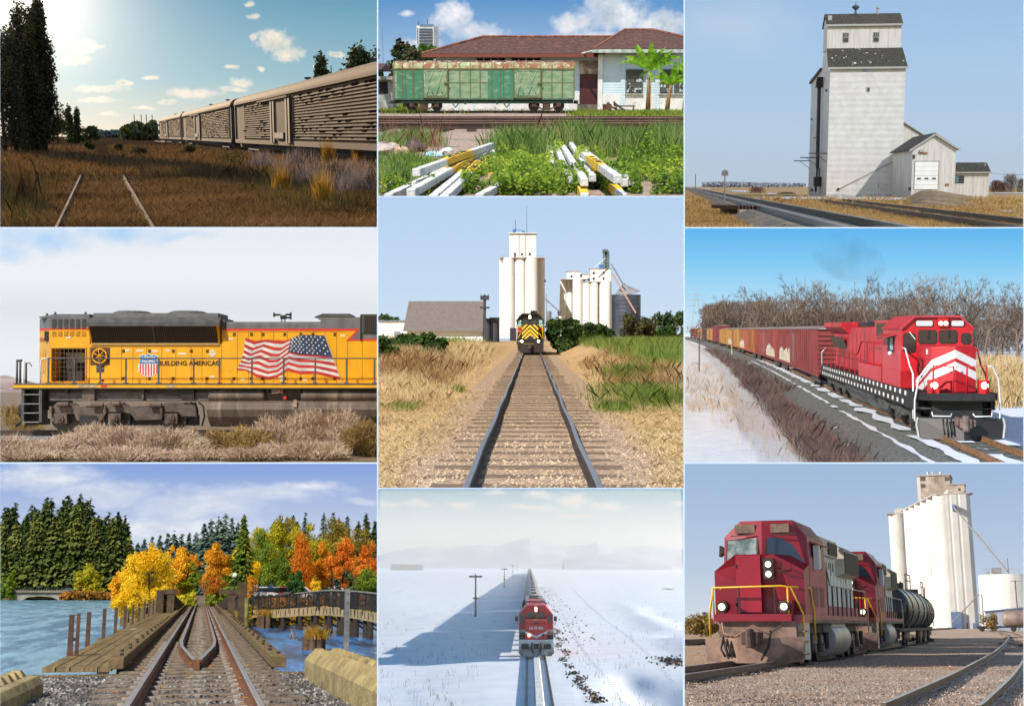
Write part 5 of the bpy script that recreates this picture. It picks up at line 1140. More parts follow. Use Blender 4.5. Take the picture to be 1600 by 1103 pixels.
MB().tube([tuple(cur.at(px,py,166)) for px,py in ((1543,270),(1560,272.4),(1580,273.6),(1605,273.4))],.025,4).build('power_line',mat("wire",S(60,60,62))); tag(cur.objs[-1],'thin power line running from the office to the right border','wire')
p=cur.g(1086.5,293.5); MB().cyl((0,0,0),(0,0,9),.25,n=5).build('signal_mast',mat("mast",S(90,96,104)), None ,p); tag(cur.objs[-1],'tiny distant mast at the vanishing end of the main line','mast')
lum=thing('timber_pile','grey pile of weathered timbers in the field left of the elevator','timber',tuple(cur.g(1229,304)));
for i in range(3):MB().bar((-1.5+i*.4,i*.3,.12+.1*i),(1.4-i*.3,i*.3+.5,.15+.08*i),.16,.16).build('timber',slp,lum)
dg=leafmat("dry_grass",[S(150,112,66),S(200,160,98),S(220,186,124)],transl=.3,patch=.3)
def g3(n,y0,y1,seed,h,w_,keep= None ,per=5):blades('dry_grass',scatter(n,y0,y1,seed,keep=keep),h,w_,dg,seed,per=per,spread=.25,lean=.5)
rg3=np.random.default_rng(8); n3=12000; t3=490+200*rg3.random(n3)**.6; dd=-1.3-1.6*rg3.random(n3); P3=np.array([list(C0+(C1-C0).normalized()*float(a)+Vector(((C1-C0).normalized().y,-(C1-C0).normalized().x,0))*float(b)) for a,b in zip(t3+20,dd)]); P3[:,2]=.3-np.clip((-dd-1.4)/.9,0,1)*.28+.03; d3=rg3.normal(size=P3.shape)*.7+np.array([0,-.5,1]); d3/=np.linalg.norm(d3,axis=1)[:, None ]; a3=np.cross(d3,rg3.normal(size=P3.shape)); a3/=np.linalg.norm(a3,axis=1)[:, None ]; b3=np.cross(d3,a3); z3_=(.03+.03*rg3.random(n3))[:, None ]
quads_obj('ballast_stones',P3,np.stack([P3+a3*z3_,P3+b3*z3_,P3-a3*z3_,P3-b3*z3_],1),leafmat('stone3',[S(84,84,78),S(134,130,120),S(186,180,168)],transl=0))['kind']='stuff'
def trk(x,y):q=(Vector((x,y,0))-C0).cross(dv0); return abs(q.z)>2.2 or (q.z<0 and abs(q.z)>2.0)
dv0=(C1-C0).normalized()
g3(9000,44,70,1,.12,.012,trk); g3(4200,70,120,2,.16,.022,trk); g3(1100,100,158,3,.3,.06,trk)
# ================================================================== locomotive coming up the line before white silos (middle)
Cell("line_to_silos",591,308,1068,762,520,1.86,831)
cur.sun(-152,42,4.6,.5,(1,.98,.95))
sky(1400,[(0,S(206,224,242)),(.45,S(196,218,242)),(1,S(184,210,240))])
def bank(x,y):
 q=max(0,min(1,(abs(x)-2.3)/2.6)); q=q*q*(3-2*q); f=max(0,min(1,(y-22)/40)); g=max(0,min(1,(190-y)/60))
 return (.1+.62*f*g)*q*(1 if x<0 else 1.15) if abs(x)>2.3 else 0
ground("field",mat("tan_field",S(206,172,122),S(178,142,96),.8,rough=.95,bump=.8,bscale=9,c3=S(150,122,84),s3=1.5),bank,bump=.03,y1=1300,ny=90,nx=80)
g5=mat("line_gravel",S(204,174,140),S(150,122,98),12,.38,.62,rough=.95,bump=1,bscale=16,c3=S(120,104,90),s3=22,lo3=.58,hi3=.64)
MB().sweep([(0,12,0),(0,60,0),(0,300,0)],[(-2.0,.01),(-1.3,.035),(1.3,.035),(2.0,.01)]).build('ballast',g5)['kind']='structure'
track("straight track running from the viewer to the black locomotive",[Vector((.012*math.sin(i*1.3)*(1 if i<40 else 0),12+i*2.,0)) for i in range(80)],.06,mat("rail_side",S(70,54,46),S(44,36,32),5,rough=.6),mat("tie_grey",S(142,118,94),S(92,76,62),7,st=(.5,6,1),rough=.95,bump=.6),step=1.05,tw=.34,near=90,headm=mat("rail_polish",S(150,156,166),rough=.32,metal=.75),tl=2.55,th=.06,rs=.9,jit=.02)
# gravel strewn over the ties
st5=leafmat("gravel_stone",[S(140,118,96),S(184,156,126),S(208,182,150)],transl=0,rough=.9)
P=scatter(16000,13.5,80,3,keep= lambda x,y:abs(x)<2.0 and mnoise.noise(Vector((x*1.6,y*.35,2)))>-.25)
P[:,2]=.05; C,V=P, None ; rg=np.random.default_rng(4); d=rg.normal(size=P.shape)*.4+np.array([0,-.4,1]); d/=np.linalg.norm(d,axis=1)[:, None ]; a=np.cross(d,rg.normal(size=P.shape)); a/=np.linalg.norm(a,axis=1)[:, None ]; b=np.cross(d,a); sz=(.008+.012*rg.random(len(P)))[:, None ]
quads_obj('gravel',P,np.stack([P+a*sz,P+b*sz,P-a*sz,P-b*sz],1),st5)['kind']='stuff'
def loco5():
 D=104; s=2000/D; x= lambda a:(780+.0907*a-828.5)/s; z= lambda b:.2+(552.8-(470+.0907*b))/s+.12
 L=thing('locomotive','black locomotive with yellow chevron nose and lit headlights seen head on','locomotive',(cur.at(828.5,540,D).x,D,0))
 K=mat("black_paint",S(40,36,34),S(28,26,26),3,rough=.45); Yl=mat("chevron_yellow",S(246,196,52),rough=.5); Rd=mat("red_panel",S(176,40,36),rough=.5); dk=mat("black_dust",S(54,44,38),S(36,30,28),4,rough=.8)
 cab=MB().prism([(x(295),z(690)),(x(295),z(375)),(x(390),z(258)),(x(665),z(258)),(x(768),z(375)),(x(768),z(690))],'y',1.6,3.6).build('cab',K,L)
 MB().prism([(x(287),z(385)),(x(287),z(365)),(x(390),z(248)),(x(668),z(248)),(x(776),z(365)),(x(776),z(385)),(x(664),z(268)),(x(394),z(268))],'y',1.35,3.7).build('cab_roof',dk,cab)
 MB().box(x(330),3.6,z(700),x(735),16,z(280)).build('long_hood',dk,L)
 q=MB(); q.box(x(540),4.4,z(258),x(650),5.6,z(222)); q.cyl((x(560),4.3,z(232)),(x(560),5,z(210)),.12); q.cyl((x(600),4.3,z(232)),(x(600),5,z(206)),.12); q.cyl((x(635),4.3,z(235)),(x(635),5,z(210)),.1); q.build('roof_horn',K,L)
 gl=mat("cab_glass",S(60,62,66),rough=.1); gs=mat("cab_side_glass",S(150,190,186),rough=.1)
 for a,b in ((405,520),(548,655)):MB().box(x(a),1.55,z(430),x(b),1.6,z(372)).build('window',gl,cab)
 for a,b in ((316,378),(686,748)):w_=MB().box(x(a),1.54,z(475),x(b),1.6,z(365)).build('window',gs,cab); MB().box(x(a)-.03,1.52,z(424),x(b)+.03,1.56,z(416)).build('window_bar',K,w_)
 for a,b in ((298,388),(682,762)):
  r=MB().box(x(a),1.56,z(560),x(b),1.6,z(492)).build('red_panel',Rd,cab); MB().box(x(a),1.55,z(568),x(b),1.6,z(560)).box(x(a),1.55,z(492),x(b),1.6,z(484)).build('panel_line',Yl,r)
 n0,n1,nb,nt=388,678,712,440
 nose=MB().prism([(x(n0+14),z(nb)),(x(n0),z(nt)),(x(n1),z(nt)),(x(n1-14),z(nb))],'y',.5,1.6).build('nose',K,L)
 m=(n0+n1)/2
 def clipbar(side,c):  # one slanting band of the chevron, kept to the nose
  bw=40; pts=[]
  x0,x1=(n0+4,m) if side<0 else (m,n1-4)
  f= lambda xx:c+abs(xx-m)*1.0
  poly=[(x0,f(x0)),(x1,f(x1)),(x1,f(x1)+bw),(x0,f(x0)+bw)]
  for lo,sign in ((nt+3,1),(700,-1)):
   out=[]
   for i in range(len(poly)):
    p,q=poly[i],poly[(i+1)%len(poly)]; ip,iq=sign*(p[1]-lo)>=0,sign*(q[1]-lo)>=0
    if ip:out.append(p)
    if ip!=iq:t=(lo-p[1])/(q[1]-p[1]); out.append((p[0]+(q[0]-p[0])*t,lo))
   poly=out
   if len(poly)<3: return
  MB().prism([(x(a),z(b)) for a,b in poly],'y',.485,.5).build('chevron_band',Yl,nose)
 for c in (280,364,444,516,584):
  clipbar(-1,c); clipbar(1,c)
 MB().box(x(505),.42,z(715),x(585),.52,z(650)).build('nose_door',dk,nose)
 lm=lampmat("headlight_glow",(1,.8,.55),16)
 hb=MB().box(x(505),1.45,z(350),x(552),1.62,z(275)).build('headlight_box',K,cab)
 for a,b,par in ((529,298,hb),(529,328,hb)):MB().cyl((x(a),1.4,z(b)),(x(a),1.46,z(b)),.075,n=10).build('headlight',lm,par)
 pf=MB().box(x(300),.35,z(790),x(765),1.6,z(690)).build('platform',K,L)
 MB().box(x(390),.33,z(782),x(600),.36,z(772)).build('edge_stripe',Yl,pf)
 for a in (390,678):
  h=MB().cyl((x(a),.25,z(733)),(x(a),.5,z(733)),.13,n=10).build('ditch_light_case',K,L); MB().cyl((x(a),.2,z(733)),(x(a),.26,z(733)),.095,n=10).build('ditch_light',lm,h)
 MB().box(x(328),.28,z(740),x(362),.34,z(728)).build('number_plate',mat("plate_white",S(210,206,198)),L); MB().sphere((x(615),.36,z(672)),.06,8,5).build('lamp',mat("plate_white",S(210,206,198)),L)
 MB().prism([(x(318),z(890)),(x(318),z(775)),(x(765),z(775)),(x(762),z(890)),(x(690),z(930)),(x(385),z(930))],'y',.1,.4).build('plough',dk,L)
 c=MB(); c.box(x(500),-.2,z(850),x(570),.2,z(780)); c.cyl((x(535),-.25,z(860)),(x(535),-.25,z(790)),.1); c.build('coupler',mat("coupler_brown",S(84,66,56),S(56,46,40),5),L)
 MB().box(x(400),1,z(960),x(680),3,z(880)).build('bogie',K,L)
 for a in (415,660):MB().cyl((x(a)-.07,1.6,.2+.4),(x(a)+.07,1.6,.6),.4,n=16).build('wheel',dk,L)
 for sg in (0,1):
  f= lambda a:x(a) if not sg else x(1063-a)
  handrail('handrail',[(f(300),.4,z(740)),(f(315),.4,z(590)),(f(318),.4,z(455)),(f(296),.4,z(455))],.025,Yl,L); handrail('handrail',[(f(315),.4,z(690)),(f(372),.4,z(590))],.025,Yl,L); handrail('handrail',[(f(300),.5,z(840)),(f(308),.45,z(700))],.03,Yl,L)
 MB().tube([(x(335),3,.3),(x(335),3,1)],.05,5)
loco5()
wh5=mat("silo_white",S(238,236,230),S(228,226,220),.15,rough=.8,c3=S(204,196,182),s3=.12,lo3=.52,hi3=.78,st3=(2,2,.2)); gy5=mat("steel_grey",S(150,154,160),S(126,130,138),.5,rough=.5,metal=.5); dk5=mat("dark_steel",S(62,64,72),S(48,50,58),.5,rough=.6); win=mat("elevator_window",S(52,54,60),rough=.4)
def silos():
 D=280; s=2000/D; X= lambda a:(590+.3*a-831)/s; Z= lambda b:1.86-(340+.3*b-520)/s
 t=thing('silo_block','tall white concrete silo block with square headhouse behind the locomotive','silo',(0,D,0))
 for c,r,dy in ((650,21,4),(679,31,0),(739,30,.6),(802,34,0),(852,21,3.5),(710,26,9),(775,28,9)):MB().cyl((X(c),dy+4,-1),(X(c),dy+4,Z(205)),r*.3/s,n=28).build('silo',wh5,t,smooth= True )
 MB().box(X(633),3,Z(207),X(870),14,Z(202.5)).build('roof_slab',mat("slab",S(170,166,158)),t)
 h=MB().box(X(684),4,Z(203),X(826),12,Z(75)).build('headhouse',wh5,t); MB().box(X(681),3.6,Z(77),X(829),12.4,Z(73.5)).build('parapet',wh5,h); q=MB()
 for a in (735,767):q.box(X(a)-.1,3.9,Z(203),X(a)+.1,4,Z(78))
 q.build('wall_joint',mat("joint_grey",S(180,176,170)),h)
 for a,b,w_,hh in ((714,189,9,22),(750,186,10,12),(792,185,10,14)):MB().box(X(a-w_/2),3.9,Z(b+hh/2),X(a+w_/2),4,Z(b-hh/2)).build('window',win,h)
 MB().cyl((X(709),8,Z(74)),(X(709),8,Z(46)),.35).build('roof_blower',mat("blue_steel",S(70,110,160)),t); q=MB(); q.bar((X(716),8,Z(50)),(X(755),8,Z(54)),.16,.16); q.box(X(752),7.6,Z(72),X(766),8.4,Z(56)); q.build('conveyor_head',mat("blue_steel",S(70,110,160)),t)
 MB().cyl((X(716),8,Z(60)),(X(716),8,Z(0)),.05,n=4).build('mast',dk5,t); MB().cyl((X(776),9,Z(74)),(X(776),9,Z(-78)),.09,.04,n=4).build('mast',gy5,t)
 q=MB()
 for a,b in ((640,684),(826,870)):q.bar((X(a),3.3,Z(196)),(X(b),3.3,Z(196)),.04,.04); [q.bar((X(a+(b-a)*k/4),3.3,Z(203)),(X(a+(b-a)*k/4),3.3,Z(196)),.04,.04) for k in range(5)]
 q.build('roof_railing',gy5,t); MB().box(X(690),-1.2,0,X(722),1,Z(575)).build('doorway',win,t); MB().box(X(632),-.5,-.5,X(690),3.5,Z(628)).build('base_band',mat("blue_band",S(140,170,200)),t)
 MB().box(X(869),3,Z(333),X(878),4.5,Z(322)).build('wall_box',dk5,t)
 t=thing('grain_elevator','second white silo block with stepped headhouses and steel leg tower','grain elevator',(0,D+10,0)); s2=2000/(D+10); X2= lambda a:(590+.3*a-831)/s2; Z2= lambda b:1.86-(340+.3*b-520)/s2
 for c,r,b in ((972,19,318),(1005,18,318),(1044,26,318),(1092,21,332),(1131,22,332),(1191,32,332),(1160,20,332)):MB().cyl((X2(c),4+(3 if r<21 else 0),-1),(X2(c),4+(3 if r<21 else 0),Z2(b)),r*.3/s2,n=24).build('silo',wh5,t,smooth= True )
 MB().box(X2(955),3.5,Z2(320),X2(1072),9,Z2(316.5)).build('roof_slab',mat("slab",S(170,166,158)),t); MB().box(X2(1073),3,Z2(334),X2(1223),10,Z2(330.5)).build('roof_slab',mat("slab",S(170,166,158)),t)
 for (a,b,c,d,ws) in ((988,1062,318,275,((1012,303),(1062,300))),(1062,1108,318,290,((1079,325),(1102,320))),(1110,1218,332,262,((1129,285),(1181,284),(1129,315),(1181,314)))):
  h=MB().box(X2(a),4,Z2(c),X2(b),9,Z2(d)).build('headhouse',wh5,t); MB().box(X2(a)-.1,3.85,Z2(d+2),X2(b)+.1,9.1,Z2(d)).build('parapet',mat("slab",S(170,166,158)),h)
  for p,q in ws:MB().box(X2(p-5),3.9,Z2(q+6),X2(p+5),4,Z2(q-6)).build('window',win,h)
 tw=MB();
 for a in (1184,1213):tw.bar((X2(a),6,Z2(262)),(X2(a),6,Z2(166)),.14,.14); tw.bar((X2(a),8,Z2(262)),(X2(a),8,Z2(166)),.14,.14)
 for k in range(6):tw.bar((X2(1184),6,Z2(262-k*16)),(X2(1213),6,Z2(246-k*16)),.08,.08)
 tw.box(X2(1190),6.3,Z2(262),X2(1207),7.7,Z2(160)); tw.box(X2(1180),5.5,Z2(172),X2(1203),8,Z2(158)); tw.build('leg_tower',mat("leg_green",S(110,124,118),S(84,96,92),.6),t)
 for pts,r,m in ((((1218,240),(1280,345)),.16,gy5),(((1222,288),(1348,497)),.2,mat("pipe_pinkish",S(190,158,140))),(((1130,262),(1188,210)),.12,gy5),(((1218,265),(1245,268)),.08,gy5)):MB().tube([(X2(p[0]),2,Z2(p[1])) for p in pts],r,5).build('spout_pipe',m,t)
 MB().box(X2(1160),4.5,Z2(262),X2(1178),6,Z2(240)).build('blue_bracket',mat("blue_steel",S(70,110,160)),t)
 t=thing('grain_bin','round dark corrugated steel grain bin with conical roof','grain bin',(X2(1303),D+12,0)); r=77*.3/s2
 MB().cyl((0,r,-.5),(0,r,Z2(399)),r,n=36).build('wall',mat("bin_steel",S(86,92,106),S(70,76,90),.4,rough=.45,metal=.4,wave=('Z',.35,.5)),t,smooth= True ); MB().cyl((0,r,Z2(400)),(-.6,r,Z2(346)),r*1.03,.3,n=24).build('roof',mat("bin_roof",S(176,180,184),S(150,154,160),.4,rough=.4,metal=.4),t)
 MB().cyl((-.6,r,Z2(350)),(-.6,r,Z2(338)),.4).build('roof_cap',gy5,t)
 t=thing('conveyor','slanting conveyor between the two white silo blocks','conveyor',(0,D+5,0)); MB().bar((X(873),0,Z(420)),(X(950),0,Z(488)),.25,.3).build('gallery',gy5,t); q=MB(); q.box(X(940),-.4,Z(500),X(957),.6,Z(484)); q.cyl((X(948),0,Z(500)),(X(948),0,0),.3); q.build('support',dk5,t)
 for a,b0,b1,lab in ((881,540,395,'thin lattice mast right of the tall silos'),(951,500,402,'thin vent pipe left of the second silo block')):tag(MB().cyl((X(a),0,0),(X(a),0,Z(b1)),.14,.06,5).build('mast',gy5, None ,(0,D+4,0)),lab,'mast')
 t=thing('tank','small steel hopper tanks in the gap right of the silos','tank',(X(890),D-4,0)); MB().cyl((0,0,0),(0,0,Z(490)),.6).build('shell',gy5,t); MB().cyl((2.4,1,0),(2.4,1,Z(515)),.6).build('shell',wh5,t)
 # shed on the left
 D3=240; s3=2000/D3; X3= lambda a:(590+.3*a-831)/s3; Z3= lambda b:1.86-(340+.3*b-520)/s3
 t=thing('storage_shed','long storage shed with huge plain grey brown roof','shed',(0,D3,0)); MB().box(X3(150),1,-.5,X3(546),18,Z3(590)).build('wall',mat("shed_wall5",S(226,228,232)),t)
 q=MB(); q.add([(X3(131),0,Z3(592)),(X3(548),0,Z3(592)),(X3(543),9,Z3(429)),(X3(138),9,Z3(429)),(X3(131),18,Z3(592)),(X3(548),18,Z3(592))],[(0,1,2,3),(3,2,5,4),(1,5,2),(0,3,4)]); q.build('roof',mat("shingle_brown",S(122,114,110),S(108,101,97),1.8,.3,.7,rough=.95,bump=.3),t)
 t=thing('leg_post','dark steel elevator leg beside the storage shed','tower',(X3(560),D3-2,0)); q=MB(); q.bar((0,0,0),(0,0,Z3(405)),.5,.5); q.box(-.9,-.5,Z3(475),.9,.6,Z3(466)); q.box(-.8,-.5,Z3(430),.8,.6,Z3(408)); q.build('post',dk5,t); q=MB(); [q.bar((dx,-.5,Z3(432)),(dx,-.5,Z3(398)),.08,.08) for dx in (-.7,0,.7)]; q.bar((-.8,-.5,Z3(420)),(.8,-.5,Z3(420)),.08,.08); q.build('platform_railing',dk5,t)
 for i,(a,r,b) in enumerate(((570,22,525),(608,26,520))):
  tag(MB().cyl((0,0,-.3),(0,0,Z3(b)),r*.3/s3,n=20).build('tank',dk5, None ,(X3(a),D3+1,0),smooth= True ),('left one of the two black tanks beside the storage shed','right one of the two black tanks, nearest the silos')[i],'tank')
  # far left buildings
 t=thing('warehouse','low white warehouse at the left border before the trees','building',(X3(66),330,0)); MB().box(-18,0,0,11,6,4.7).build('wall',wh5,t); MB().box(-18.3,-.3,4.7,11.3,6.3,5.1).build('roof',gy5,t); [MB().box(a,-.1,.3,a+1.6,0,2.2).build('door',gy5,t) for a in (-9,-2,5)]
 t=thing('house','small house with pale roof among the trees on the right','house',(cur.at(1031,512,330).x,330,0)); MB().box(-2.6,0,0,2.8,5,2.2).build('wall',mat("brick_pink",S(160,110,96)),t); MB().prism([(-3.2,2.2),(-1,3.9),(1.2,3.9),(3.3,2.2)],'y',-.5,5.5).build('roof',gy5,t)
silos()
MB().box(-16,236,.02,-3.5,262,.06).build('yard_pavement',mat("yard",S(196,180,160),S(170,156,140),.5))['kind']='structure'
lf5=leafmat("shrub_green",[S(34,52,22),S(62,88,36),S(90,118,52)],patch=.5); lf5b=leafmat("tree_far_green",[S(50,70,44),S(78,100,60),S(100,120,76)],patch=.2); bk5=mat("bark_brown",S(86,70,56),S(60,48,40),4)
def sh5(px,base,top,wpx,y,seed,lab,lm=lf5,n=2600,leaf=.3,nm='bush'):
 s=2000/y; p=cur.at(px,520,y).x; z0=bank(p,y); h=1.86-(top-520)/s-z0; w_=wpx/s/2; rg=random.Random(seed)
 B=[(rg.uniform(-.62,.62)*w_,rg.uniform(-.4,.4)*w_,h*rg.uniform(.08,.8),w_*rg.uniform(.2,.4),w_*.35,h*rg.uniform(.14,.24)) for _ in range(20)]
 bush(nm,lab,(p,y,z0),B,n,leaf,lm,seed, None ,'bush' if nm=='bush' else 'tree')
sh5(880,548,492,62,118,1,"big dark green bush just right of the locomotive",n=5200,leaf=.24); sh5(930,540,502,70,135,2,"wide green bush right of the big bush",n=3600,leaf=.26); sh5(998,525,489,66,190,3,"rounded brownish green tree in front of the grain bin",leafmat("olive_brown",[S(56,62,34),S(84,84,50),S(110,104,66)],patch=.4),nm='tree')
sh5(1042,522,486,46,330,4,"far green trees behind the small house",lf5b,1500,.6,'tree'); sh5(1066,520,484,30,300,5,"green tree at the right border of the silo picture",lf5b,1300,.5,'tree'); sh5(1040,524,506,60,210,6,"low dark hedge in front of the small house",n=1800); sh5(605,520,490,46,420,7,"distant green trees at the left border",lf5b,1500,.8,'tree'); sh5(662,520,505,20,300,10,"small green tree left of the storage shed",lf5b,500,.6,'tree')
sh5(632,548,517,84,66,8,"dark green shrub in the left field",n=2600,leaf=.14); sh5(676,550,517,50,62,9,"leafy green shrub left of the dry weeds",n=2000,leaf=.14); sh5(603,556,524,50,60,11,"green shrub at the left border of the field",n=1600,leaf=.14); sh5(740,548,535,36,170,12,"low green shrubs left of the locomotive",n=900)
tanb=leafmat("tan_blade",[S(186,154,104),S(222,194,144),S(238,216,172)],transl=.3,patch=.5); brn=leafmat("brown_weed",[S(110,78,50),S(150,112,74),S(178,142,98)],transl=.2,patch=.8); grn=leafmat("green_blade",[S(78,108,36),S(110,142,54),S(150,164,84),S(180,174,110)],transl=.35,patch=.35); gr2=leafmat("bright_weed",[S(70,98,34),S(104,130,50),S(140,150,70),S(160,160,90)],transl=.35,patch=.8)
cur_b=bank
def z5(P):P[:,2]=[bank(p[0],p[1]) for p in P]; return P
out= lambda x,y:abs(x)>1.5+.45*mnoise.noise(Vector((x*.4,y*.2,4)))
blades('dry_grass',scatter(16000,13.5,42,5,bank,out),.07,.005,tanb,6,per=7,spread=.12,lean=.8)
blades('dry_grass',scatter(5200,34,80,7,bank, lambda x,y:abs(x)>2.4),.22,.01,tanb,8,per=7,spread=.2,lean=.5)
blades('dry_grass',scatter(3600,60,130,9,bank, lambda x,y:abs(x)>3.2 and x<0),.48,.011,tanb,10,per=12,spread=.35,lean=.35)
blades('brown_weeds',scatter(2000,36,72,11,bank, lambda x,y:(-6.5<x<-2.9 and y>42) or (2.6<x<4.6)),.4,.008,brn,12,per=15,spread=.14,lean=.45)
blades('brown_weeds',scatter(900,14,34,13,bank, lambda x,y:abs(x)>2.4 and mnoise.noise(Vector((x*.8,y*.3,5)))>.22),.13,.006,brn,14,per=10,spread=.06,lean=.5)
blades('green_grass',scatter(4200,48,150,15,bank, lambda x,y:x>4.4),.62,.011,grn,16,per=13,spread=.4,lean=.35); blades('green_grass',scatter(1500,90,170,17,bank, lambda x,y:x<-6),.7,.04,grn,18,per=5,spread=.5,lean=.35)
bl5= lambda cx,cy,r,n,sd:np.array([[cx+q[0]*r,cy+q[1]*r*4,bank(cx,cy)] for q in np.random.default_rng(sd).normal(size=(n,2))*.8])
for i,(px,py,r,n,h) in enumerate([(1030,628,.9,420,.3),(1000,602,.7,260,.35),(960,640,.35,90,.2),(632,640,.25,60,.12),(705,612,.25,60,.16),(985,560,1.6,420,.5),(1040,548,2.2,500,.5)]):
 p=cur.g(px,py); blades('green_weeds',bl5(p.x,p.y,r,n,40+i),h,.008,gr2,60+i,per=15,spread=.1,lean=.5)
 # ================================================================== red freight train in the snow (middle row, right)
Cell("winter_freight",1070,357,1599,722,514,4.43,1092)
cur.sun(-138,27,4.6,.5,(1,.97,.93))
sky(1300,[(0,S(206,230,244)),(.35,S(170,218,246)),(.7,S(128,200,244)),(1,S(98,182,238))])
snow6=mat("snow",S(240,246,255),S(226,234,248),1.5,rough=.7,bump=.5,bscale=4)
def h6(x,y):
 c=10.1-(max(0,y-130)**1.5)*.00116; d=c-x  # d: metres to the left of the train's centre
 if d<-1.8: return -.1-.5*min(1,max(0,(-d-1.8)/2))
 if d<1.2: return -.1
 if d<4.2: return -.1-.7*(d-1.2)/3
 if d<5.2: return -.8+.05*(d-4.2)
 if d<8.2: return -.75+.75*(d-5.2)/3
 return .25*min(1,(d-8.2)/6)+.12*mnoise.noise(Vector((x*.35,y*.12,3)))
ground("snow_field",snow6,h6,bump=.03,y1=1200,ny=110,nx=100)
ctr= lambda y:10.1-(max(0,y-130)**1.5)*.00116
line6=[Vector((ctr(y),y,0)) for y in [36+6*i for i in range(110)]]
b6=mat("ballast_winter",S(120,124,122),S(78,82,82),8,.4,.6,rough=.95,bump=1,bscale=12,c3=S(236,240,246),s3=.5,lo3=.62,hi3=.68,st3=(1,.4,1)); b6b=mat("ballast_red",S(140,104,94),S(96,76,70),8,.4,.6,rough=.95,bump=1,bscale=12)
MB().sweep(line6,[(-3.9,-.5),(-1.35,.1),(1.35,.1),(2.6,-.2),(2.6,-.6),(-3.9,-.9)]).build('ballast',b6)['kind']='structure'
MB().sweep([p+Vector((-3.45,0,0)) for p in line6[:30]],[(-.95,-.62),(.1,-.38),(.1,-.9),(-.95,-.9)]).build('ballast',b6b)['kind']='structure'
for off,w_,sd in ((-1.35,.38,1),(-.1,.5,2),(1.4,.4,3),(-2.3,.14,4)):
 mb=MB(); rg=random.Random(sd); pts=[Vector((ctr(36+.45*i)+off+.12*mnoise.noise(Vector((i*.21,off,2))),36+.45*i,.135 if abs(off)<1.5 else -.06)) for i in range(330)]; vs=[]; fs=[]
 for i,p in enumerate(pts):e=max(.02,w_*(.85+1.1*mnoise.noise(Vector((i*.14,off*3,1)))+.08*rg.uniform(-1,1))); vs+=[p+Vector((-e,0,0)),p+Vector((e*.9,0,0))]
 for i in range(len(pts)-1):
  if mnoise.noise(Vector((i*.13,off*5,4)))>-.34:fs.append((2*i,2*i+1,2*i+3,2*i+2))
 mb.add(vs,fs); mb.build('snow_strip',snow6)['kind']='structure'
track("snowy track under the red freight train",line6,.12,mat("rail_tan",S(150,112,76),S(110,80,56),4,rough=.5),mat("tie_dark",S(70,60,54),S(48,42,40),4,rough=.9),step=1.3,near=60,tl=2.6,rs=1.1)
RED=mat("loco_bright_red",S(196,26,40),S(180,22,36),1,rough=.45,coat=.05,c3=S(150,30,38),s3=.9,lo3=.58,hi3=.8,st3=(1,1,.3)); REDd=mat("loco_red_sooty",S(198,28,40),S(150,30,40),.8,rough=.5,c3=S(84,44,48),s3=.7,lo3=.6,hi3=.78); BLK=mat("frame_black",S(40,42,44),S(28,28,30),3,rough=.6); GRN=mat("machinery",S(84,86,84),S(52,54,54),3,rough=.7); WHT=mat("stripe_white",S(226,228,230),rough=.5); grl=mat("grille_olive",S(74,66,56),S(56,50,42),6)
def side6(a,b,X):  # zoomed picture point -> (y, z) on the plane x = X
 d=cur.ray(1270+.2*a,480+.2*b); t=X/d.x; return d.y*t,4.43+d.z*t
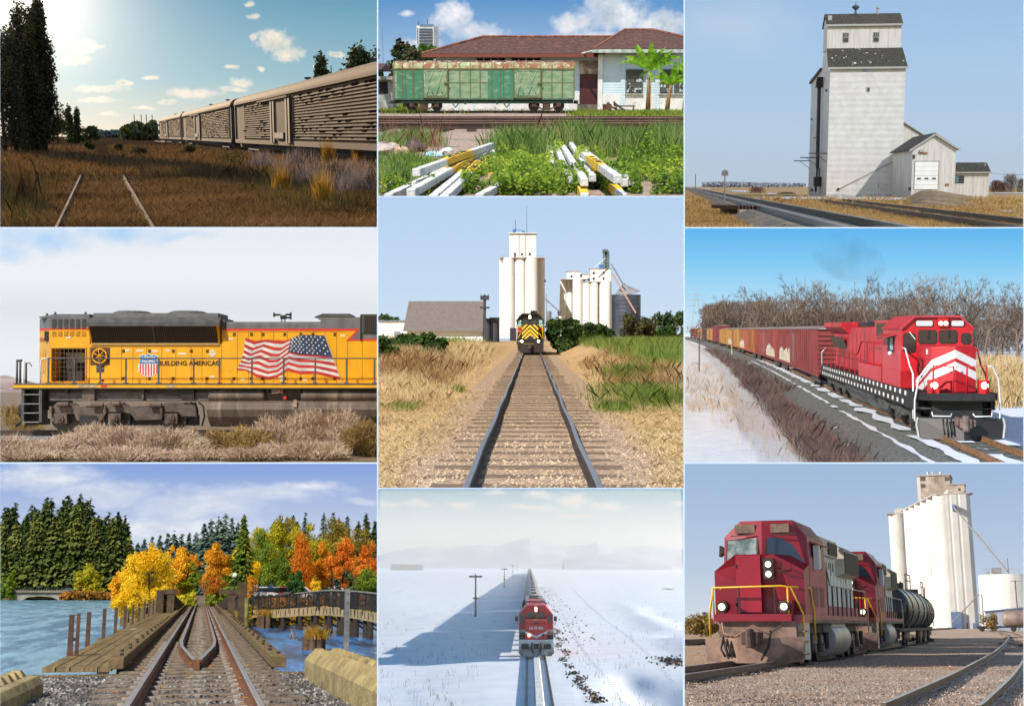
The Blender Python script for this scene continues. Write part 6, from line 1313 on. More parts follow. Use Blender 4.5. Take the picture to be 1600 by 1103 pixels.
def loco6():
 L=thing('locomotive','bright red locomotive with white chevrons and lit lamps leading the freight train','locomotive',(10.1,51,.0)); ox,oy=10.1,51
 P= lambda a,b,X:( lambda q:Vector((X-ox,q[0]-oy,q[1])))(side6(a,b,X))
 Yv= lambda a,X:side6(a,500,X)[0]-oy; Zs= lambda a,b,X:side6(a,b,X)[1]
 y0,y1=1.6,Yv(65,8.55)  # platform front and rear end
 MB().box(-1.55,y0,1.62,1.55,y1,1.9).build('walkway',BLK,L); MB().box(-1.56,y0+.5,1.2,-1.4,y1,1.9).box(1.4,y0+.5,1.2,1.56,y1,1.9).build('side_sill',BLK,L)
 n=26
 for k in range(n):
  ya=4.0+(y1-5)*k/n
  MB().box(-1.575,ya,1.68,-1.555,ya+.42,1.86).build('reflector',WHT,L); MB().box(-1.575,ya+.7,1.3,-1.555,ya+1.12,1.48).build('reflector',WHT,L)
  # cab
 yc0,yc1=6.0,11.6
 cab=MB().prism([(-1.47,1.9),(-1.47,4.5),(-.92,4.96),(.92,4.96),(1.47,4.5),(1.47,1.9)],'y',yc0,yc1).build('cab',RED,L)
 MB().prism([(-1.54,4.46),(-.95,5.0),(.95,5.0),(1.54,4.46),(1.5,4.4),(.93,4.92),(-.93,4.92),(-1.5,4.4)],'y',yc0-.15,yc1+.1).build('cab_roof',mat("roof_red",S(190,60,76),S(170,50,66),1,rough=.5),cab)
 gm=mat("cab_glass6",S(46,40,44),rough=.12)
 fx= lambda a:(1270+.2*a-1092)/35.1-10.78; fz= lambda b:4.43-(480+.2*b-514)/35.1
 def rnd(x0,z0,x1,z1,r=.09): return [(x0+r,z0),(x1-r,z0),(x1,z0+r),(x1,z1-r),(x1-r,z1),(x0+r,z1),(x0,z1-r),(x0,z0+r)]
 for a0,b0,a1,b1 in ((762,345,845,205),(872,278,998,182),(1022,276,1146,182),(1184,280,1246,205)):
  w_=MB().prism(rnd(fx(a0)-.03,fz(b0)-.03,fx(a1)+.03,fz(b1)+.03),'y',yc0-.03,yc0).build('window_frame',BLK,cab); MB().prism(rnd(fx(a0),fz(b0),fx(a1),fz(b1)),'y',yc0-.045,yc0-.028).build('pane',gm,w_)
 for a0,a1 in ((845,975),(1102,1200)):
  w_=MB().prism(rnd(fx(a0),fz(152),fx(a1),fz(104),.05),'y',yc0-.05,yc0).build('number_board',BLK,cab); MB().prism(rnd(fx(a0+5),fz(148),fx(a1-5),fz(108),.04),'y',yc0-.065,yc0-.048).build('board_face',mat("board_grey",S(196,202,210)),w_)
 lm=lampmat("headlamp6",(1,.85,.62),6); hb=MB().box(fx(1005),yc0-.16,fz(150),fx(1080),yc0,fz(90)).build('headlight_box',RED,cab)
 for a in (1026,1062):MB().cyl((fx(a),yc0-.2,fz(128)),(fx(a),yc0-.15,fz(128)),.085,n=12).build('headlight',lm,hb)
 for a,b,c,d in ((940,250,945,180),(1092,240,1090,180),(845,250,800,190),(1230,262,1218,205)):MB().bar((fx(a),yc0-.09,fz(b)),(fx(c),yc0-.07,fz(d)),.03,.03).build('wiper',WHT if a==845 else BLK,cab)
 # cab side window and awning
 ya,yb,za,zb=8.0,9.9,3.4,4.1
 w_=MB().box(-1.5,ya,za,-1.46,yb,zb).build('side_window',BLK,cab); MB().box(-1.52,ya+.15,za+.1,-1.49,(ya+yb)/2,zb-.06).build('pane',mat("pane_light",S(150,160,170),rough=.1),w_)
 MB().prism([(-1.46,zb+.12),(-1.95,zb-.02),(-1.95,zb-.06),(-1.46,zb+.06)],'y',ya-.5,yb+1.1).build('awning',mat("roof_red",S(190,60,76)),cab); MB().sphere((-1.6,ya+.3,za-.06),.1,8,6).build('mirror',WHT,cab)
 # nose
 nx0,nx1,nz=-.86,.86,3.72; fy=1.9; cr=.35
 nose=MB().prism([(nx0,6),(nx0,fy+cr),(0,fy),(nx1,fy+cr),(nx1,6)],'z',1.9,nz).build('nose',RED,L,bevel=.03)
 for top in (3.6,3.13):
  for sg in (-1,1):
   q=MB(); a=[(0,fy-.012,top),(sg*.865,fy+cr-.012,top-.42),(sg*.865,fy+cr-.012,top-.74),(0,fy-.012,top-.32)]
   q.add(a,[(0,1,2,3)] if sg<0 else [(3,2,1,0)]); q.build('chevron',WHT,nose)
   q=MB(); a=[(sg*.872,fy+cr-.012,top-.42),(sg*.872,5.9,top-1.32),(sg*.872,5.9,top-1.64),(sg*.872,fy+cr-.012,top-.74)]; q.add(a,[(0,1,2,3)]); q.build('chevron',WHT,nose)
 bw=MB(); c=Vector((nx0-.1,4.4,2.85)); bw.tube([c+Vector((0,.42*math.cos(i*.5236),.36*math.sin(i*.5236))) for i in range(13)],.045,5)
 for i in range(4):bw.bar(c,c+Vector((0,.42*math.cos(i*1.57),.36*math.sin(i*1.57))),.05,.04)
 bw.build('brake_wheel',mat("brake_dark",S(110,20,30)),nose,smooth='all'); MB().box(nx0-.02,3.1,3.4,nx0,3.4,3.6).build('notice_plate',WHT,nose)
 for sg in (-1,1):MB().sphere((sg*.2,fy+.04,2.75),.05,8,5).build('lamp',WHT,nose)
 # front platform, ditch lamps, railings
 pf=MB().prism([(-1.5,y0),(-1.1,.9),(1.1,.9),(1.5,y0),(1.5,6),(-1.5,6)],'z',1.62,1.9).build('front_platform',BLK,L)
 for sg in (-1,1):
  b=MB().box(sg*.95-.2,1.1,1.9,sg*.95+.2,1.5,2.42).build('ditch_lamp_box',RED,L); MB().cyl((sg*.95,1.02,2.22),(sg*.95,1.12,2.22),.13,n=14).build('ditch_lamp',lm,b)
  handrail('handrail',[(sg*.25,.95,1.9),(sg*.25,.95,2.95),(sg*1.0,1.0,3.0),(sg*1.02,1.0,1.9)],.04,RED,L)
  handrail('handrail',[(sg*1.0,1.0,2.98),(sg*1.2,1.05,2.98),(sg*1.5,1.3,2.5),(sg*1.62,1.5,1.6),(sg*1.62,1.5,.8),(sg*1.35,1.5,.76)],.038,WHT,L); handrail('handrail',[(sg*1.5,2.6,.8),(sg*1.5,2.6,1.6),(sg*1.42,3.2,2.6),(sg*1.42,4.0,2.9),(sg*1.45,5.0,3.6),(sg*1.45,5.9,3.62)],.038,WHT if sg<0 else RED,L)
 st=MB(); [st.box(-1.5,1.7,z,-.95,2.5,z+.05) for z in (.45,.85,1.25)]; [st.box(.95,1.7,z,1.5,2.5,z+.05) for z in (.45,.85,1.25)]; st.build('step',GRN,L)
 MB().box(-.95,1.5,.55,.95,6,1.62).build('end_frame',BLK,L); [MB().box(a,2.6,.3,a+.3,3.1,1.62).build('step_side',BLK,L) for a in (-1.5,1.2)]
 pl=MB(); pl.add([(-1.62,.9,.95),(0,.3,.95),(1.62,.9,.95),(1.55,.75,.18),(0,.1,.12),(-1.55,.75,.18),(-1.62,1.05,.95),(0,.45,.95),(1.62,1.05,.95),(1.55,.9,.18),(0,.25,.12),(-1.55,.9,.18)],[(0,1,4,5),(1,2,3,4),(6,11,10,7),(7,10,9,8),(0,6,7,1),(1,7,8,2),(5,4,10,11),(4,3,9,10),(0,5,11,6),(2,8,9,3)])
 pl.build('snow_plough',mat("plough_dark",S(44,40,40),S(70,56,50),1.6,.5,.75,rough=.5),L)
 for sg in (-1,1):MB().tube([(sg*1.6,.88,.97),(sg*1.66,.84,.7),(sg*1.58,.74,.2)],.045,5).build('plough_edge',mat("edge_grey",S(170,172,170)),L)
 c=MB(); c.box(-.22,-.25,.62,.22,.5,1.0); c.box(-.34,-.1,.7,-.2,.25,1.05); c.box(.2,-.1,.68,.4,.2,.95); c.cyl((0,-.2,.5),(0,-.2,1.12),.14,n=10); c.build('coupler',mat("coupler_steel",S(128,112,106),S(90,74,68),4),L,bevel=.04)
 for sg in (-1,1):handrail('cut_lever',[(sg*.4,.5,1.15),(sg*.45,.4,1.05),(sg*1.1,.55,1.05),(sg*1.12,.6,1.2)],.03,WHT,L)
 for x in (-.75,-.6,-.45):handrail('brake_hose',[(x,.3,.95),(x,.15,.6),(x+.05,.15,.35)],.035,BLK,L)
 # hood, radiator wings and grilles
 hz=4.55; X=-.95; MB().box(X,yc1,1.9,-X,y1-3,hz).build('long_hood',REDd,L,bevel=.12)
 MB().box(-1.05,yc1,2.6,1.05,yc1+6,hz+.3).build('equipment_cabin',RED,L)
 ya,yb=12.6,16.8; g=MB().box(-1.08,ya,3.95,-1.04,yb,4.72).build('intake_grille',grl,L)
 yr=y1-12; MB().prism([(X,4.1),(-1.5,4.55),(-1.5,4.85),(1.5,4.85),(1.5,4.55),(-X,4.1)],'y',yr,y1-1.5).build('radiator_wing',REDd,L); MB().prism([(X-.02,3.2),(X-.3,3.9),(X-.26,3.92),(X+.02,3.2)],'y',yr+1.5,y1-3.2).build('radiator_grille',grl,L)
 MB().box(-.55,yr-5,hz,.55,yr-.6,hz+.28).build('exhaust_stack',BLK,L)
 dj=MB()
 for k in range(10):dj.box(X-.012,yc1+7+k*1.9,2.0,X+.01,yc1+7.05+k*1.9,4.2)
 dj.build('door_joint',mat("joint_red",S(130,20,30)),L)
 for k in range(5):MB().box(X-.02,y1-6.4-k*.8,2.7,X+.01,y1-6.0-k*.8,3.3).build('louvre',grl,L)
 MB().box(X-.02,yc1+1.8,3.3,X,yc1+2.3,3.6).build('notice_plate',WHT,L)
 MB().box(-1.5,yc0,1.9,-.9,yc1+9,2.62).build('battery_box',RED,L); MB().box(-1.53,yc1,1.88,-1.49,yc1+.1,2.6).build('box_joint',mat("joint_red",S(130,20,30)),L)
 # railings along the walkway
 for k in range(10):
  ya=yc1+3+k*2.6; zt=3.75 if ya<yc1+8 else 3.05
  if ya<y1-.5:MB().bar((-1.48,ya,1.9 if ya>yc1+9 else 2.6),(-1.48,ya,zt),.06,.06).build('handrail_post',mat("post_red",S(150,20,34)),L)
 handrail('handrail',[(-1.48,yc1+.3,3.75),(-1.48,yc1+8,3.75),(-1.48,yc1+9.6,3.05),(-1.48,y1-1,3.05),(-1.48,y1,2.95)],.035,mat("post_red",S(150,20,34)),L); handrail('handrail',[(-1.5,y1-.1,1.9),(-1.5,y1+.1,2.8),(-1.4,y1-1.5,3.1)],.035,WHT,L)
 # fuel tank and bogies
 ta,tb=Yv(470,8.6),Yv(240,8.6); MB().prism([(-1.4,1.15),(-1.45,.95),(-.9,.3),(.9,.3),(1.45,.95),(1.4,1.15)],'y',ta,tb).build('fuel_tank',mat("tank_black",S(62,66,70),S(44,46,50),1.5,rough=.5),L)
 for ya,yb in ((3.2,ta-1.2),(tb+1,y1-1)):
  Lg=yb-ya; bf=MB(); bf.box(-1.2,ya+.3,.75,-1.0,yb-.3,1.05); bo=bf.build('bogie_frame',GRN,L)
  for k in range(3):
   yy=ya+Lg*(.12+.38*k); w_=MB().cyl((-1.0,yy,.72),(-.82,yy,.72),.52,n=18).build('wheel',mat("wheel_dark",S(60,60,60),S(40,40,40),4),L); MB().cyl((-1.3,yy,.72),(-1.0,yy,.72),.2,n=10).build('axle_box',GRN,w_)
   MB().prism([(yy-1.6,1.0),(yy-.5,.45),(yy+.6,.45),(yy+1.4,1.0)],'x',-1.22,-1.1).build('spring_plank',GRN,bo)
  MB().cyl((-1.2,ya+Lg*.33,.9),(-1.2,ya+Lg*.45,.9),.24,n=10).build('brake_cylinder',GRN,bo); MB().box(-.9,ya,.3,.9,yb,1.2).build('bogie_core',BLK,bo)
 MB().box(-1.35,ta-3.2,.6,-.9,ta-.6,1.2).build('air_reservoir',GRN,L)
loco6()
def boxcar6(label,k,m,m2,hgt=4.45):
 y0=97+48*k; L=45; a=math.atan2(ctr(y0+L)-ctr(y0),L); t=thing('boxcar',label,'boxcar',(ctr(y0),y0,0),-a,'boxcars behind the red locomotive')
 MB().box(-1.42,0,1.1,1.42,L,hgt).build('body',m,t); MB().prism([(-1.5,hgt-.05),(0,hgt+.22),(1.5,hgt-.05)],'y',-.2,L+.2).build('roof',mat("car_roof",S(170,168,170),S(120,110,108),.6,rough=.6),t)
 rb=MB(); n=22 if k<3 else 12
 for i in range(n):
  yy=L*(i+.4)/n
  if not (L*.42<yy<L*.6):MB().box(-1.5,yy,1.15,-1.42,yy+L/n*.42,hgt-.1).build('rib',m,t)
 er=MB(); [er.box(-1.4,-.12,1.2+i*.34,1.4,0,1.36+i*.34) for i in range(9)]; er.build('end_rib',m,t)
 d=MB().box(-1.53,L*.42,1.15,-1.42,L*.6,hgt-.15).build('door',m2,t); MB().box(-1.57,L*.41,hgt-.25,-1.5,L*.78,hgt-.1).build('door_track',m2,d)
 if k<2:MB().box(-1.56,L*.5,1.5,-1.52,L*.505,4).build('door_bar',mat("bar_grey",S(150,130,126)),d)
 MB().box(-1.46,0,.9,-1.3,L,1.15).build('sill',m2,t)
 if k<4:
  gf=mat("graffiti",S(214,206,190),S(184,172,150),1.2,rough=.6,c3=S(206,190,90),s3=.9,lo3=.6,hi3=.66); q=MB(); rg=random.Random(k);
  for i in range(9):
   yy=L*(.6+.33*i/9) if k!=1 else L*(.06+.32*i/9); z1_=1.3+rg.uniform(.5,1.3); q.prism([(yy,1.2),(yy+L*.05,1.2+rg.uniform(0,.2)),(yy+L*.055,z1_),(yy+L*.025,z1_+rg.uniform(0,.4)),(yy+.3,z1_-.3)],'x',-1.525,-1.505)
  q.build('graffiti',gf,t)
 for yy in (L*.04,L*.82):
  b=MB().box(-1.2,yy,.4,-1.0,yy+6,.85).build('bogie_frame',GRN,t)
  for dd in (1,5):MB().cyl((-1.0,yy+dd,.55),(-.85,yy+dd,.55),.45,n=12).build('wheel',BLK,b)
cm= lambda n,a,b,c:mat(n,a,b,.35,rough=.7,st=(1,.5,1),c3=c,s3=.8,lo3=.58,hi3=.72,st3=(1,1,.3))
cA=cm("car_oxide",S(132,56,54),S(112,46,46),S(92,48,44)); cB=cm("car_oxide_worn",S(140,64,58),S(120,52,48),S(96,50,42)); cC=cm("car_orange",S(156,100,44),S(126,70,40),S(92,56,40)); cD=cm("car_yellow",S(176,132,60),S(146,100,52),S(100,68,46)); cE=cm("car_maroon",S(124,44,50),S(104,40,44),S(90,40,40)); cF=cm("car_dark",S(76,48,46),S(60,42,42),S(50,40,40)); cdo=cm("car_door_red",S(176,84,74),S(150,70,62),S(120,60,50))
for k,(m,m2,lab) in enumerate([(cA,cA,"oxide red ribbed boxcar right behind the locomotive"),(cB,cB,"second boxcar behind the locomotive, red with white graffiti"),(cC,cdo,"orange brown boxcar with a red door, third behind the locomotive"),(cD,cC,"tan yellow stained boxcar, fourth behind the locomotive"),(cD,cD,"mustard boxcar just before the tall maroon one"),(cE,cE,"tall maroon boxcar in the middle of the train"),(cD,cC,"yellow boxcar right behind the tall maroon one"),(cF,cF,"dark boxcar just beyond the last near yellow one"),(cD,cD,"small distant yellow boxcar"),(cE,cE,"distant dark red boxcar, last but one in view"),(cF,cF,"last dark boxcar in view at the left end of the train")]):boxcar6(lab,k,m,m2,5.3 if k==5 else 4.45)
# --- bare trees
tb6=mat("bare_bark",S(124,108,96),S(92,80,72),2,rough=1); tw6=leafmat("bare_twig",[S(72,60,54),S(98,84,74),S(128,112,98)],transl=.05,patch=.2); tw6p=leafmat("pale_twig",[S(130,116,100),S(164,150,130)],transl=.05,patch=.2); oak6=leafmat("oak_leaf_brown",[S(110,66,40),S(144,88,52),S(160,108,66)],transl=.2,patch=.3)
def bare(seed,h,spread):
 rg=random.Random(seed); mb=MB(); tips=[]
 def br(p,d,L,r,lev):
  n=3; pts=[p]; q=p; dd=d
  for i in range(n):dd=(dd+Vector((rg.uniform(-.22,.22),rg.uniform(-.22,.22),rg.uniform(-.05,.16)))).normalized(); q=q+dd*(L/n); pts.append(q)
  mb.tube(pts,[r,r*.85,r*.7,r*.55],5 if lev<2 else 3)
  if lev>=4:tips.append((q,dd)); return
  for k in range(rg.choice((3,3,4)) if lev<3 else 3):
   s_=pts[rg.choice((1,2,3)) if lev else rg.choice((2,3))]; a=rg.uniform(0,6.28); e=rg.uniform(.45,1.0)*spread; o=dd.orthogonal().normalized(); o=Matrix.Rotation(a,3,dd)@o
   br(s_,(dd*1.0+o*e).normalized(),L*rg.uniform(.58,.8),r*.55,lev+1)
 br(Vector((0,0,0)),Vector((0,0,1)),h*.36,h*.02,0); return mb,tips
def bare_tree(label,px,top,y,seed,tw,spread=1.0):
 h=4.43-(top-514)/(2000/y)+.5; p=cur.at(px,514,y).x; t=thing('bare_tree',label,'tree',(p,y,-.5),0,'bare trees behind the train'); mb,tips=bare(seed,h*.92,spread)
 zm=max(v[2] for v in mb.v); k=h/zm; mb.v=[(a*k,b*k,c*k) for a,b,c in mb.v]; mb.build('trunk',tb6,t)
 rg=np.random.default_rng(seed); C=np.array([tuple(q*k) for q,d in tips]); D=np.array([tuple(d) for q,d in tips]); C=np.repeat(C,7,0); D=np.repeat(D,7,0)+rg.normal(size=(len(C),3))*.45; D/=np.linalg.norm(D,axis=1)[:, None ]; sd=np.cross(D,rg.normal(size=D.shape)); sd/=np.linalg.norm(sd,axis=1)[:, None ]; ln=h*.075*(.5+rg.random(len(C)))[:, None ]; w_=.024*y/200
 V=np.stack([C-sd*w_,C+sd*w_,C+D*ln],1); quads_obj('crown',C,V,tw,t,base=(p,y,-.5))
desc=["bare tree at the left edge of the wood","second bare tree from the left edge of the wood","bare tree above the distant cars","round topped big bare tree above the boxcars","bare tree right of the round topped one","bare tree behind the second boxcar","slim bare tree over the first boxcar","wide bare tree behind the rear of the locomotive","tall bare tree above the locomotive's hood","bare tree right of the tall one over the hood","dark bare tree just left of the cab roof","bare tree behind the cab roof","pale silvery bare tree right above the cab","bare tree right of the pale silvery tree","bare tree between the pale tree and the right border","slender bare tree near the right border","bare tree at the right border","low bare tree behind the field on the right"]
for i,(px,top,y,tw) in enumerate([(1104,474,620,tw6),(1122,464,500,tw6),(1148,452,400,tw6),(1226,433,250,tw6),(1186,456,330,tw6),(1258,452,260,tw6),(1284,440,270,tw6p),(1316,450,250,tw6),(1366,432,240,tw6),(1392,446,230,tw6),(1416,450,240,tw6),(1446,440,230,tw6),(1482,433,225,tw6p),(1512,442,230,tw6),(1540,452,220,tw6),(1566,446,225,tw6),(1592,456,215,tw6),(1556,474,205,tw6)]):bare_tree(desc[i],px,top,y,20+i,tw)
def belt6(label,pts,y,m,n,leaf,seed,dy=10,zlo=0):
 rg=np.random.default_rng(seed); C=[]
 for _ in range(n):
  k=rg.random()*(len(pts)-1); i=int(k); px=pts[i][0]+(pts[i+1][0]-pts[i][0])*(k-i); tp=pts[i][1]+(pts[i+1][1]-pts[i][1])*(k-i)
  q=cur.at(px,tp,y); C.append((q.x,y+rg.normal()*dy,zlo+(q.z-zlo)*rg.random()**.8))
 C=np.array(C); u=rg.normal(size=C.shape)*.5+np.array([0,0,1]); u/=np.linalg.norm(u,axis=1)[:, None ]; sd=np.cross(u,rg.normal(size=C.shape)); sd/=np.linalg.norm(sd,axis=1)[:, None ]
 o=quads_obj('undergrowth',C,np.stack([C-u*leaf,C+sd*leaf*.05,C+u*leaf,C-sd*leaf*.05],1),m); o['kind']='stuff'; o['label']=label
belt6("grey brown twiggy undergrowth along the edge of the wood",[(1200,492),(1250,488),(1350,490),(1450,494),(1600,506)],262,tw6,22000,.9,1); belt6("far undergrowth beyond the distant cars",[(1098,496),(1130,486),(1215,488)],480,tw6,9000,1.4,7); belt6("darker twigs filling the wood behind",[(1170,478),(1200,470),(1320,468),(1450,468),(1600,480)],300,leafmat("twig_dark",[S(96,84,76),S(122,106,96)],transl=0),14000,1.1,2); belt6("dark twigs far behind the end of the train",[(1098,482),(1130,472),(1180,474)],560,leafmat("twig_dark",[]),5000,2.0,8)
C6=belt6;
for i,(px,tp,w_,h,lab) in enumerate([(1110,486,38,24,"oak with brown leaves at the left end of the wood"),(1210,498,26,16,"rusty leaved young oak above the distant boxcars"),(1300,500,30,18,"rusty leaved young oak behind the first boxcar"),(1340,500,24,14,"small brown oak left of the locomotive's rear")]):
 y=500 if px<1150 else 330 if px<1250 else 240; s=2000/y; p=cur.at(px,514,y); rg=np.random.default_rng(i); zz=4.43-(tp-514)/s; bush('young_oak',lab,(p.x,y,zz*.55),[(rg.normal()*w_/s*.3,rg.normal(),rg.normal()*h/s*.3,w_/s*.3,1,h/s*.35) for _ in range(7)],1300,.28,oak6,i, None ,'tree')
 # --- field, brush, posts
fg=leafmat("pale_field_grass",[S(180,148,100),S(212,184,134),S(226,204,160)],transl=.3,patch=.15)
P=scatter(9000,85,230,11,keep= lambda x,y:x>ctr(y)+5 and (x>ctr(y)+8+3*mnoise.noise(Vector((x*.1,y*.05,1))))); P[:,2]=-.6; blades('field_grass',P,.9,.05,fg,12,per=6,spread=.5,lean=.3)
brw=leafmat("ditch_brush",[S(74,58,60),S(106,88,86),S(144,124,114)],transl=.15,patch=.4); tan6=leafmat("tan_grass6",[S(168,136,96),S(206,176,134)],transl=.3)
def bandP(n,d0,d1,y0,y1,seed):
 rg=np.random.default_rng(seed); u=rg.random(n); y=1/(1/y1+(1/y0-1/y1)*u); d=d0+(d1-d0)*rg.beta(2,2,n); x=np.array([ctr(q) for q in y])-d; return np.stack([x,y,np.array([h6(a,b) for a,b in zip(x,y)])],1)
blades('ditch_brush',bandP(1900,3.5,6.4,40,110,1),.5,.006,brw,2,per=18,spread=.2,lean=.42); blades('ditch_brush',bandP(1100,2.8,6.6,100,320,3),0.7,.025,brw,4,per=10,spread=.3,lean=.35)
blades('tan_grass',bandP(120,6.6,9.6,56,110,5),.42,.007,tan6,6,per=6,spread=.14,lean=.4); blades('tan_grass',bandP(260,7.6,12,66,160,7),.5,.014,tan6,8,per=6,spread=.25,lean=.35); blades('dead_stalks',bandP(150,3.6,9,42,60,9),.6,.008,tan6,10,per=2,spread=.1,lean=.2)
def post6():
 g=cur.g(1092.5,582); s=2000/g.y; t=thing('marker_post','dark marker post with small board standing in the snow at left','post',tuple(g)); m=mat("post_dark",S(66,64,60),S(48,46,44),3); h=62/s; MB().box(-.06,-.06,-.2,.06,.06,h).build('post',m,t); MB().box(-.13,-.1,h-.45,.13,-.06,h+.1).build('board',mat("board_dark",S(84,86,80)),t)
 g=cur.g(1143.5,554); t=thing('marker_rod','thin white and yellow marker rod beside the track','marker',tuple(g)); MB().cyl((0,0,0),(0,0,1.5),.05).build('rod',WHT,t); MB().cyl((0,0,.9),(0,0,1.3),.06).build('band',mat("rod_yellow",S(220,180,40)),t)
 t=thing('power_pylon','far steel power pylon at the left border above the snow','pylon',(cur.at(1088,514,700).x,700,0)); q=MB(); [q.bar((sx*3,0,0),(sx*.4,0,24),.25,.25) for sx in (-1,1)]; [q.bar((-5,0,z),(5,0,z),.25,.25) for z in (17,20,23)]; q.build('frame',mat("pylon_steel",S(140,146,156)),t)
post6()
def smoke6():
 m=bpy.data.materials.new("smoke"); m.use_nodes= True ; N=m.node_tree.nodes; L=m.node_tree.links; N.remove(N["Principled BSDF"]); v=N.new("ShaderNodeVolumePrincipled"); v.inputs["Color"].default_value=(.06,.06,.07,1); L.new(v.outputs[0],N["Material Output"].inputs["Volume"])
 tc=N.new("ShaderNodeTexCoord"); nz=N.new("ShaderNodeTexNoise"); nz.inputs["Scale"].default_value=.45; nz.inputs["Detail"].default_value=4; L.new(tc.outputs["Object"],nz.inputs[0]); r=N.new("ShaderNodeMapRange"); r.inputs[1].default_value=.45; r.inputs[2].default_value=.75; r.inputs[4].default_value=.16; L.new(nz.outputs[0],r.inputs[0]); L.new(r.outputs[0],v.inputs["Density"])
 c=cur.at(1325,404,95); mb=MB(); mb.sphere((0,0,0),(2.6,2.0,1.9),14,9); mb.v=[(a+(.9 if c_<0 else -.9)*abs(c_)*.6,b,c_) for a,b,c_ in mb.v]; o=mb.build('smoke',m, None ,c,smooth='all'); o['kind']='stuff'; o['label']='faint grey exhaust smoke drifting above the locomotive'
smoke6()
# ================================================================== railway bridge in autumn (bottom row, left)
Cell("autumn_bridge",0,724.5,589,1103,924,1.45,315)
cur.sun(-145,42,4.2,5,(1,.97,.9))
sky(1500,[(0,S(226,230,238)),(.3,S(206,216,234)),(1,S(134,164,220))],[(300,790,150,36),(400,775,150,22),(150,770,120,34),(60,745,130,34),(560,782,40,8),(470,765,90,14),(250,830,200,30)],(S(240,243,248),S(200,210,228)),nscale=1.2,amp=1.1,soft=1.1,stretch=2.2)
def water7(name,x0,x1,y0,y1,m):
 mb=MB(); mb.grid( lambda u,v:(x0+(x1-x0)*u,y0*(y1/y0)**v,-1.6),40,60); o=mb.build(name,m); o['kind']='structure'
def wmat(name,c,bump,sc_,rough):
 m=mat(name,c[0],c[1],.5,.42,.6,st=(1,.12,1),rough=rough,spec=.4); nt=m.node_tree; N=nt.nodes; L=nt.links; b=N["Principled BSDF"]; tc=N.new("ShaderNodeTexCoord"); mp=N.new("ShaderNodeMapping"); mp.inputs["Scale"].default_value=(1,.22,1); L.new(tc.outputs["Object"],mp.inputs[0])
 n1=N.new("ShaderNodeTexNoise"); n1.inputs["Scale"].default_value=sc_; n1.inputs["Detail"].default_value=6; L.new(mp.outputs[0],n1.inputs[0]); bp=N.new("ShaderNodeBump"); bp.inputs["Strength"].default_value=bump; bp.inputs["Distance"].default_value=.25; L.new(n1.outputs[0],bp.inputs["Height"]); L.new(bp.outputs[0],b.inputs["Normal"]); return m
water7("water",-110,-2.0,24,520,wmat("lake_water",(S(132,172,190),S(56,106,132)),.8,1.0,.25)); water7("water",1.6,60,24,300,wmat("channel_water",(S(60,130,200),S(14,50,92)),.7,1.2,.25))
gv7=mat("dark_gravel",S(112,106,100),S(58,54,52),14,.4,.6,rough=.95,bump=1.2,bscale=14,c3=S(150,144,136),s3=20,lo3=.58,hi3=.64)
MB().box(-8,10,-1.8,8,24.4,.0).build('gravel_bank',gv7)['kind']='structure'
MB().box(-130,508,-1.7,40,900,-.9).build('far_shore',mat("shore_soil",S(110,84,50),S(80,66,40),.1))['kind']='structure'; MB().box(-7,122,-1.8,3,520,.0).build('embankment',mat("bank_soil",S(120,100,70),S(90,80,52),.4))['kind']='structure'; MB().box(3,150,-1.8,60,700,-.1).build('park_ground',mat("park_grass",S(110,120,50),S(140,110,50),.15,rough=1))['kind']='structure'
tie7=mat("bridge_tie",S(138,120,100),S(92,76,62),5,st=(.6,5,1),rough=.7,bump=.5,c3=S(170,160,150),s3=2,lo3=.55,hi3=.7); rs7=mat("rail_rusty7",S(130,78,46),S(92,56,38),5,rough=.6); hd7=mat("rail_head7",S(190,176,164),rough=.28,metal=.7)
rl=[Vector((-.03,11+3*i,0)) for i in range(110)]
t7=track("railway track leading straight over the timber bridge to the autumn trees",rl,.06,rs7,tie7,step=1.02,tw=.32,near=95,headm=hd7,tl=2.8,jit=.012,th=.2)
pl7=mat("tie_plate",S(140,96,66),S(100,66,48),6,rough=.6); cl7=mat("clip_grey",S(176,166,156),S(130,116,104),6,rough=.5)
rg7=random.Random(7)
pr=MB().box(-.13,-.09,0,.13,.09,.03).build('tie_plate',pl7,t7); pc=MB().box(-.05,-.05,0,.05,.05,.05).build('rail_clip',cl7,t7); first= True
for i in range(24):
 y=11+1.02*(i+3)
 for sx in (-1,1):
  for k,(pp,dx) in enumerate(((pr,.0),(pc,-.16),(pc,.16))):
   o=pp.copy(); cur.col.objects.link(o); cur.objs.append(o); o.matrix_basis=T((sx*.7175-.03+dx,y,.035),rg7.uniform(-.2,.2))
bpy.data.objects.remove(cur.objs.pop(cur.objs.index(pr))); bpy.data.objects.remove(cur.objs.pop(cur.objs.index(pc)))
t=thing('guard_rail','inner guard rails meeting in a point between the running rails','guard rail')
for sx in (-1,1):
 pts=[Vector((sx*.05-.03,25.2,.04)),Vector((sx*.36-.03,31.5,.04)),Vector((sx*.42-.03,35,.04))]+[Vector((sx*.42-.03,y,.04)) for y in range(42,150,8)]
 r_=MB().sweep(pts,RAILP).build('rail',rs7,t); MB().sweep(pts,[(-.037,.17),(-.03,.178),(.03,.178),(.037,.17)]).build('rail_head',hd7,r_)
MB().box(-.08,25.05,.03,.02,25.3,.2).build('point_casting',rs7,t)
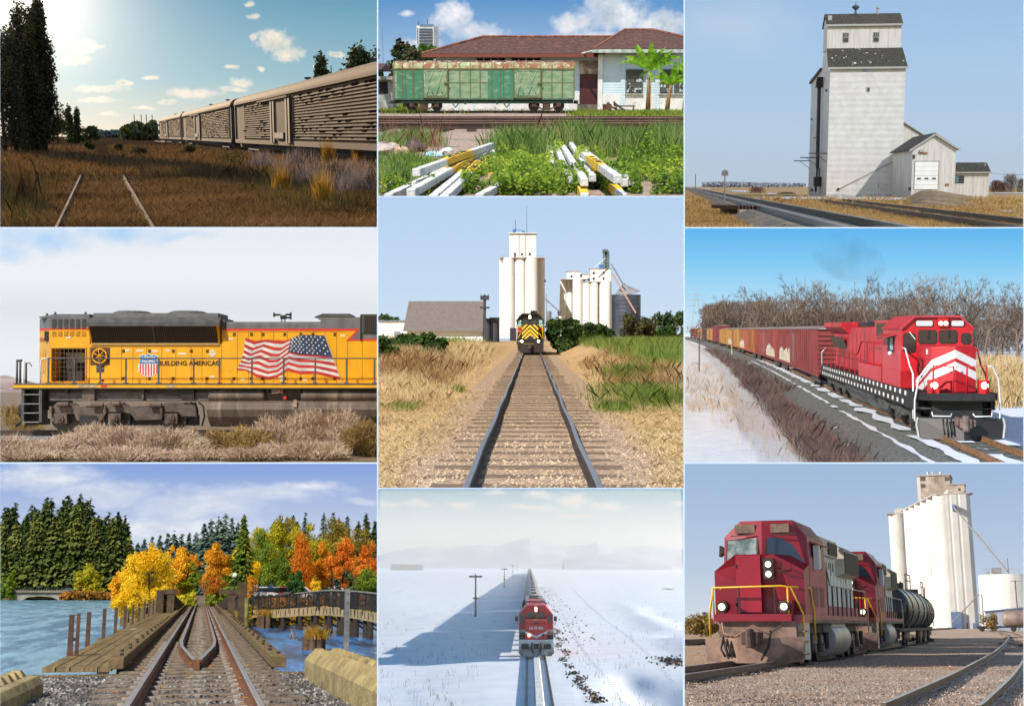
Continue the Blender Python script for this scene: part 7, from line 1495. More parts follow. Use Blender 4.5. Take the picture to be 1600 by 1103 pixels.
# --- bridge deck
deck=mat("deck_plank",S(142,118,76),S(104,86,54),3,st=(4,.35,1),rough=.7,bump=.5,c3=S(176,164,140),s3=.7,lo3=.58,hi3=.7,st3=(1,.2,1)); tim=mat("timber_mossy",S(132,104,66),S(90,72,46),3,rough=.85,bump=.5,c3=S(120,112,50),s3=1.5); dkt=mat("timber_dark",S(60,48,38),S(40,34,28),3,rough=.9); irn=mat("rusty_iron",S(92,58,38),S(62,42,32),5,rough=.8)
B=thing('bridge','timber railway bridge deck with plank walkway along its left side','bridge',(0,22.7,0))
wl=[-2.66,-2.42,-2.18,-1.95,-1.72]; proto= None
for i,x0 in enumerate(wl):MB().box(x0,1.6,.06,x0+.215,58,.14).build('plank',deck,B); MB().box(x0,58.05,.06,x0+.215,115,.14).build('plank',deck,B)
for sx in (-1,1):
 for k in range(6):MB().box(sx*1.42-.13,1.6+k*19,.1,sx*1.42+.13,1.6+k*19+18.9,.3).build('guard_timber',tim,B,bevel=.015)
for sx in (-1,1):
 for k in range(26):MB().cyl((sx*1.42+.04*(-1)**k,2.5+k*1.5,.3),(sx*1.42+.04*(-1)**k,2.5+k*1.5,.34),.035,n=6).build('bolt',dkt,B)
MB().box(-3.1,1.0,-.3,1.9,1.55,.02).build('end_beam',tim,B); MB().box(-4.4,-1,-1.6,3,-.5,-.1).build('sill_beam',dkt,B); MB().box(3,-.9,-.3,9,-.4,.0).build('sill_beam',dkt,B); MB().box(-9,-.9,-.3,-3.2,-.4,-.1).build('sill_beam',dkt,B)
MB().box(-1.3,0,-1.2,1.3,118,-.22).build('girder',dkt,B)
for k in range(7):MB().box(-3.05+.02*k,10+k*9,-.14,-2.3,10.5+k*9,.05).build('outrigger',tim,B); MB().box(-2.7,15+k*9,-2.4,-2.4,15.4+k*9,-.1).build('pile',dkt,B)
for i,(px,by,tp) in enumerate([(108,1035,967),(136,1016,961),(161,1001,955),(179.5,993,952),(194.5,985.5,949),(206.5,980,947),(216,975.5,945),(225,970.5,942),(232,965,939.5),(239,962,938)]):
 g=cur.g(px,by); h=(by-tp)/(2000/g.y); pn=['nearest double iron post at the left end of the plank walkway','second iron post along the walkway edge','third iron post along the walkway edge','fourth iron post from the viewer on the walkway','fifth iron post from the viewer on the walkway','sixth iron post, just before the yellow tree','seventh iron post, before the yellow leaves','eighth iron post from the viewer on the walkway','ninth iron post, next to last before the timber frame','last iron post, beside the timber frame'][i]
 q=MB(); q.box(-.05,-.05,0,.05,.05,h); (q.box(.1,-.03,0,.17,.05,h+.03),q.box(.0,-.02,h*.45,.17,.02,h*.52)) if i==0 else 0; tag(q.build('iron_post',irn, None ,g),pn,'post','iron posts along the walkway')
a=[cur.g(194.5,985.5),cur.g(206.5,980),cur.g(216,975.5),cur.g(225,970.5),cur.g(239,962)]; tag(MB().tube([tuple(p+Vector((0,0,.75-.1*(i%2)))) for i,p in enumerate(a)],.02,4).build('rope',mat("rope",S(190,170,130)), None ),'sagging rope between the far iron posts of the walkway','rope')
def frame7(sx,lab):  # raking timber frame over the far pier
 t=thing('raking_frame',lab,'timber frame',(0,84,0)); X=1.55*sx; m2=mat("timber_far",S(88,68,46),S(60,48,34),2,rough=.9)
 for x,h in ((X+sx*.95,1.55),(X+sx*.3,1.5)):MB().box(x-.22,-.3,-1.5,x+.22,.3,h).build('post',m2,t)
 MB().box(X+sx*.1-.6,-.35,1.3,X+sx*.5+.6,.35,1.6).build('cap',m2,t)
 for k in range(8):y=2+k*4.2; MB().bar((X+sx*.9,y,1.4-.02*k),(X-sx*.25,y+1,.1),.16,.16).build('raking_strut',dkt,t)
 MB().box(X+sx*.9-.05,0,1.2,X+sx*.9+.08,36,1.5).build('top_rail',m2,t); MB().box(X+sx*.96,0,.1,X+sx*1.0,36,1.2).build('back_panel',dkt,t); MB().box(X-sx*.3-.1,0,.02,X-sx*.3+.1,36,.15).build('base_timber',m2,t)
frame7(-1,'dark raking timber frame at the left of the track over the far pier'); frame7(1,'dark raking timber frame at the right of the track over the far pier')
g=cur.at(377,990,78); tag(MB().box(-.25,0,-1.7,.25,.4,2.0).build('timber_pile',mat("timber_far",S(88,68,46)), None ,(g.x,78,0)),'tall square timber pile in front of the right timber frame','pile'); g=cur.at(384,990,74); tag(MB().cyl((0,0,-1.7),(0,0,1.1),.12).build('timber_pile',mat("pile_mossy",S(130,130,60),S(96,88,48),2), None ,(g.x,74,0)),'thin mossy pile right of the tall square pile','pile')
# --- concrete blocks
cb7=mat("block_concrete7",S(168,146,98),S(136,116,76),2.2,rough=.95,bump=.9,bscale=9,c3=S(96,84,56),s3=1.3,lo3=.58,hi3=.72)
def blocks(lab,pts,seed,topz,th=.7):
 t=thing('concrete_block',lab,'concrete block',(0,0,0)); A,Bp=pts; d=(Bp-A); L=d.length; rz=math.atan2(d.y,d.x); t.matrix_basis=cur.M@T((A.x,A.y,-.4),rz)
 h=topz+.4; q=MB(); q.prism([(0,0),(0,h-.1),(.08,h),(th-.08,h),(th,h-.1),(th,0)],'x',0,L); o=q.build('block',cb7,t,bevel=.02)
 n=int(L/.5)
 for i in range(n):
  for yy in (th*.3,th*.72):
   c=(L*(i+.5)/n,yy,h-.01); k=MB(); k.prism([(c[0]-.14,c[1]-.12),(c[0]+.14,c[1]-.12),(c[0]+.14,c[1]+.12),(c[0]-.14,c[1]+.12)],'z',h-.01,h+.02); r_=.075
   k=MB().add([(c[0]-.16,c[1]-.13,h-.01),(c[0]+.16,c[1]-.13,h-.01),(c[0]+.16,c[1]+.13,h-.01),(c[0]-.16,c[1]+.13,h-.01),(c[0]-r_,c[1]-.06,h+.09),(c[0]+r_,c[1]-.06,h+.09),(c[0]+r_,c[1]+.06,h+.09),(c[0]-r_,c[1]+.06,h+.09)],MB.BF); k.build('stud',cb7,o)
 return t
p0,p1=cur.at(60,1050,17.2),cur.at(100,1050,22.4); tl_=blocks('weathered studded concrete blocks at the bottom left with red graffiti',(Vector((-2.22,16.3,0)),Vector((-2.14,19.9,0))),1,.27,1.15)
blocks('weathered studded concrete blocks at the bottom right',(Vector((1.75,22.5,0)),Vector((2.0,14.4,0))),2,.42)
text_mesh("ove",.3,'graffiti',mat("graffiti_red",S(128,72,52)),tl_,Matrix.Translation((.0,.35,.28))@Matrix.Rotation(R(-90),4,'Z')@FRONT,bold=.004) if False else None
gq=MB()
for cx,cz in ((0,0),(.2,.02),(.38,-.01)):gq.tube([(cx+.08*math.cos(a),0,cz+.1*math.sin(a)) for a in [i*.5 for i in range(2,12)]],.012,4)
gq.build('graffiti',mat("graffiti_red",S(120,70,52)),tl_,(-.012,.75,.34),R(-90))
# --- galvanised post, piles, lamp
g=cur.g(540.5,1027); t=thing('sign_post','galvanised square steel post standing before the footbridge','post',tuple(g)); q=MB().box(-.055,-.055,0,.055,.055,1.52).build('post',mat("galv7",S(140,138,134),S(110,110,108),5,rough=.5,metal=.5),t); [MB().cyl((0,-.07,z),(0,-.05,z),.012,n=6).build('hole',dkt,q) for z in (1.4,1.2,1.0,.8,.6)]
for (px,by,w_,n,lab) in ((490,1015,34,7,'nearer cluster of cut piles with grass in the channel'),(414,981,24,6,'farther cluster of cut piles with yellow grass by the bank')):
 g=cur.g(px,by,-1.6); s=2000/g.y; t=thing('pile_cluster',lab,'piles',(g.x,g.y,-1.6)); r_=w_/s/6
 for i in range(n):a=2*math.pi*i/n; MB().cyl((math.cos(a)*w_/s*.36,math.sin(a)*w_/s*.36,-.4),(math.cos(a)*w_/s*.36,math.sin(a)*w_/s*.36,16/s*1.1+.05*(i%3)),r_,n=9).build('pile',mat("pile_wood",S(110,84,60),S(74,58,44),3,rough=.9),t)
 rg=np.random.default_rng(int(px)); P=np.array([[rg.normal()*w_/s*.25,rg.normal()*.3,16/s] for _ in range(60)]); o=blades('grass_tuft',P,.55,.035,leafmat("reed_gold",[S(170,120,40),S(206,160,60),S(150,140,50)],transl=.3),3,per=6,spread=.1,clip= False ,parent=t,kind= None )
 # --- footbridge
fb=thing('footbridge','curved footbridge with concrete deck edge and black railing on the right','footbridge',(0,0,0)); dk7=mat("footbridge_concrete",S(190,164,120),S(150,130,96),1.2,rough=.9,st=(3,3,.4)); blk=mat("railing_black",S(36,36,38),rough=.5)
E=[cur.at(px,py,y) for px,py,y in ((395,953,118),(430,953,112),(470,950,106),(505,948,100),(540,950,93),(575,955,86),(615,962,80))]
E=curve_pts(E,8); off=[p+Vector((0,3.2,0)) for p in E]
q=MB()
for i in range(len(E)-1):a,b,c,d=E[i],E[i+1],off[i+1],off[i]; z=Vector((0,0,.62)); q.add([a-z,b-z,c-z,d-z,a,b,c,d],[(0,1,5,4),(4,5,6,7),(3,2,1,0),(2,3,7,6)])
q.build('deck',dk7,fb)
for line,nm in ((E,'railing'),(off,'railing')):
 q=MB(); q.tube([p+Vector((0,.05,1.15)) for p in line],.05,5); q.tube([p+Vector((0,.05,.12)) for p in line],.035,4)
 for p,d in resample(line,.28):q.bar(p+Vector((0,.05,.12)),p+Vector((0,.05,1.15)),.035,.02)
 for p,d in resample(line,2.4):q.bar(p+Vector((0,.03,-.3)),p+Vector((0,.03,1.2)),.09,.09)
 q.build(nm,blk,fb)
for p,d in resample(E,1.1):MB().box(p.x-.05,p.y-.03,p.z-.5,p.x+.05,p.y,p.z-.05).build('deck_bracket',dkt,fb)
MB().tube([p+Vector((0,-.05,1.22)) for p in E[14:]],.05,5).build('handrail',mat("rail_grey7",S(150,146,138),rough=.4),fb)
for p,d in resample(E,4.2):
 for dy in (.5,2.7):MB().cyl((p.x,p.y+dy,-2.2),(p.x,p.y+dy,p.z-.6),.22,n=8).build('pile',dkt,fb)
 MB().bar((p.x,p.y+.4,p.z-.7),(p.x+2.0,p.y+.4,-1.4),.12,.12).build('cross_brace',dkt,fb)
for px,y in ((404,117),(452,109),(498,101)):
 p=cur.at(px,940,y); t=thing('information_board',{404:'leftmost slanted black information board on the footbridge railing',452:'middle slanted black information board on the railing',498:'slanted black board nearest the galvanised post'}[px],'board',(p.x,y-.2,.1)); MB().box(-.08,0,0,.08,.1,1.25).build('leg',blk,t); MB().box(-.55,-.3,1.2,.55,.4,1.28).build('panel',blk,t,rx=R(25)) if False else MB().prism([(-.35,1.15),(.35,1.45),(.35,1.52),(-.35,1.22)],'y',-.1,.7).build('panel',blk,t)
p=cur.at(546,936,92); tag(MB().box(-.6,0,-.1,.6,.5,1.05).build('bin',mat("bin_black",S(30,30,32),S(22,22,24),3), None ,(p.x,91.6,p.z-.6)),'black square litter bin on the footbridge behind the galvanised post','bin')
def person7(px,y,top,c,lab):
 p=cur.at(px,930,y); z0=1.45-(top-924)/(2000/y)-1.72; t=thing('person',lab,'person',(p.x,y,z0)); q=MB(); q.lathe([(.1,0),(.13,.05),(.12,.5),(.17,.85),(.16,1.05),(.22,1.38),(.1,1.47),(.06,1.5),(.09,1.56),(.1,1.63),(.06,1.71),(.01,1.72)],n=12); q.v=[(a,b*.65,c_) for a,b,c_ in q.v]; q.tube([(-.2,0,1.38),(-.27,0,1.1),(-.24,-.08,.85)],[.06,.05,.04],6); q.tube([(.2,0,1.38),(.27,0,1.1),(.24,-.08,.85)],[.06,.05,.04],6); b=q.build('body',mat("skin",S(200,150,120)),t,smooth='all')
 k=MB(); k.lathe([(.14,.84),(.185,.9),(.175,1.05),(.235,1.37),(.11,1.475)],n=12); k.v=[(a,b_*.7,c_) for a,b_,c_ in k.v]; k.build('jacket',mat("jacket_"+c[0],c[1]),t,smooth='all'); k=MB(); k.lathe([(.11,.0),(.14,.06),(.135,.5),(.185,.86)],n=12); k.v=[(a,b_*.7,c_) for a,b_,c_ in k.v]; k.build('trousers',mat("trousers",S(50,50,60)),t,smooth='all'); k=MB(); k.sphere((0,.01,1.65),(.105,.1,.09),10,6); k.build('hair',mat("hair_dark",S(50,36,28)),t,smooth='all')
person7(523,99,913.5,("dark",S(50,54,66)),"person in dark jacket walking on the footbridge, left of the two"); person7(535.5,97,915.5,("teal",S(60,110,120)),"person in teal top walking on the footbridge, right of the two")
g=cur.at(366,925,120); t=thing('street_lamp','black street lamp with round white globe right of the track','lamp',(g.x,120,0)); MB().cyl((0,0,0),(0,0,2.7),.07,.05,6).build('post',blk,t); MB().sphere((0,0,2.9),.22).build('globe',mat("globe",S(236,232,214)),t,smooth='all')
# --- trees
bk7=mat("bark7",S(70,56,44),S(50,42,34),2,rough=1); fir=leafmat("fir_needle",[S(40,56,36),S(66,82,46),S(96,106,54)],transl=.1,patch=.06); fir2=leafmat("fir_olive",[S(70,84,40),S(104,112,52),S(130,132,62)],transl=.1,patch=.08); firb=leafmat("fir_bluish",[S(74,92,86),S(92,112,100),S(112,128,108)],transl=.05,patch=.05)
ye=leafmat("leaf_yellow",[S(236,186,20),S(255,220,40),S(255,236,96)],transl=.45,patch=.35); yg=leafmat("leaf_yellowgreen",[S(140,140,26),S(188,180,40),S(222,202,54)],transl=.4,patch=.35); org=leafmat("leaf_orange",[S(206,124,24),S(240,162,36),S(248,196,60)],transl=.4,patch=.3); red=leafmat("leaf_red",[S(214,116,40),S(240,150,50),S(244,186,66)],transl=.4,patch=.25); grn7=leafmat("leaf_green7",[S(80,106,28),S(124,146,42),S(166,170,56)],transl=.35,patch=.3); olv=leafmat("leaf_olive",[S(110,96,30),S(150,130,44),S(170,146,60)],transl=.3,patch=.2)
rgt=random.Random(70)
def hzf(px):  # top outline of the dark wood on the left
 P=[(-10,800),(14,798),(30,815),(40,795),(60,790),(80,789),(100,786),(115,785),(130,790),(145,805),(160,812),(172,802),(185,815),(200,830),(208,850)]
 for a,b in zip(P,P[1:]):
  if a[0]<=px<=b[0]: return a[1]+(b[1]-a[1])*(px-a[0])/(b[0]-a[0])
 return 850
def hill7(pts,y,dy,m):
 C=[cur.at(px,py,y) for px,py in pts]; n=len(C)
 def fn(u,v):
  k=u*(n-1); i=min(n-2,int(k)); c=C[i].lerp(C[i+1],k-i); q=1-abs(v*2-1); return (c.x,y+(v-.5)*2*dy,-3+(c.z+3)*q*(1+.12*mnoise.noise(Vector((c.x*.05,v*9,2)))))
 o=MB().grid(fn,60,20).build('hill',m,smooth='all'); o['kind']='structure'
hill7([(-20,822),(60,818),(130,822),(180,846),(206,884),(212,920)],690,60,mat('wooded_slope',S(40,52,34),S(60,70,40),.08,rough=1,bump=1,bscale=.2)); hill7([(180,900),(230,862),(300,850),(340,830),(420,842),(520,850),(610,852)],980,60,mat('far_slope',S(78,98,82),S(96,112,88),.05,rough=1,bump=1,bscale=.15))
for i in range(44):
 row=i%3; px=-4+210*((i*.618)%1); y=(560,600,640)[row]; s=2000/y; top=hzf(px)+rgt.uniform(-4,10)+(0 if row else 18); h=(936-top)/s; p=cur.at(px,924,y).x
 side="left" if px<70 else "middle" if px<140 else "right"
 conifer('conifer_tree',f"dark conifer in the {side} of the wood across the lake",(p,y,-1.2),h,h*rgt.uniform(.17,.24),900,2.6,fir if i%3 else fir2,bk7,100+i,f'conifers in the {side} of the lake wood')
for i,(px,top,y) in enumerate([(212,850,900),(222,846,900),(234,842,920),(246,838,900),(258,836,940),(268,832,900),(280,834,930),(292,836,900),(303,832,900),(315,822,800),(326,812,800),(337,808,780),(348,806,780),(358,812,800),(368,818,800)]):
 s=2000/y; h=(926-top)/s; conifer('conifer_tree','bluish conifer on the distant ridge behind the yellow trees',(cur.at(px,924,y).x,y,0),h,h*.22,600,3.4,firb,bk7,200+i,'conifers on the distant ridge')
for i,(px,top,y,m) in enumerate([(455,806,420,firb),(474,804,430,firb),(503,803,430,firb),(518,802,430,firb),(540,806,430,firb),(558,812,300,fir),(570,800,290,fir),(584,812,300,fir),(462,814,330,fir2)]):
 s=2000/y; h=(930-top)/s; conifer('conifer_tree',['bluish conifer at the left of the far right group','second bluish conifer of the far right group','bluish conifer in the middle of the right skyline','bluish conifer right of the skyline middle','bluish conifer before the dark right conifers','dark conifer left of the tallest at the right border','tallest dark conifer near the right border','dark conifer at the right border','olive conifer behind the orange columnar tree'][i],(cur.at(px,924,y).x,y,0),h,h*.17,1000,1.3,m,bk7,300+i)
conifer('conifer_tree','tall thin green conifer right of the track rising above all others',(cur.at(377,924,140).x,140,0),9.6,1.75,1800,.55,leafmat("fir_bright",[S(70,92,30),S(110,128,44),S(140,150,60)],transl=.2),bk7,400)
def t7b(nm,label,px,base,top,wpx,y,seed,lm,n,leaf,h0=.12,rb=.42,k=16):
 s=2000/y; z0=1.45-(base-924)/s; h=(base-top)/s; tree(nm,label,(cur.at(px,924,y).x,y,z0),blobs_round(h*h0,h,wpx/s/2,k+8,seed,rb=rb*.86),int(n*2.1),leaf*.66,lm,bk7,h*.75,h*.02,seed)
t7b('maple_tree','bright yellow tree leaning over the water left of the track',232,956,858,92,96,1,ye,9000,.13,.12); t7b('yellow_bush','low yellow branches touching the water beside the iron posts',203,968,915,56,92,2,ye,3400,.12,.05); t7b('yellow_bush','orange yellow shrub before the yellow tree',190,950,890,42,100,21,leafmat("leaf_gold",[S(226,150,24),S(250,192,36),S(252,214,66)],transl=.4),2400,.13)
t7b('maple_tree','yellow tree behind the bright yellow one, near the track',272,945,852,52,150,3,leafmat("leaf_gold",[S(200,120,20)]),4200,.2); t7b('tree','yellow green tree left of the far end of the track',290,940,876,40,150,4,yg,3600,.17); t7b('tree','orange tree above the far end of the track',300,930,864,36,260,5,org,2200,.28)
t7b('tree','green dark shrub beside the far left of the track',304,934,884,20,130,22,grn7,1400,.14)
t7b('maple_tree','orange yellow tree right of the far end of the track',336,930,852,52,170,6,leafmat("leaf_goldorange",[S(196,130,26),S(232,166,36),S(240,188,54)],transl=.4),4600,.22); t7b('red_bush','orange red shrub right of the track end before the lamp',336,938,898,42,128,7,leafmat("leaf_redgreen",[S(196,86,30),S(190,130,40),S(130,140,40)],transl=.35,patch=.7),2600,.14,.03)
t7b('willow_tree','yellow willow behind the tall thin conifer',385,935,836,60,190,8,ye,5200,.24,.1); t7b('tree','yellow green tree on the right skyline',420,925,808,70,260,9,yg,4600,.34,.3); t7b('tree','second yellow green tree on the right skyline',440,925,806,60,280,23,olv,3400,.36,.3)
t7b('tree','green tree between willow and orange columnar tree',432,935,862,56,150,10,grn7,3800,.2,.1); t7b('tree','small dark green tree before the orange trees',464,930,895,36,130,11,leafmat("leaf_deepgreen",[S(40,80,34),S(66,110,44),S(90,130,52)],transl=.3),2400,.15,.05)
s=2000/170; tree('columnar_tree','orange columnar tree among the trees on the right',(cur.at(471,924,170).x,170,0),[(random.Random(i).uniform(-.5,.5),random.Random(i+50).uniform(-.6,.6),1.6+i*.48,1.75*(1-(i/17)**1.6)+.3,1.6*(1-(i/17)**1.6)+.3,.9) for i in range(15)],10000,.13,leafmat("leaf_rust",[S(190,104,24),S(226,136,34),S(232,162,54)],transl=.4,patch=.4),bk7,6,.2,12)
t7b('tree','broad green tree filling the gap right of the tall thin conifer',405,928,830,60,230,31,grn7,3600,.3,.15); t7b('tree','yellow green tree behind the orange columnar tree',478,925,818,70,270,32,yg,3800,.36,.2); t7b('tree','dark olive tree behind the red maples',552,925,822,80,260,33,olv,4200,.34,.2); t7b('tree','green tree low behind the willow',360,930,868,44,220,34,grn7,2600,.28,.1)
t7b('tree','large round olive tree on the right skyline',522,920,814,78,300,13,olv,5200,.38,.3); t7b('maple_tree','orange red maple left of the tallest red one',505,930,850,50,175,14,org,4200,.23); t7b('maple_tree','tall red maple on the right',535,930,845,56,170,15,red,5200,.22); t7b('maple_tree','red maple cut by the right border',578,930,848,56,165,16,leafmat("leaf_scarlet",[S(206,110,36),S(238,140,50),S(220,170,60)],transl=.4,patch=.25),4600,.22)
t7b('tree','green lower tree under the red maples at the right border',572,935,890,50,150,17,grn7,2600,.2); t7b('yellow_bush','small yellow tree below the red maples',494,930,902,24,125,18,ye,1500,.12,.05); t7b('maple_tree','thin tree with few yellow leaves before the parked cars',391,942,896,30,100,19,org,420,.13)
t7b('tree','yellow green tree in front of the lake wood',135,937,880,46,520,24,yg,1500,.9); t7b('yellow_bush','round yellow bush on the far shore',125,937,902,24,500,25,leafmat("leaf_lemon",[S(150,140,20),S(200,180,40)],transl=.3),700,.7,.03); t7b('yellow_bush','second yellow bush on the far shore',150,938,910,26,498,26,leafmat("leaf_lemon",[S(150,140,20)]),700,.7,.03); t7b('tree','bright green tree on the far shore at the left border',16,938,893,24,500,27,leafmat("leaf_lime",[S(90,110,20),S(140,160,36)],transl=.3),900,.8,.05); t7b('tree','small green tree cut by the left border',0,938,903,22,500,28,grn7,500,.8,.03)
def belt7(label,pts,y,m,n,leaf,seed,zlo=-1.6):
 rg=np.random.default_rng(seed); C=[]
 for _ in range(n):
  k=rg.random()*(len(pts)-1); i=int(k); px=pts[i][0]+(pts[i+1][0]-pts[i][0])*(k-i); tp=pts[i][1]+(pts[i+1][1]-pts[i][1])*(k-i); q=cur.at(px,tp+rg.normal(),y); C.append((q.x,y+rg.normal()*3,zlo+(q.z-zlo)*rg.random()**.7))
 C=np.array(C); d=rg.normal(size=C.shape); d/=np.linalg.norm(d,axis=1)[:, None ]; a=np.cross(d,rg.normal(size=C.shape)); a/=np.linalg.norm(a,axis=1)[:, None ]; b=np.cross(d,a); o=quads_obj('shrubbery',C,np.stack([C+a*leaf,C+b*leaf,C-a*leaf,C-b*leaf],1),m); o['kind']='stuff'; o['label']=label
belt7("orange scrub along the far shore",[(95,930),(110,924),(140,924),(175,926)],497,leafmat("scrub_orange",[S(120,90,30),S(170,110,40),S(190,130,50)],transl=.2,patch=.2),1800,.5,1); belt7("dark scrub at the foot of the lake wood",[(-5,922),(60,918),(120,920),(205,924)],530,leafmat("scrub_dark",[S(26,36,20),S(50,58,28)],transl=.1),2200,.9,2)
belt7("green and orange shrubs along the bank under the footbridge",[(384,950),(400,944),(430,950),(460,956),(520,958)],124,leafmat("bank_shrub",[S(70,90,26),S(150,120,30),S(190,140,40)],transl=.3,patch=.5),4200,.14,3); belt7("park lawn shrubs with orange leaves behind the railing",[(395,936),(440,934),(500,934),(590,930)],140,leafmat("park_shrub",[S(96,110,30),S(180,110,30),S(206,130,40)],transl=.3,patch=.4),3600,.18,4,-.2); belt7("undergrowth beside the far track",[(262,936),(290,930),(305,926)],130,yg,1600,.14,5,0); belt7("undergrowth right of the far track",[(322,928),(340,928),(368,932)],132,grn7,1600,.14,6,0)
# --- far road bridge, house, cars
t=thing('road_bridge','low concrete road bridge with flat arch across the lake','bridge',(0,500,0)); X= lambda px:cur.at(px,924,500).x; s=2000/500; Z= lambda py:1.45-(py-924)/s; cg=mat("bridge_concrete7",S(150,142,124),S(116,110,96),.3,rough=.9)
q=MB(); q.prism([(X(20),Z(936.5)),(X(20),Z(922.5)),(X(104),Z(922.5)),(X(104),Z(936)),(X(92),Z(936)),(X(82),Z(932)),(X(62),Z(930.5)),(X(44),Z(932)),(X(36),Z(936.5))],'y',0,8); q.build('arch',cg,t); MB().box(X(18),-.5,Z(926.5),X(106),8,Z(925)).build('ledge',dkt,t); q=MB(); [q.box(X(20+k*4),-.2,Z(923),X(21+k*4),.1,Z(921)) for k in range(22)]; q.build('parapet',cg,t)
def car7(px,y,py,col,lab):
 p=cur.at(px,py,y); t=thing('parked_car',lab,'car',(p.x,y,p.z-.7)); m=mat("car_"+col[0],col[1],rough=.3,coat=.5); b=MB().prism([(-2.1,.3),(-2.1,.8),(-1.2,.9),(-.7,1.42),(.9,1.42),(1.5,.92),(2.1,.8),(2.1,.3)],'y',0,1.7).build('body',m,t,bevel=.06); MB().prism([(-1.05,.92),(-.62,1.34),(.82,1.34),(1.3,.92)],'y',-.02,1.72).build('window',GLASS(),t)
 for x in (-1.3,1.3):MB().cyl((x,-.02,.32),(x,.2,.32),.32,n=12).build('wheel',mat("tyre",S(34,34,34)),t)
for i,(px,c,lab) in enumerate(((404,("white",S(214,214,214)),"white car at the left of the parked row"),(413,("blue",S(40,70,150)),"blue car in the parked row behind the railing"),(423,("silver",S(160,166,172)),"silver car beside the blue one"),(431,("red",S(170,50,40)),"red car at the right of the parked row"),(441,("dark",S(60,66,76)),"dark car right of the red one"),(464,("pale",S(206,206,196)),"pale car standing alone under the small green tree"))):car7(px,138,927.5,c,lab)
car7(107,502,921.5,("slate",S(90,96,110)),"dark car driving on the far road bridge")
for px,py,y,w_,d_,hh,lab in ((413,914,230,5,4,1.6,"pale roofed house behind the parked cars"),(46,838,700,20,8,2.0,"long pale roof showing in the lake wood")):
 p=cur.at(px,py,y); t=thing('house',lab,'house',(p.x,y,p.z-hh)); MB().box(-w_/2,0,-2,w_/2,d_,hh*.6).build('wall',mat("house_wall7",S(150,130,116)),t); MB().prism([(-.5,hh*.6),(d_/2,hh*1.3),(d_+.5,hh*.6)],'x',-w_/2-.4,w_/2+.4).build('roof',mat("house_roof7",S(206,210,214),S(176,180,186),.6),t)
 # --- loose stones and leaves
P=np.array([[rg7.uniform(-3.4,3.6),rg7.uniform(14,24.2),.0] for _ in range(14000)]); P[:,2]=-.0+.035*np.random.default_rng(1).random(len(P)); rg=np.random.default_rng(2); d=rg.normal(size=P.shape)*.6+np.array([0,-.3,1]); d/=np.linalg.norm(d,axis=1)[:, None ]; a=np.cross(d,rg.normal(size=P.shape)); a/=np.linalg.norm(a,axis=1)[:, None ]; b=np.cross(d,a); sz=(.012+.016*rg.random(len(P)))[:, None ]
quads_obj('gravel_stones',P,np.stack([P+a*sz,P+b*sz,P-a*sz,P-b*sz],1),leafmat("stone7",[S(58,54,52),S(110,104,98),S(168,162,152)],transl=0))['kind']='stuff'
P=np.array([[rg7.uniform(-1.2,1.2),rg7.uniform(16,26),.12] for _ in range(26)]); quads_obj('fallen_leaves',P,np.stack([P+np.array([.05,0,0]),P+np.array([0,.05,.01]),P-np.array([.05,0,0]),P-np.array([0,.05,-.01])],1),org)['kind']='stuff'
# ================================================================== red train on a snowy plain from above (bottom row, middle)
Cell("snow_plain",591,764,1067,1103,880,7.6,827)
cur.sun(58,16,6,.6,(1,.89,.74)); cur.sun(0,88,.85,170,(.1,.5,1))  # low winter sun, and an added soft blue lamp standing in for skylight
sky(2600,[(0,S(238,240,241)),(.45,S(222,232,236)),(.8,S(176,206,220)),(1,S(132,180,204))],[(650,785,40,9),(720,786,30,8),(610,788,24,8),(775,772,24,8),(840,776,26,10),(890,778,40,14),(950,788,44,10),(830,795,60,6),(1060,784,18,8),(900,802,40,6)],(S(240,234,228),S(214,222,226)),nscale=2.4,amp=.9,soft=.9,stretch=1.6)
sn8=mat("plain_snow",S(236,242,252),S(224,232,246),.3,rough=.75,bump=.35,bscale=1.2,bst=(1,.35,1),c3=S(206,208,212),s3=.12,lo3=.62,hi3=.75,st3=(1,.2,1))
def h8(x,y):
 z=.25*mnoise.noise(Vector((x*.05,y*.02,7)))*min(1,max(0,(abs(x-.5)-3)/5))
 for px,py,rx,ry,d in ((1060,992,3,8,.7),(1035,1080,3.4,8,.9),(985,1060,1.6,7,.5),(1015,960,3,10,.4)):
  p=_dep.setdefault((px,py),cur.g(px,py)); q=((x-p.x)/rx)**2+((y-p.y)/ry)**2
  if q<4:z-=d*math.exp(-q*1.6)
 if x>12 and y<260:z+=.35*math.exp(-((x-13-.02*y)/2.2)**2)*(1 if y<200 else (260-y)/60)
 if abs(x-.55)<2.2:z=0
 return z
_dep={}
ground("snow_plain",sn8,h8,y1=2500,ny=150,nx=130)
ln=[Vector((.55,60+12*i,0)) for i in range(80)]
track("track with two dark rails emerging from the snow before the red train",ln,-.035,mat("rail_dark8",S(52,46,44),S(36,34,34),4,rough=.5),mat("tie8",S(110,100,92),S(80,74,70),4),step=1.5,near=30,rs=1.3,tl=2.4)
MB().sweep(ln,[(-.28,.0),(-.2,.19),(.2,.19),(.3,.0)]).build('snow_strip',mat("packed_snow",S(240,242,246),S(206,206,206),3,bump=1,bscale=7))['kind']='structure'
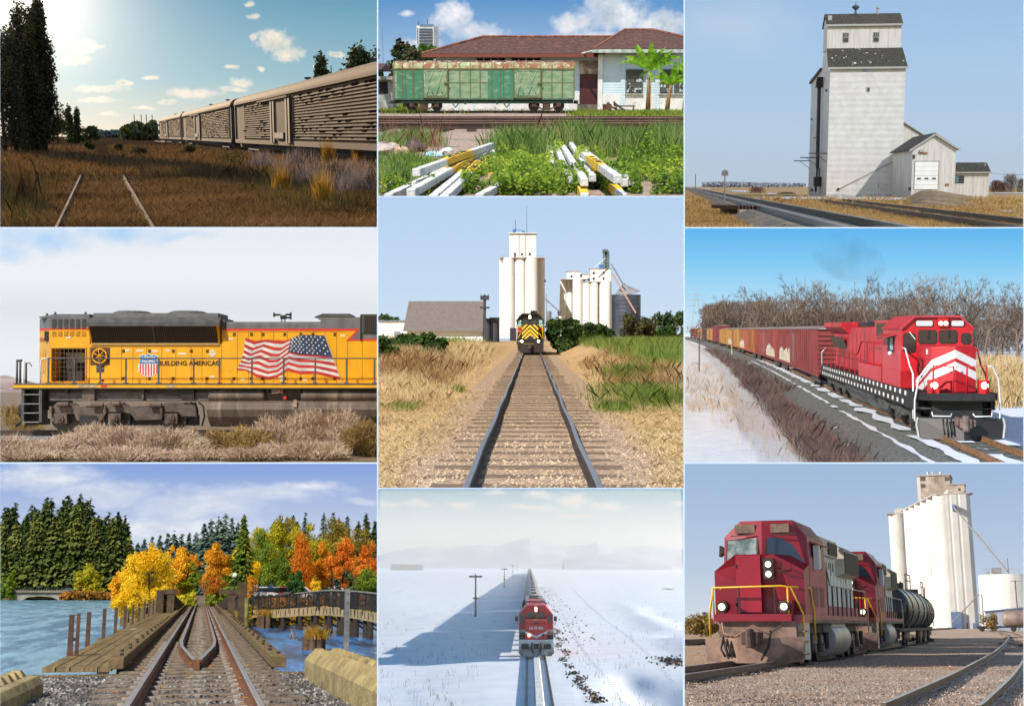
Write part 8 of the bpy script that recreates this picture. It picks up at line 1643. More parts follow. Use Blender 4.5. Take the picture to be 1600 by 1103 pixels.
def train8():
 R8=mat("red8",S(196,34,40),S(176,30,36),1,rough=.45); W8=mat("white8",S(226,226,226),S(190,188,186),2,rough=.6); K8=mat("dark8",S(44,42,42),S(30,30,30),3,rough=.7); G8=mat("roof_snowy",S(150,154,160),S(104,108,114),.5,rough=.7,c3=S(206,210,216),s3=.3)
 L=thing('locomotive','red and white locomotive with lit lamp seen from above on the snowy plain','locomotive',(.55,106,0)); lm=lampmat("lamp8",(1,.86,.6),10)
 MB().prism([(-1.4,.95),(-1.45,.5),(-1.2,.22),(1.2,.22),(1.45,.5),(1.4,.95)],'y',0,1).build('snow_plough',mat("plough8",S(190,188,184),S(110,108,106),1.6,.42,.58,rough=.7),L); MB().box(-1.4,.1,.95,1.4,1,1.5).build('buffer_beam',W8,L)
 for sx in (-1,1):b=MB().cyl((sx*.9,-.35,1.0),(sx*.9,.1,1.0),.2,n=10).build('buffer',K8,L); MB().box(sx*.9-.3,-.4,.8,sx*.9+.3,-.33,1.2).build('buffer_head',K8,b); handrail('brake_hose',[(sx*.35,0,1.3),(sx*.38,-.15,.9),(sx*.3,-.1,.5)],.05,K8,L)
 MB().box(-.2,-.3,.8,.2,.2,1.2).build('coupler',K8,L)
 MB().box(-1.4,.6,1.5,1.4,3,1.9).build('walkway',K8,L)
 n=MB().prism([(-.88,1.5),(-.88,3.05),(.88,3.05),(.88,1.5)],'y',.3,3).build('nose',R8,L,bevel=.04)
 for sg in (-1,1):MB().add([(0,.285,1.62),(sg*.88,.285,2.0),(sg*.88,.285,2.2),(0,.285,1.82)],[(0,1,2,3) if sg>0 else (3,2,1,0)]).build('chevron',W8,n); b=MB().cyl((sg*.58,.2,1.85),(sg*.58,.3,1.85),.13,n=10).build('marker_lamp',lampmat("marker8",(1,.5,.2),3) if sg<0 else K8,n)
 text_mesh("DE 33 026",.27,'road_number',W8,n,T((0,.28,2.42))@FRONT,bold=.012,sx=1.0); MB().box(-.16,.27,2.72,.16,.31,2.86).build('badge',K8,n)
 c=MB().prism([(-1.42,1.5),(-1.42,3.4),(-.75,4.15),(.75,4.15),(1.42,3.4),(1.42,1.5)],'y',3,10).build('cab',R8,L)
 for sg in (-1,1):
  MB().box(sg*1.15-.25,2.96,1.95,sg*1.15+.25,3,2.2).build('white_band',W8,c)
  for x0,x1 in ((.08,.74),(.98,1.34)):w_=MB().box(min(sg*x0,sg*x1),2.95,3.0 if x0<.5 else 2.75,max(sg*x0,sg*x1),3.0,3.6 if x0<.5 else 3.4).build('window',mat("win8",S(70,72,74),S(40,42,44),3,rough=.2),c)
  MB().box(sg*1.62-.12,3.1,2.85,sg*1.62+.12,3.3,3.25).build('mirror',K8,c)
 MB().box(-.8,2.93,3.02,.8,2.96,3.1).build('visor',K8,c); hb=MB().box(-.14,2.85,3.62,.14,3,4.05).build('lamp_box',R8,c)
 for z in (3.74,3.93):MB().cyl((0,2.8,z),(0,2.86,z),.09,n=10).build('headlight',lm,hb)
 MB().box(-.9,10,1.5,.9,46,3.75).build('long_hood',mat("hood8",S(150,60,60),S(170,170,172),.4,.45,.6),L); MB().box(-1.4,10,1.2,1.4,46,1.6).build('running_board',K8,L); MB().box(-.6,14,3.75,.6,22,4.2).build('radiator_box',R8,L); MB().box(-.95,24,3.72,.95,45,3.95).build('snow_cover',G8,L)
 for y in (30,38):MB().cyl((0,y,3.9),(0,y,4.1),.6,n=14).build('fan',K8,L)
 for k in range(6):MB().cyl((-1.2,4+k*7.6,.5),(1.2,4+k*7.6,.5),.48,n=12).build('wheel',K8,L)
 for k in range(13):
  t=thing('coach','pale roofed coach behind the red locomotive' if k else 'first pale coach coupled to the red locomotive','railway car',(.55,154+62*k,0),0,'coaches of the snow train') if k else thing('coach','first pale coach coupled to the red locomotive','railway car',(.55,154,0),0,'coaches of the snow train')
  if k:t['label']=f"pale coach {['second','third','fourth','fifth','sixth','seventh','eighth','ninth','tenth','eleventh','twelfth','thirteenth'][k-1]} in line behind the locomotive"
  arc=[(-1.42,2.9)]+[(-1.42*math.cos(a),2.9+1.0*math.sin(a)) for a in [i*math.pi/10 for i in range(1,10)]]+[(1.42,2.9)]
  MB().prism([(-1.42,.9),(1.42,.9),(1.42,2.9),(-1.42,2.9)],'y',0,59).build('body',mat("coach8",S(96,100,108),S(74,78,86),.6,rough=.6),t); r_=MB().prism(arc,'y',-.2,59.2).build('roof',G8,t,smooth= True ); MB().prism([(p*.97,q-.1) for p,q in arc],'y',-.6,0).build('gangway',K8,t); MB().box(-1.0,3,.3,1.0,56,.9).build('underframe',K8,t)
  q=MB(); [q.box(-.3,y,3.85,.3,y+2,4.05) for y in (8,28,48)]; q.build('roof_vent',K8,r_)
train8()
wd8=mat("pole_wood8",S(96,80,70),S(70,60,54),2,rough=.9)
for px,by,tp,arm,lab in ((743,963,899,10,'nearest wooden telegraph pole with crossarm standing in the blue shade'),(788,918,888,5,'second telegraph pole farther along the track'),(801.5,902,883,3,'third telegraph pole fading in the haze'),(808,894,882,2,'farthest telegraph pole hardly visible in the haze')):
 g=cur.g(px,by); s=2000/g.y; h=(by-tp)/s; t=thing('telegraph_pole',lab,'pole',(g.x,g.y,-.2),0,'telegraph poles beside the snow train'); MB().cyl((0,0,0),(0,0,h+.2),.16,.1,6).build('post',wd8,t); MB().box(-arm/s,-.1,h-.25,arm/s,.1,h-.02).build('crossarm',wd8,t); MB().box(-arm*.45/s,-.1,h*.45,arm*.45/s,.1,h*.45+.2).build('step_bar',wd8,t)
hm8=mat("snow_hill",S(206,206,212),S(176,178,188),.012,rough=.9,bump=.6,bscale=.03)
def hill8(pts,y,dy,base,seed):
 mb=MB(); n=len(pts); C=[cur.at(px,py,y) for px,py in pts]
 def fn(u,v):
  k=u*(n-1); i=min(n-2,int(k)); f=k-i; c=C[i].lerp(C[i+1],f*f*(3-2*f)); q=1-abs(v*2-1); r=mnoise.noise(Vector((c.x*.012+seed,v*6,y)))*.35+mnoise.noise(Vector((c.x*.04,v*14,seed)))*.16
  return (c.x,y+(v-.5)*2*dy,base+(c.z-base)*max(0,q+r*q*(1-q)*2))
 mb.grid(fn,90,26); o=mb.build('hill',hm8,smooth='all'); o['kind']='structure'
hill8([(580,872),(608,862),(640,856),(668,853),(690,855),(720,853),(752,850),(780,852),(806,844),(828,839),(850,847),(885,852),(915,851),(932,847),(958,856),(985,854),(1010,852),(1040,856),(1080,857)],2250,150,0,1); hill8([(880,872),(920,867),(960,865),(990,868),(1040,872)],1700,80,0,2)
def strew(name,n,fn,size,m,seed,label):
 rg=np.random.default_rng(seed); P=np.array([fn(rg) for _ in range(n)]); P=P[~np.isnan(P[:,0])]; P[:,2]=[h8(p[0],p[1])+.04+.05*rg.random() for p in P]; d=rg.normal(size=P.shape)*.5+np.array([0,-.5,1]); d/=np.linalg.norm(d,axis=1)[:, None ]; a=np.cross(d,rg.normal(size=P.shape)); a/=np.linalg.norm(a,axis=1)[:, None ]; b=np.cross(d,a); sz=size*(.4+rg.random(len(P)))[:, None ]
 o=quads_obj(name,P,np.stack([P+a*sz,P+b*sz,P-a*sz,P-b*sz],1),m); o['kind']='stuff'; o['label']=label
sm8=leafmat("soil8",[S(60,48,40),S(96,78,62),S(120,100,82)],transl=0)
def l1(rg):y=72+90*rg.random()**1.5; q=2.6+.35*math.sin(y*.35)+rg.normal()*.22+(.9 if y<90 else .3); return (q if mnoise.noise(Vector((y*.3,0,1)))>-.2 else float('nan'),y,0)
strew('bare_soil',1100,l1,.08,sm8,1,'strip of dark bare soil along the right of the track')
strew('bare_soil',700, lambda rg:(2.0+5*(rg.random()**2),120+300*rg.random(),0),.12,sm8,3,'scattered dark clods right of the train'); strew('bare_soil',260, lambda rg:( lambda p:(p.x+rg.normal()*.6,p.y+rg.normal()*2.2,0))(cur.g(1052,1034)),.12,sm8,4,'dark soil patch at the right border of the snow')
strew('bare_soil',60, lambda rg:( lambda p:(p.x+rg.normal()*.8,p.y+rg.normal()*3,0))(cur.g(1044,920)),.2,sm8,5,'small dark patch far out on the right')
def tr(pts,sd):
 pts=curve_pts([cur.g(a,b) for a,b in pts],10); rs=resample(pts,.55)
 return [(p.x+(.1 if i%2 else -.1),p.y,0) for i,(p,d) in enumerate(rs)]
fp8=mat("footprint",S(196,206,224),rough=.9)
q=MB(); rg=random.Random(3)
for pts in ([(880,960),(890,980),(905,1005),(925,1035),(950,1060),(985,1100)],[(895,920),(930,955),(970,985),(1010,1020),(1050,1060)],[(930,1035),(960,1070),(975,1103)],[(652,1075),(650,1103)]):
 for x,y,_ in tr(pts,0):z=h8(x,y); q.sphere((x+rg.uniform(-.06,.06),y,z),(.1,.16,.02),6,3)
o=q.build('footprints',fp8); o['kind']='stuff'; o['label']='trails of footprints in the snow'
dry8=leafmat("dry_stalk8",[S(110,96,80),S(150,134,112)],transl=.1)
P=scatter(420,70,260,9,h8, lambda x,y:abs(x)>4); blades('dry_stalks',P,.35,.02,dry8,10,per=3,spread=.2,lean=.3)
def w8(rg): return None
rg=np.random.default_rng(12); C=np.array([[cur.at(612+48*rg.random(),870,1500).x,1500+rg.normal()*10,6.5*rg.random()] for _ in range(900)]); d=rg.normal(size=C.shape); d/=np.linalg.norm(d,axis=1)[:, None ]; a=np.cross(d,rg.normal(size=C.shape)); a/=np.linalg.norm(a,axis=1)[:, None ]; b=np.cross(d,a)
o=quads_obj('far_wood',C,np.stack([C+a,C+b,C-a,C-b],1),leafmat("frosted_wood",[S(120,116,112),S(150,146,142)],transl=0)); o['kind']='stuff'; o['label']='frosted wood far off at the left below the hills'
# --- the winter haze of this place: one closed body of even air from before the train to the hills
def haze8():
 x0,y0,x1,y1=cur.rect; zb=cur.at(827,y1-1,62).z; zt= lambda y:cur.at(827,y0+1.5,y).z; V=[]
 prof=[(62,zb),(62,zt(62)),(850,zt(850)),(2550,zt(850)+1),(2550,-1.0)]
 for k in (0,1):
  for Y,z in prof:a,b=span(Y); e=(b-a)*.0015; V.append((b-e if k else a+e,Y,z))
 mb=MB(); mb.add(V,[(0,1,2,3,4),(9,8,7,6,5)]+[(i,(i+1)%5,(i+1)%5+5,i+5) for i in range(5)])
 m=bpy.data.materials.new("haze"); m.use_nodes= True ; N=m.node_tree.nodes; L=m.node_tree.links; N.remove(N["Principled BSDF"]); v=N.new("ShaderNodeVolumePrincipled"); v.inputs["Color"].default_value=(1,1,1,1); v.inputs["Density"].default_value=.00075; v.inputs["Anisotropy"].default_value=.2; L.new(v.outputs[0],N["Material Output"].inputs["Volume"])
 try :m.cycles.homogeneous_volume= True
 except Exception: pass
 o=mb.build('haze',m); bm=bmesh.new(); bm.from_mesh(o.data); bmesh.ops.recalc_face_normals(bm,faces=bm.faces); bm.to_mesh(o.data); bm.free(); cur.objs.remove(o); o['kind']='stuff'
haze8()
# ================================================================== maroon freight engines before tall white silos (bottom row, right)
Cell("silo_yard",1070,724.5,1599,1103,974,1.42,1620)
cur.sun(-118,24,4.8,.5,(1,.95,.88))
sky(1500,[(0,S(212,220,228)),(.35,S(186,204,224)),(1,S(160,186,220))])
gr9=mat("yard_gravel",S(204,182,160),S(150,128,112),9,.38,.62,rough=.95,bump=1,bscale=12,c3=S(176,138,108),s3=.15,lo3=.5,hi3=.66)
ground("yard_gravel",gr9,bump=.05,y1=1350)
rl9=mat("rail9",S(110,86,70),S(78,60,50),4,rough=.5); tie9=mat("tie9",S(104,84,70),S(70,58,50),4,rough=.95); hd9=mat("railhead9",S(186,176,168),rough=.35,metal=.6)
xc= lambda y:-8.75-max(0,y-92)**2*.0012
ln9=[Vector((xc(y),y,0)) for y in [20+3*i for i in range(50)]]
track("track carrying the maroon engines and tank cars",ln9,.03,rl9,tie9,step=1.0,near=70,headm=hd9,rs=1.1)
cc=[cur.g(px,py) for px,py in ((1455,1118),(1479,1103),(1547,1055),(1583,1020),(1589,1003),(1588,997),(1572,988.5),(1545,985))]
track("empty curved track sweeping through the gravel at the lower right",curve_pts(cc,10),.0,rl9,tie9,step=1.1,gauge=1.44,tl=2.5,near=50,headm=hd9,rs=1.1,th=.04)
A=[Vector((-22.5,y,0)) for y in (40,90,200,400)]; track("distant track behind the engine at the left border",A,.1,rl9,tie9,step=2,near=20,rs=1.3)
M9=mat("maroon",S(146,24,44),S(128,20,38),.8,rough=.42); Mp=mat("maroon_faded",S(186,92,98),S(166,74,82),.8,rough=.55,c3=S(196,120,116),s3=.6); Wp=mat("white_peeling",S(236,234,228),S(222,218,210),.8,rough=.6,c3=S(120,104,96),s3=1.4,lo3=.6,hi3=.66,st3=(1,2,.6)); K9=mat("dark9",S(58,50,46),S(40,36,34),2,rough=.7); D9=mat("dusty9",S(158,126,108),S(116,92,80),1.6,rough=.85,c3=S(90,72,62),s3=1.1); Y9=mat("rail_yellow",S(226,176,40),rough=.5); G9=mat("grey9",S(206,194,180),S(178,166,154),1,rough=.5); Gl9=mat("screen9",S(40,52,62),rough=.05,spec=.9)
def engine9(lab,y0,lead,Lh):
 L=thing('locomotive',lab,'locomotive',(xc(y0+6),y0,0),0 if lead else R(1.2),'maroon engines'); w_=1.54
 MB().box(-w_,1.2,1.45,w_,Lh,1.72).build('frame',Mp,L); MB().box(-w_-.01,2.4,1.44,w_+.012,Lh,1.56).build('frame_edge',D9,L)
 # nose and cab
 n=MB().add([(-w_,1.6,1.72),(w_,1.6,1.72),(w_,4.2,1.72),(-w_,4.2,1.72),(-w_,1.6,3.2),(-.75,1.35,3.75),(.55,1.35,3.75),(w_,1.6,3.2),(-w_,4.2,3.75),(w_,4.2,3.75)],[(0,1,7,6,5,4),(1,2,9,7),(3,0,4,8),(4,5,8),(7,9,6),(5,6,9,8),(0,3,2,1)]).build('nose',M9,L)
 n.data.polygons.foreach_set("use_smooth",[ False ]*len(n.data.polygons))
 MB().prism([(-.72,1.3),(.12,1.3),(.12,1.42),(-.72,1.42)],'z',1.8,3.72).build('nose_door',mat("maroon_bright",S(166,22,48),S(148,22,42),1,rough=.4),n)
 hb=MB().box(.22,1.28,2.9,.58,1.42,3.6).build('lamp_box',K9,n); lm=lampmat("lamp9",(1,.82,.6),2.2)
 for z in (3.07,3.4):MB().cyl((.4,1.24,z),(.4,1.3,z),.1,n=12).build('headlight',lm,hb)
 handrail('grab_iron',[(.75,1.42,3.25),(.75,1.3,3.18),(1.15,1.36,3.18),(1.15,1.48,3.25)],.025,K9,n)
 for z in (2.0,2.6,3.3):MB().box(-.76,1.27,z,-.7,1.33,z+.12).build('hinge',K9,n)
 cz=4.72
 c=MB().add([(-1.4,2.4,3.1),(0,2.2,3.1),(w_,2.6,3.1),(w_,6.6,1.72),(-w_,6.6,1.72),(-1.38,2.7,4.45),(-.8,2.62,4.98),(0,2.5,4.98),(1.05,2.62,4.98),(w_-.04,2.8,4.4),(w_-.04,6.6,4.4),(1.05,6.6,4.98),(-.8,6.6,4.98),(-1.38,6.6,4.45),(w_,2.6,1.72),(-w_,2.4,1.72)],
[(0,1,7,6,5),(1,2,9,8,7),(2,14,3,10,9),(9,10,11,8),(8,11,12,7),(7,12,6),(6,12,13,5),(5,13,4,15,0),(3,4,13,12,11,10)]).build('cab',M9,L)
 MB().box(w_-.03,2.75,1.73,w_+.012,6.6,3.7).build('cab_side',Mp,c)
 # windscreens
 def pane(P,m,nm):
  a=Vector(P[1])-Vector(P[0]); b=Vector(P[2])-Vector(P[0]); nn=a.cross(b).normalized(); nn=-nn if nn.y>0 else nn
  f=MB().add([Vector(p)+nn*.015 for p in P],[(0,1,2,3)]).build(nm+'_frame',K9,c); cen=sum((Vector(p) for p in P),Vector())/4; MB().add([cen+(Vector(p)-cen)*.9+nn*.03 for p in P],[(0,1,2,3)]).build(nm,m,f)
 pane([(-1.32,2.45,3.42),(-.12,2.26,3.6),(-.12,2.45,4.42),(-1.3,2.64,4.32)],mat("screen_pale",S(150,160,160),S(90,104,106),2.5,rough=.1),'windscreen'); pane([(.1,2.27,3.6),(1.46,2.62,3.3),(1.44,2.76,4.34),(.12,2.47,4.44)],Gl9,'windscreen')
 for (x0,x1,yy) in ((-.95,-.25,2.5),(.3,.95,2.52)):MB().box(x0,yy-.04,4.55,x1,yy+.1,4.85).build('number_board',mat("board9",S(132,110,90),S(104,86,74),5),c)
 for x0,x1 in ((-1.1,-.3),(.35,1.2)):MB().bar((x0,2.4,4.45),(x1,2.36,4.5),.03,.03).build('wiper',K9,c)
 w2=MB().box(w_+.0,3.9,3.35,w_+.03,5.6,4.2).build('side_window',K9,c); MB().box(w_+.02,3.7,3.3,w_+.22,3.95,4.15).build('mirror',mat("mirror9",S(190,196,200),rough=.15),c); MB().prism([(w_-.03,4.3),(w_+.25,4.2),(w_+.25,4.16),(w_-.03,4.22)],'y',3.5,6).build('awning',Mp,c); MB().box(w_,5.0,3.4,w_+.035,5.5,4.1).build('pane',mat("pane9",S(110,84,70),rough=.2),w2)
 MB().prism([(-w_-.0,4.0),(-w_-.25,3.8),(-w_-.22,4.2)],'y',3.5,4).build('mirror',K9,c)
 for k in range(2):MB().box(w_-.02,3.2+k*1.6,2.0,w_+.02,4.4+k*1.4,2.7).build('louvre',mat("louvre9",S(110,56,60),S(150,84,84),14,st=(1,.1,6)),c)
 # hood
 h0=6.6; h=MB().box(-1.0,h0,1.72,1.05,Lh-1,4.05).build('long_hood',Wp,L); MB().box(1.05,h0,1.72,1.3,Lh-1,2.1).build('hood_base',Mp,h)
 MB().prism([(-1.2,4.05),(-1.2,4.7),(-.9,4.85),(.9,4.85),(1.25,4.7),(1.25,4.05)],'y',h0+.2,h0+5.4).build('blower_housing',G9,L); g=MB().box(1.25,h0+2.8,4.12,1.3,h0+5.2,4.6).build('intake_grille',K9,L)
 rd=MB().prism([(1.05,3.35),(1.42,3.5),(1.42,4.45),(.9,4.75),(-.9,4.75),(-1.42,4.45),(-1.42,3.5),(-1.0,3.35)],'y',h0+6.2,Lh-1.5).build('radiator',G9,L); MB().box(1.42,h0+6.3,3.5,1.45,Lh-1.6,4.4).build('radiator_grille',mat("grille9",S(66,50,44),S(48,38,34),10,st=(1,6,.3)),rd)
 for k in range(3):MB().cyl((0,h0+6.8+k*1.6,4.75),(0,h0+6.8+k*1.6,4.92),.6,n=14).build('fan',K9,rd)
 for k in range(3):MB().sphere((.4,h0+4.6+k*.5,4.9),.16,8,5).build('horn',K9,L)
 for k in range(11):MB().box(1.045,h0+.8+k*.95,2.1,1.06,h0+.84+k*.95,3.95 if h0+k*.95<h0+5 else 3.4).build('door_joint',mat("joint9",S(150,140,130)),h)
 MB().box(1.05,h0+.3,2.15,1.08,h0+1.9,2.85).build('step_well',K9,h)
 rg=random.Random(3)
 for k in range(9):MB().box(1.05,h0+.9+k*.55,3.6-rg.random()*.3,1.062,h0+1.0+k*.55,3.85).build('paint_scar',K9,h)
 # railings
 for k in range(9):
  y=h0+.4+k*1.3
  if y<Lh-.6:MB().bar((w_-.03,y,1.72),(w_-.03,y,3.35 if k==0 else 2.85),.05,.05).build('handrail_post',K9,L)
 handrail('handrail',[(w_-.03,6.3,3.6),(w_-.03,7.0,3.5),(w_-.03,7.7,2.85),(w_-.03,Lh-.3,2.85),(w_,Lh+.1,2.2),(w_,Lh+.1,1.0)],.03,G9,L)
 if True :
  handrail('handrail',[(-w_+.1,.9,1.72),(-w_+.1,.9,2.62),(.9,.85,2.66),(w_-.35,.9,2.62),(w_-.02,1.2,1.75),(w_-.02,1.2,.8)],.038,Y9,L); handrail('handrail',[(w_-.45,.9,1.75),(w_-.45,.9,2.62)],.038,Y9,L); handrail('handrail',[(w_-.35,.9,2.62),(w_+.02,2.6,2.62),(w_+.05,3.1,1.85),(w_+.05,3.1,.85)],.038,Y9,L); handrail('handrail',[(-w_+.1,.9,2.62),(-w_-.12,1.2,1.75),(-w_-.12,1.2,.8)],.038,Y9,L); handrail('handrail',[(-w_+.2,1.6,2.62),(-w_-.02,2.4,1.8),(-w_-.02,2.4,.8)],.038,Y9,L)
  for x in (-.55,.65):MB().bar((x,.87,1.72),(x,.87,2.62),.05,.05).build('handrail_post',K9,L)
 pf=MB().box(-w_+.12,.8,1.5,w_-.35,1.7,1.74).build('front_platform',M9,L)
 for x in (-1.15,.95):b=MB().cyl((x,.85,1.98),(x,1.3,1.98),.2,n=12).build('ditch_lamp_case',K9,L); MB().cyl((x,.8,1.98),(x,.86,1.98),.115,n=12).build('ditch_lamp',lm,b);
 MB().box(.78,1.0,1.74,1.2,1.6,2.2).build('lamp_bracket',M9,L)
 MB().box(-1.3,1.0,.75,1.3,2.6,1.5).build('end_plate',D9,L); MB().box(w_-.3,1.3,.25,w_-.02,2.4,1.5).build('step_side',G9,L); [MB().box(w_-.3,1.1,z,w_+.02,1.9,z+.05).build('step',D9,L) for z in (.4,.8,1.15)]
 pl=MB(); pl.add([(-1.65,.4,1.0),(-.5,.15,.95),(.5,.15,.95),(1.65,.5,1.0),(1.6,.35,.2),(.5,0,.15),(-.5,0,.15),(-1.6,.25,.2)],[(0,1,6,7),(1,2,5,6),(2,3,4,5)]); pl.add([(-1.65,.5,1.0),(-.5,.25,.95),(.5,.25,.95),(1.65,.6,1.0),(1.6,.45,.2),(.5,.1,.15),(-.5,.1,.15),(-1.6,.35,.2)],[(7,6,1,0),(6,5,2,1),(5,4,3,2)]); pl.build('snow_plough',D9,L)
 cp=MB(); cp.box(-.3,-.35,.75,.3,.5,1.15); cp.cyl((0,-.3,.65),(0,-.3,1.25),.15,n=10); cp.build('coupler',mat("coupler9",S(92,66,56),S(60,46,42),4),L,bevel=.04)
 handrail('air_hose',[(-1.1,.6,1.45),(-1.0,.4,1.1),(-.6,.3,1.0),(0,.3,1.35),(.5,.3,1.1),(.9,.5,1.35)],.04,mat("hose9",S(150,112,96)),L)
 for x in (-1.0,-.85,-.7):handrail('brake_hose',[(x,.3,1.0),(x-.05,.05,.6),(x+.1,.05,.35)],.04,K9,L)
 handrail('brake_hose',[(.6,.2,1.2),(.55,0,.7),(.3,-.1,.25)],.04,K9,L)
 # tanks and trucks
 ft=MB().lathe([(.05,0),(.62,.02),(.66,.1),(.66,4.2),(.62,4.28),(.05,4.3)],n=24,m=T((.95,8.2,.82))@Matrix.Rotation(R(-90),4,'X')); ft.build('fuel_tank',mat("tank_bare",S(186,172,160),S(150,134,124),.8,rough=.45,metal=.3),L,smooth= True )
 MB().cyl((1.2,8.6,1.32),(1.2,12.4,1.32),.2,n=14).build('air_reservoir',G9,L,smooth= True ); MB().box(-1.1,3,.55,1.1,Lh-1,1.45).build('underframe',K9,L)
 for a in (3.2,Lh-5.2):
  bo=MB().box(1.0,a,.7,1.2,a+4.4,1.0).build('bogie_frame',D9,L)
  for k in range(3):y=a+.3+k*1.9; wl=MB().cyl((.8,y,.56),(1.0,y,.56),.52,n=18).build('wheel',K9,L); MB().cyl((1.0,y,.56),(1.25,y,.56),.17,n=10).build('axle_box',D9,wl); MB().cyl((1.22,y+.8,.5),(1.22,y+.8,1.1),.1,n=8).build('spring',K9,bo)
engine9("leading maroon engine with lit lamps and yellow front railings",43, True ,19); engine9("second maroon engine coupled behind the leading one",64.5, False ,19)
def tank9(lab,y0,col):
 L_=17; y1=y0+L_; a=math.atan2(xc(y1)-xc(y0),L_); t=thing('tank_car',lab,'tank car',(xc(y0),y0,0),-a,'black tank cars behind the engines'); m=mat("tank_black9",S(66,56,54),S(46,40,40),1,rough=.3,c3=S(90,76,70),s3=.6)
 MB().lathe([(.05,0),(.9,.12),(1.38,.6),(1.45,1),(1.45,L_-2),(1.38,L_-1.6),(.9,L_-1.12),(.05,L_-1)],n=28,m=T((0,.5,2.35))@Matrix.Rotation(R(-90),4,'X')).build('tank',m,t,smooth= True )
 for y in (3,8,13):MB().tube([(1.47*math.cos(k*.26),y,2.35+1.47*math.sin(k*.26)) for k in range(25)],.05,4).build('band',K9,t)
 MB().cyl((0,8.4,3.7),(0,8.4,4.15),.5,n=12).build('dome',K9,t); q=MB()
 for y in (6.4,10.4):
  for x in (-.8,.8):q.bar((x,y,3.5),(x,y,4.7),.06,.06)
 for x in (-.8,.8):q.bar((x,6.4,4.7),(x,10.4,4.7),.06,.06); q.bar((x,6.4,4.3),(x,10.4,4.3),.05,.05)
 q.build('platform_railing',K9,t); MB().box(-1.2,.2,.95,1.2,16.3,1.15).build('sill',K9,t); MB().bar((1.3,1,1.2),(1.3,1,2.6),.06,.06).build('ladder',K9,t)
 for yb in (1.2,12.4):
  b=MB().box(.95,yb,.5,1.1,yb+2.6,.9).build('bogie_frame',D9,t); [MB().cyl((.8,yb+d,.5),(.95,yb+d,.5),.45,n=14).build('wheel',K9,b) for d in (.4,2.2)]
tank9("nearer black tank car right behind the second engine",84.5,0); tank9("farther black tank car at the end of the train",102,0); tank9("last black tank car turning away before the silos",119.5,0)
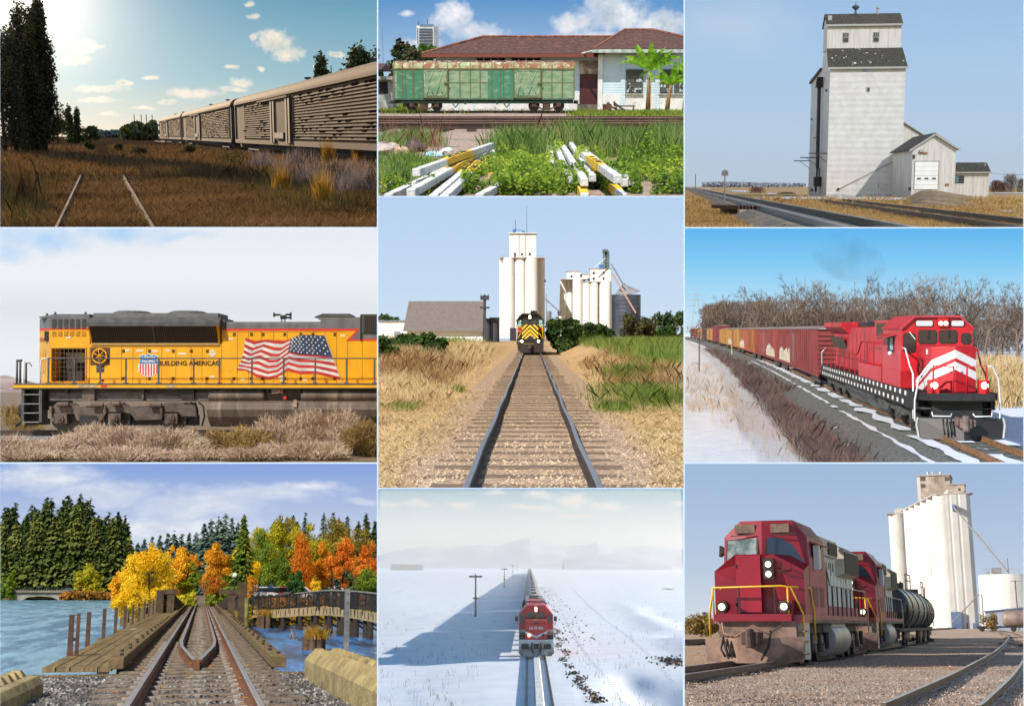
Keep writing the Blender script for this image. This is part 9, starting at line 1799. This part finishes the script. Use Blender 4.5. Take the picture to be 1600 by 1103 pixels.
# --- silos
sw=mat("silo_white9",S(218,214,207),S(206,200,192),.12,rough=.85,c3=S(160,136,118),s3=.11,lo3=.56,hi3=.74,st3=(2,2,.25)); sg=mat("head_grey9",S(206,190,174),S(170,150,136),.3,rough=.9,c3=S(140,118,106),s3=.2); rf9=mat("roof_grey9",S(190,182,176),S(166,158,152),.3); bl9=mat("blue_paint9",S(112,132,164),S(90,110,140),.5); st9=mat("steel9",S(176,170,166),S(140,134,132),1,rough=.5,metal=.3); dw9=mat("dark_window9",S(104,84,76))
def P9(px,py,y): return cur.at(px,py,y)
def silo9():
 y0=395; a=P9(1491,976,y0); b=P9(1527,976,y0); r=(b.x-a.x)/2*.52; top=P9(1500,772,y0).z
 t=thing('grain_elevator','tallest white concrete silo block with headhouse and long spout','grain elevator',(a.x,y0,0)); W=b.x-a.x+1.1
 n=6; sx,sy=-2.5,9.2
 q=MB(); q.prism([(-.4,-.35),(.6,-.4),(1.1,-.3),(1.6,-.45),(3.0,-.45),(3.5,-.3),(4.0,-.42),(W-1.6,-.3),(W-.9,.3),(W-.6,1.4),(W+n*sx,n*sy),(-1+n*sx,n*sy)],'z',-.5,top-.05); q.build('core',sw,t)
 for i in range(n):MB().cyl((-.4+i*sx,3.0+i*sy,-.5),(-.4+i*sx,3.0+i*sy,top),3.4,n=36).build('silo',sw,t,smooth= True )
 MB().prism([(-2.5,-.5),(W-.6,-.3),(W+.3,1.8),(W+n*sx,n*sy),(-3+n*sx,n*sy),(-4,2)],'z',top,top+.35).build('roof_slab',rf9,t); MB().box(0,-.35,-.4,W-.8,-.25,1.6).build('base_band',bl9,t)
 z= lambda py,y:P9(1500,py,y).z
 g=MB(); g.add([(.2,6,top+.3),(1.8,6,top+.3),(1.8,60,top+.3),(-8.0,60,top+.3),(.2,6,z(764,400)),(1.8,6,z(764,400)),(1.8,60,z(764,400)),(-8.0,60,z(764,400))],MB.BF); g.build('gallery',sw,t)
 hb=MB().box(.8,2,top+.3,5.4,8,z(757.5,398)).build('penthouse',sg,t); MB().box(.6,1.8,z(757.5,398),5.6,8.2,z(755.5,398)).build('roof',rf9,hb); MB().box(3.6,1.9,top+1.2,4.2,2,top+2).build('window',dw9,hb)
 yh=430; c0=P9(1435,790,yh); c1=P9(1486.5,790,yh); H=MB().box(c0.x-a.x,yh-y0,top-6,c1.x-a.x,yh-y0+14,P9(1460,742,yh).z).build('headhouse',sg,t); MB().box(c0.x-a.x-.3,yh-y0-.3,P9(1460,743,yh).z,c1.x-a.x+.3,yh-y0+14.3,P9(1460,741,yh).z).build('parapet',rf9,H)
 xl=c0.x-a.x; MB().add([(xl,yh-y0-.05,top-6),(xl+1.1,yh-y0-.05,top-6),(xl+1.1,yh-y0-.05,P9(1460,742.6,yh).z),(xl,yh-y0-.05,P9(1460,742.6,yh).z)],[(0,1,2,3)]).build('corner_strip',sw,H)
 for px,py in ((1442,748),(1442,759),(1480,748)):p=P9(px,py,yh); MB().box(p.x-a.x-.7,yh-y0-.1,p.z-.6,p.x-a.x+.7,yh-y0,p.z+.6).build('window',dw9,H)
 for px in (1449,1457,1469):p=P9(px,741,yh); MB().cyl((p.x-a.x,yh-y0+3,p.z),(p.x-a.x,yh-y0+3,p.z+1.1),.4,n=8).build('roof_vent',sw,t)
 p=P9(1432,742,yh); MB().cyl((p.x-a.x+.6,yh-y0+1,p.z),(p.x-a.x+.6,yh-y0+1,p.z+1.8),.08,n=4).build('mast',st9,t); q=MB()
 for k in range(6):p=P9(1511+k*2.6,771,y0); q.bar((p.x-a.x,2,top+.3),(p.x-a.x,2,top+1.2),.06,.06)
 q.bar((P9(1511,771,y0).x-a.x,2,top+1.2),(P9(1524,771,y0).x-a.x,2,top+1.2),.06,.06); q.build('roof_railing',st9,t)
 # long spout with stays
 A,B_=P9(1491,793,y0-3),P9(1574,892,y0-60); A=A-Vector((a.x,y0,0)); B_=B_-Vector((a.x,y0,0)); sp=MB().cyl(A,B_,.2,n=8).build('long_spout',st9,t)
 MB().box(A.x-.5,A.z*0-3.5,A.z-.8,A.x+.3,-.5,A.z+.9).build('spout_head',bl9,t); wr=MB()
 for k,u in enumerate((.32,.5,.68)):
  c=A.lerp(B_,u); wr.bar(c+Vector((-.9,0,-.5)),c+Vector((.9,0,.5)),.07,.07); wr.bar(c+Vector((-.1,0,-.9)),c+Vector((.1,0,.9)),.07,.07)
 for s_ in (1,-1):wr.tube([A]+[A.lerp(B_,u)+Vector((.7*s_,0,.45*s_)) for u in (.32,.5,.68)]+[B_],.025,3)
 wr.build('stay_wire',st9,sp)
 A,B_=P9(1488,972,y0-4)-Vector((a.x,y0,0)),P9(1538,919,y0-30)-Vector((a.x,y0,0)); MB().cyl(A,B_,.16,n=6).build('lower_spout',st9,t); p=P9(1494,960,y0-1)-Vector((a.x,y0,0)); MB().box(p.x-1.4,-1.5,0,p.x+1.4,-.5,p.z+.8).build('doorway',bl9,t)
 # second block
 y2=470; t2=thing('silo_block','lower white silo block behind and left of the tallest one','silo',(P9(1420,974,y2).x,y2,0)); tp=P9(1420,803.5,y2).z; rr=3.6
 for i in range(7):MB().cyl((-1.0-i*.55,i*9.0,-.5),(-1.0-i*.55,i*9.0,tp),rr,n=32).build('silo',sw,t2,smooth= True )
 MB().prism([(-4.8,-3.6),(2.7,-3.6),(2.4,60),(-8.5,60)],'z',tp,tp+.35).build('roof_slab',rf9,t2); MB().add([(-2.4,-1,tp+.3),(.4,-1,tp+.3),(.4,60,tp+.3),(-5.6,60,tp+.3),(-2.4,-1,tp+2.2),(.4,-1,tp+2.2),(.4,60,tp+2.2),(-5.6,60,tp+2.2)],MB.BF).build('gallery',sw,t2)
 # right bins
 y3=330; s=2000/y3; c=P9(1578,955,y3); t3=thing('grain_bin','wide low white bin cluster at the right border','grain bin',(c.x,y3,0)); zt=P9(1570,898,y3).z
 for k in range(5):MB().cyl((-4.6+k*2.9,1.2*abs(k-2),-.5),(-4.6+k*2.9,1.2*abs(k-2),zt),2.0,n=24).build('bin',sw,t3,smooth= True )
 MB().cyl((1,3,-.5),(1,3,zt+.1),7.2,n=40).build('bin',sw,t3,smooth= True ); q=MB(); [q.bar((-5+k*1.1,-1.5,zt+.2),(-5+k*1.1,-1.5,zt+1.3),.07,.07) for k in range(12)]; q.bar((-5,-1.5,zt+1.3),(7.5,-1.5,zt+1.3),.07,.07); q.build('roof_railing',st9,t3); MB().box(-3.4,0,zt,-1.2,1.5,zt+1.7).build('spout_receiver',st9,t3); MB().box(-4.6,0,zt+.1,-3.9,.6,zt+.9).build('roof_vent',st9,t3)
 p=P9(1541,985,300); t4=thing('shed','low blue grey shed with slanted roof before the bin cluster','shed',(p.x,300,0)); MB().prism([(0,0),(0,3.9),(8.4,4.7),(8.4,0)],'y',0,8).build('wall',mat("shed_blue9",S(170,178,190),S(150,158,172),.6,wave=('X',.5,.3)),t4); MB().prism([(-.2,3.9),(-.2,4.1),(8.6,4.95),(8.6,4.7)],'y',-.3,8.2).build('roof',bl9,t4)
 for px,b0,b1,lab,r_ in ((1590,955,906,'wooden utility pole before the bins at the right border',.14),(1537.5,975,928,'thin brown pole at the left edge of the bins',.12),(1576,896,872,'thin lamp mast rising above the bins',.07)):p=P9(px,b0,290); o=MB().cyl((0,0,0 if b0>900 else p.z),(0,0,P9(px,b1,290).z),r_,n=5); (o.bar((-.9,0,P9(px,b1+2,290).z),(.9,0,P9(px,b1+2,290).z),.12,.12) if px==1590 else 0); tag(o.build('utility_pole',mat("pole9",S(120,96,80)), None ,(p.x,290,0)),lab,'pole')
 p=P9(1566,985,255); t5=thing('tank_car','grey brown tank car cut by the right border before the shed','tank car',(p.x,255,0)); MB().lathe([(.05,0),(1.0,.2),(1.5,.8),(1.5,14),(.05,15)],n=24,m=T((0,0,2.3))@Matrix.Rotation(R(90),4,'Y')).build('tank',mat("tank_grey9",S(150,128,116),S(120,102,94),.6,rough=.5),t5,smooth= True ); MB().box(-4,-.8,.7,14,.8,1.0).build('sill',K9,t5); [MB().cyl((x,-1.0,.5),(x,-.8,.5),.5,n=12).build('wheel',K9,t5) for x in (-3.4,-1.4,2.0)]; MB().box(-4.2,-.9,.5,-.6,-.7,1.0).build('bogie_frame',K9,t5)
silo9()
sc9=leafmat("desert_scrub9",[S(120,96,56),S(160,130,76),S(130,126,70)],transl=.2,patch=.3)
for i,(px,top,w_,y,lab) in enumerate([(1082,958,40,170,"olive tan bushes at the left border behind the far track"),(1104,957,30,165,"bush left of the leading engine"),(1552,955,22,240,"bare tan bush before the blue grey shed"),(1094,962,34,140,"low bush beside the far track")]):
 s=2000/y; p=P9(px,974,y); h=1.42-(top-974)/s; rg=np.random.default_rng(i); bush('bush',lab,(p.x,y,0),[(rg.normal()*w_/s*.26,rg.normal()*.5,h*rg.uniform(.2,.75),w_/s*.26,1,h*.28) for _ in range(9)],1500,.2,sc9,i)
rg=np.random.default_rng(5); P=scatter(22000,21,70,6); P[:,2]=.03+.03*rg.random(len(P)); d=rg.normal(size=P.shape)*.6+np.array([0,-.3,1]); d/=np.linalg.norm(d,axis=1)[:, None ]; a=np.cross(d,rg.normal(size=P.shape)); a/=np.linalg.norm(a,axis=1)[:, None ]; b=np.cross(d,a); sz=(.009+.014*rg.random(len(P)))[:, None ]
quads_obj('gravel_stones',P,np.stack([P+a*sz,P+b*sz,P-a*sz,P-b*sz],1),leafmat("stone9",[S(104,86,74),S(160,136,118),S(204,182,160)],transl=0))['kind']='stuff'
mounting_board()
finish()
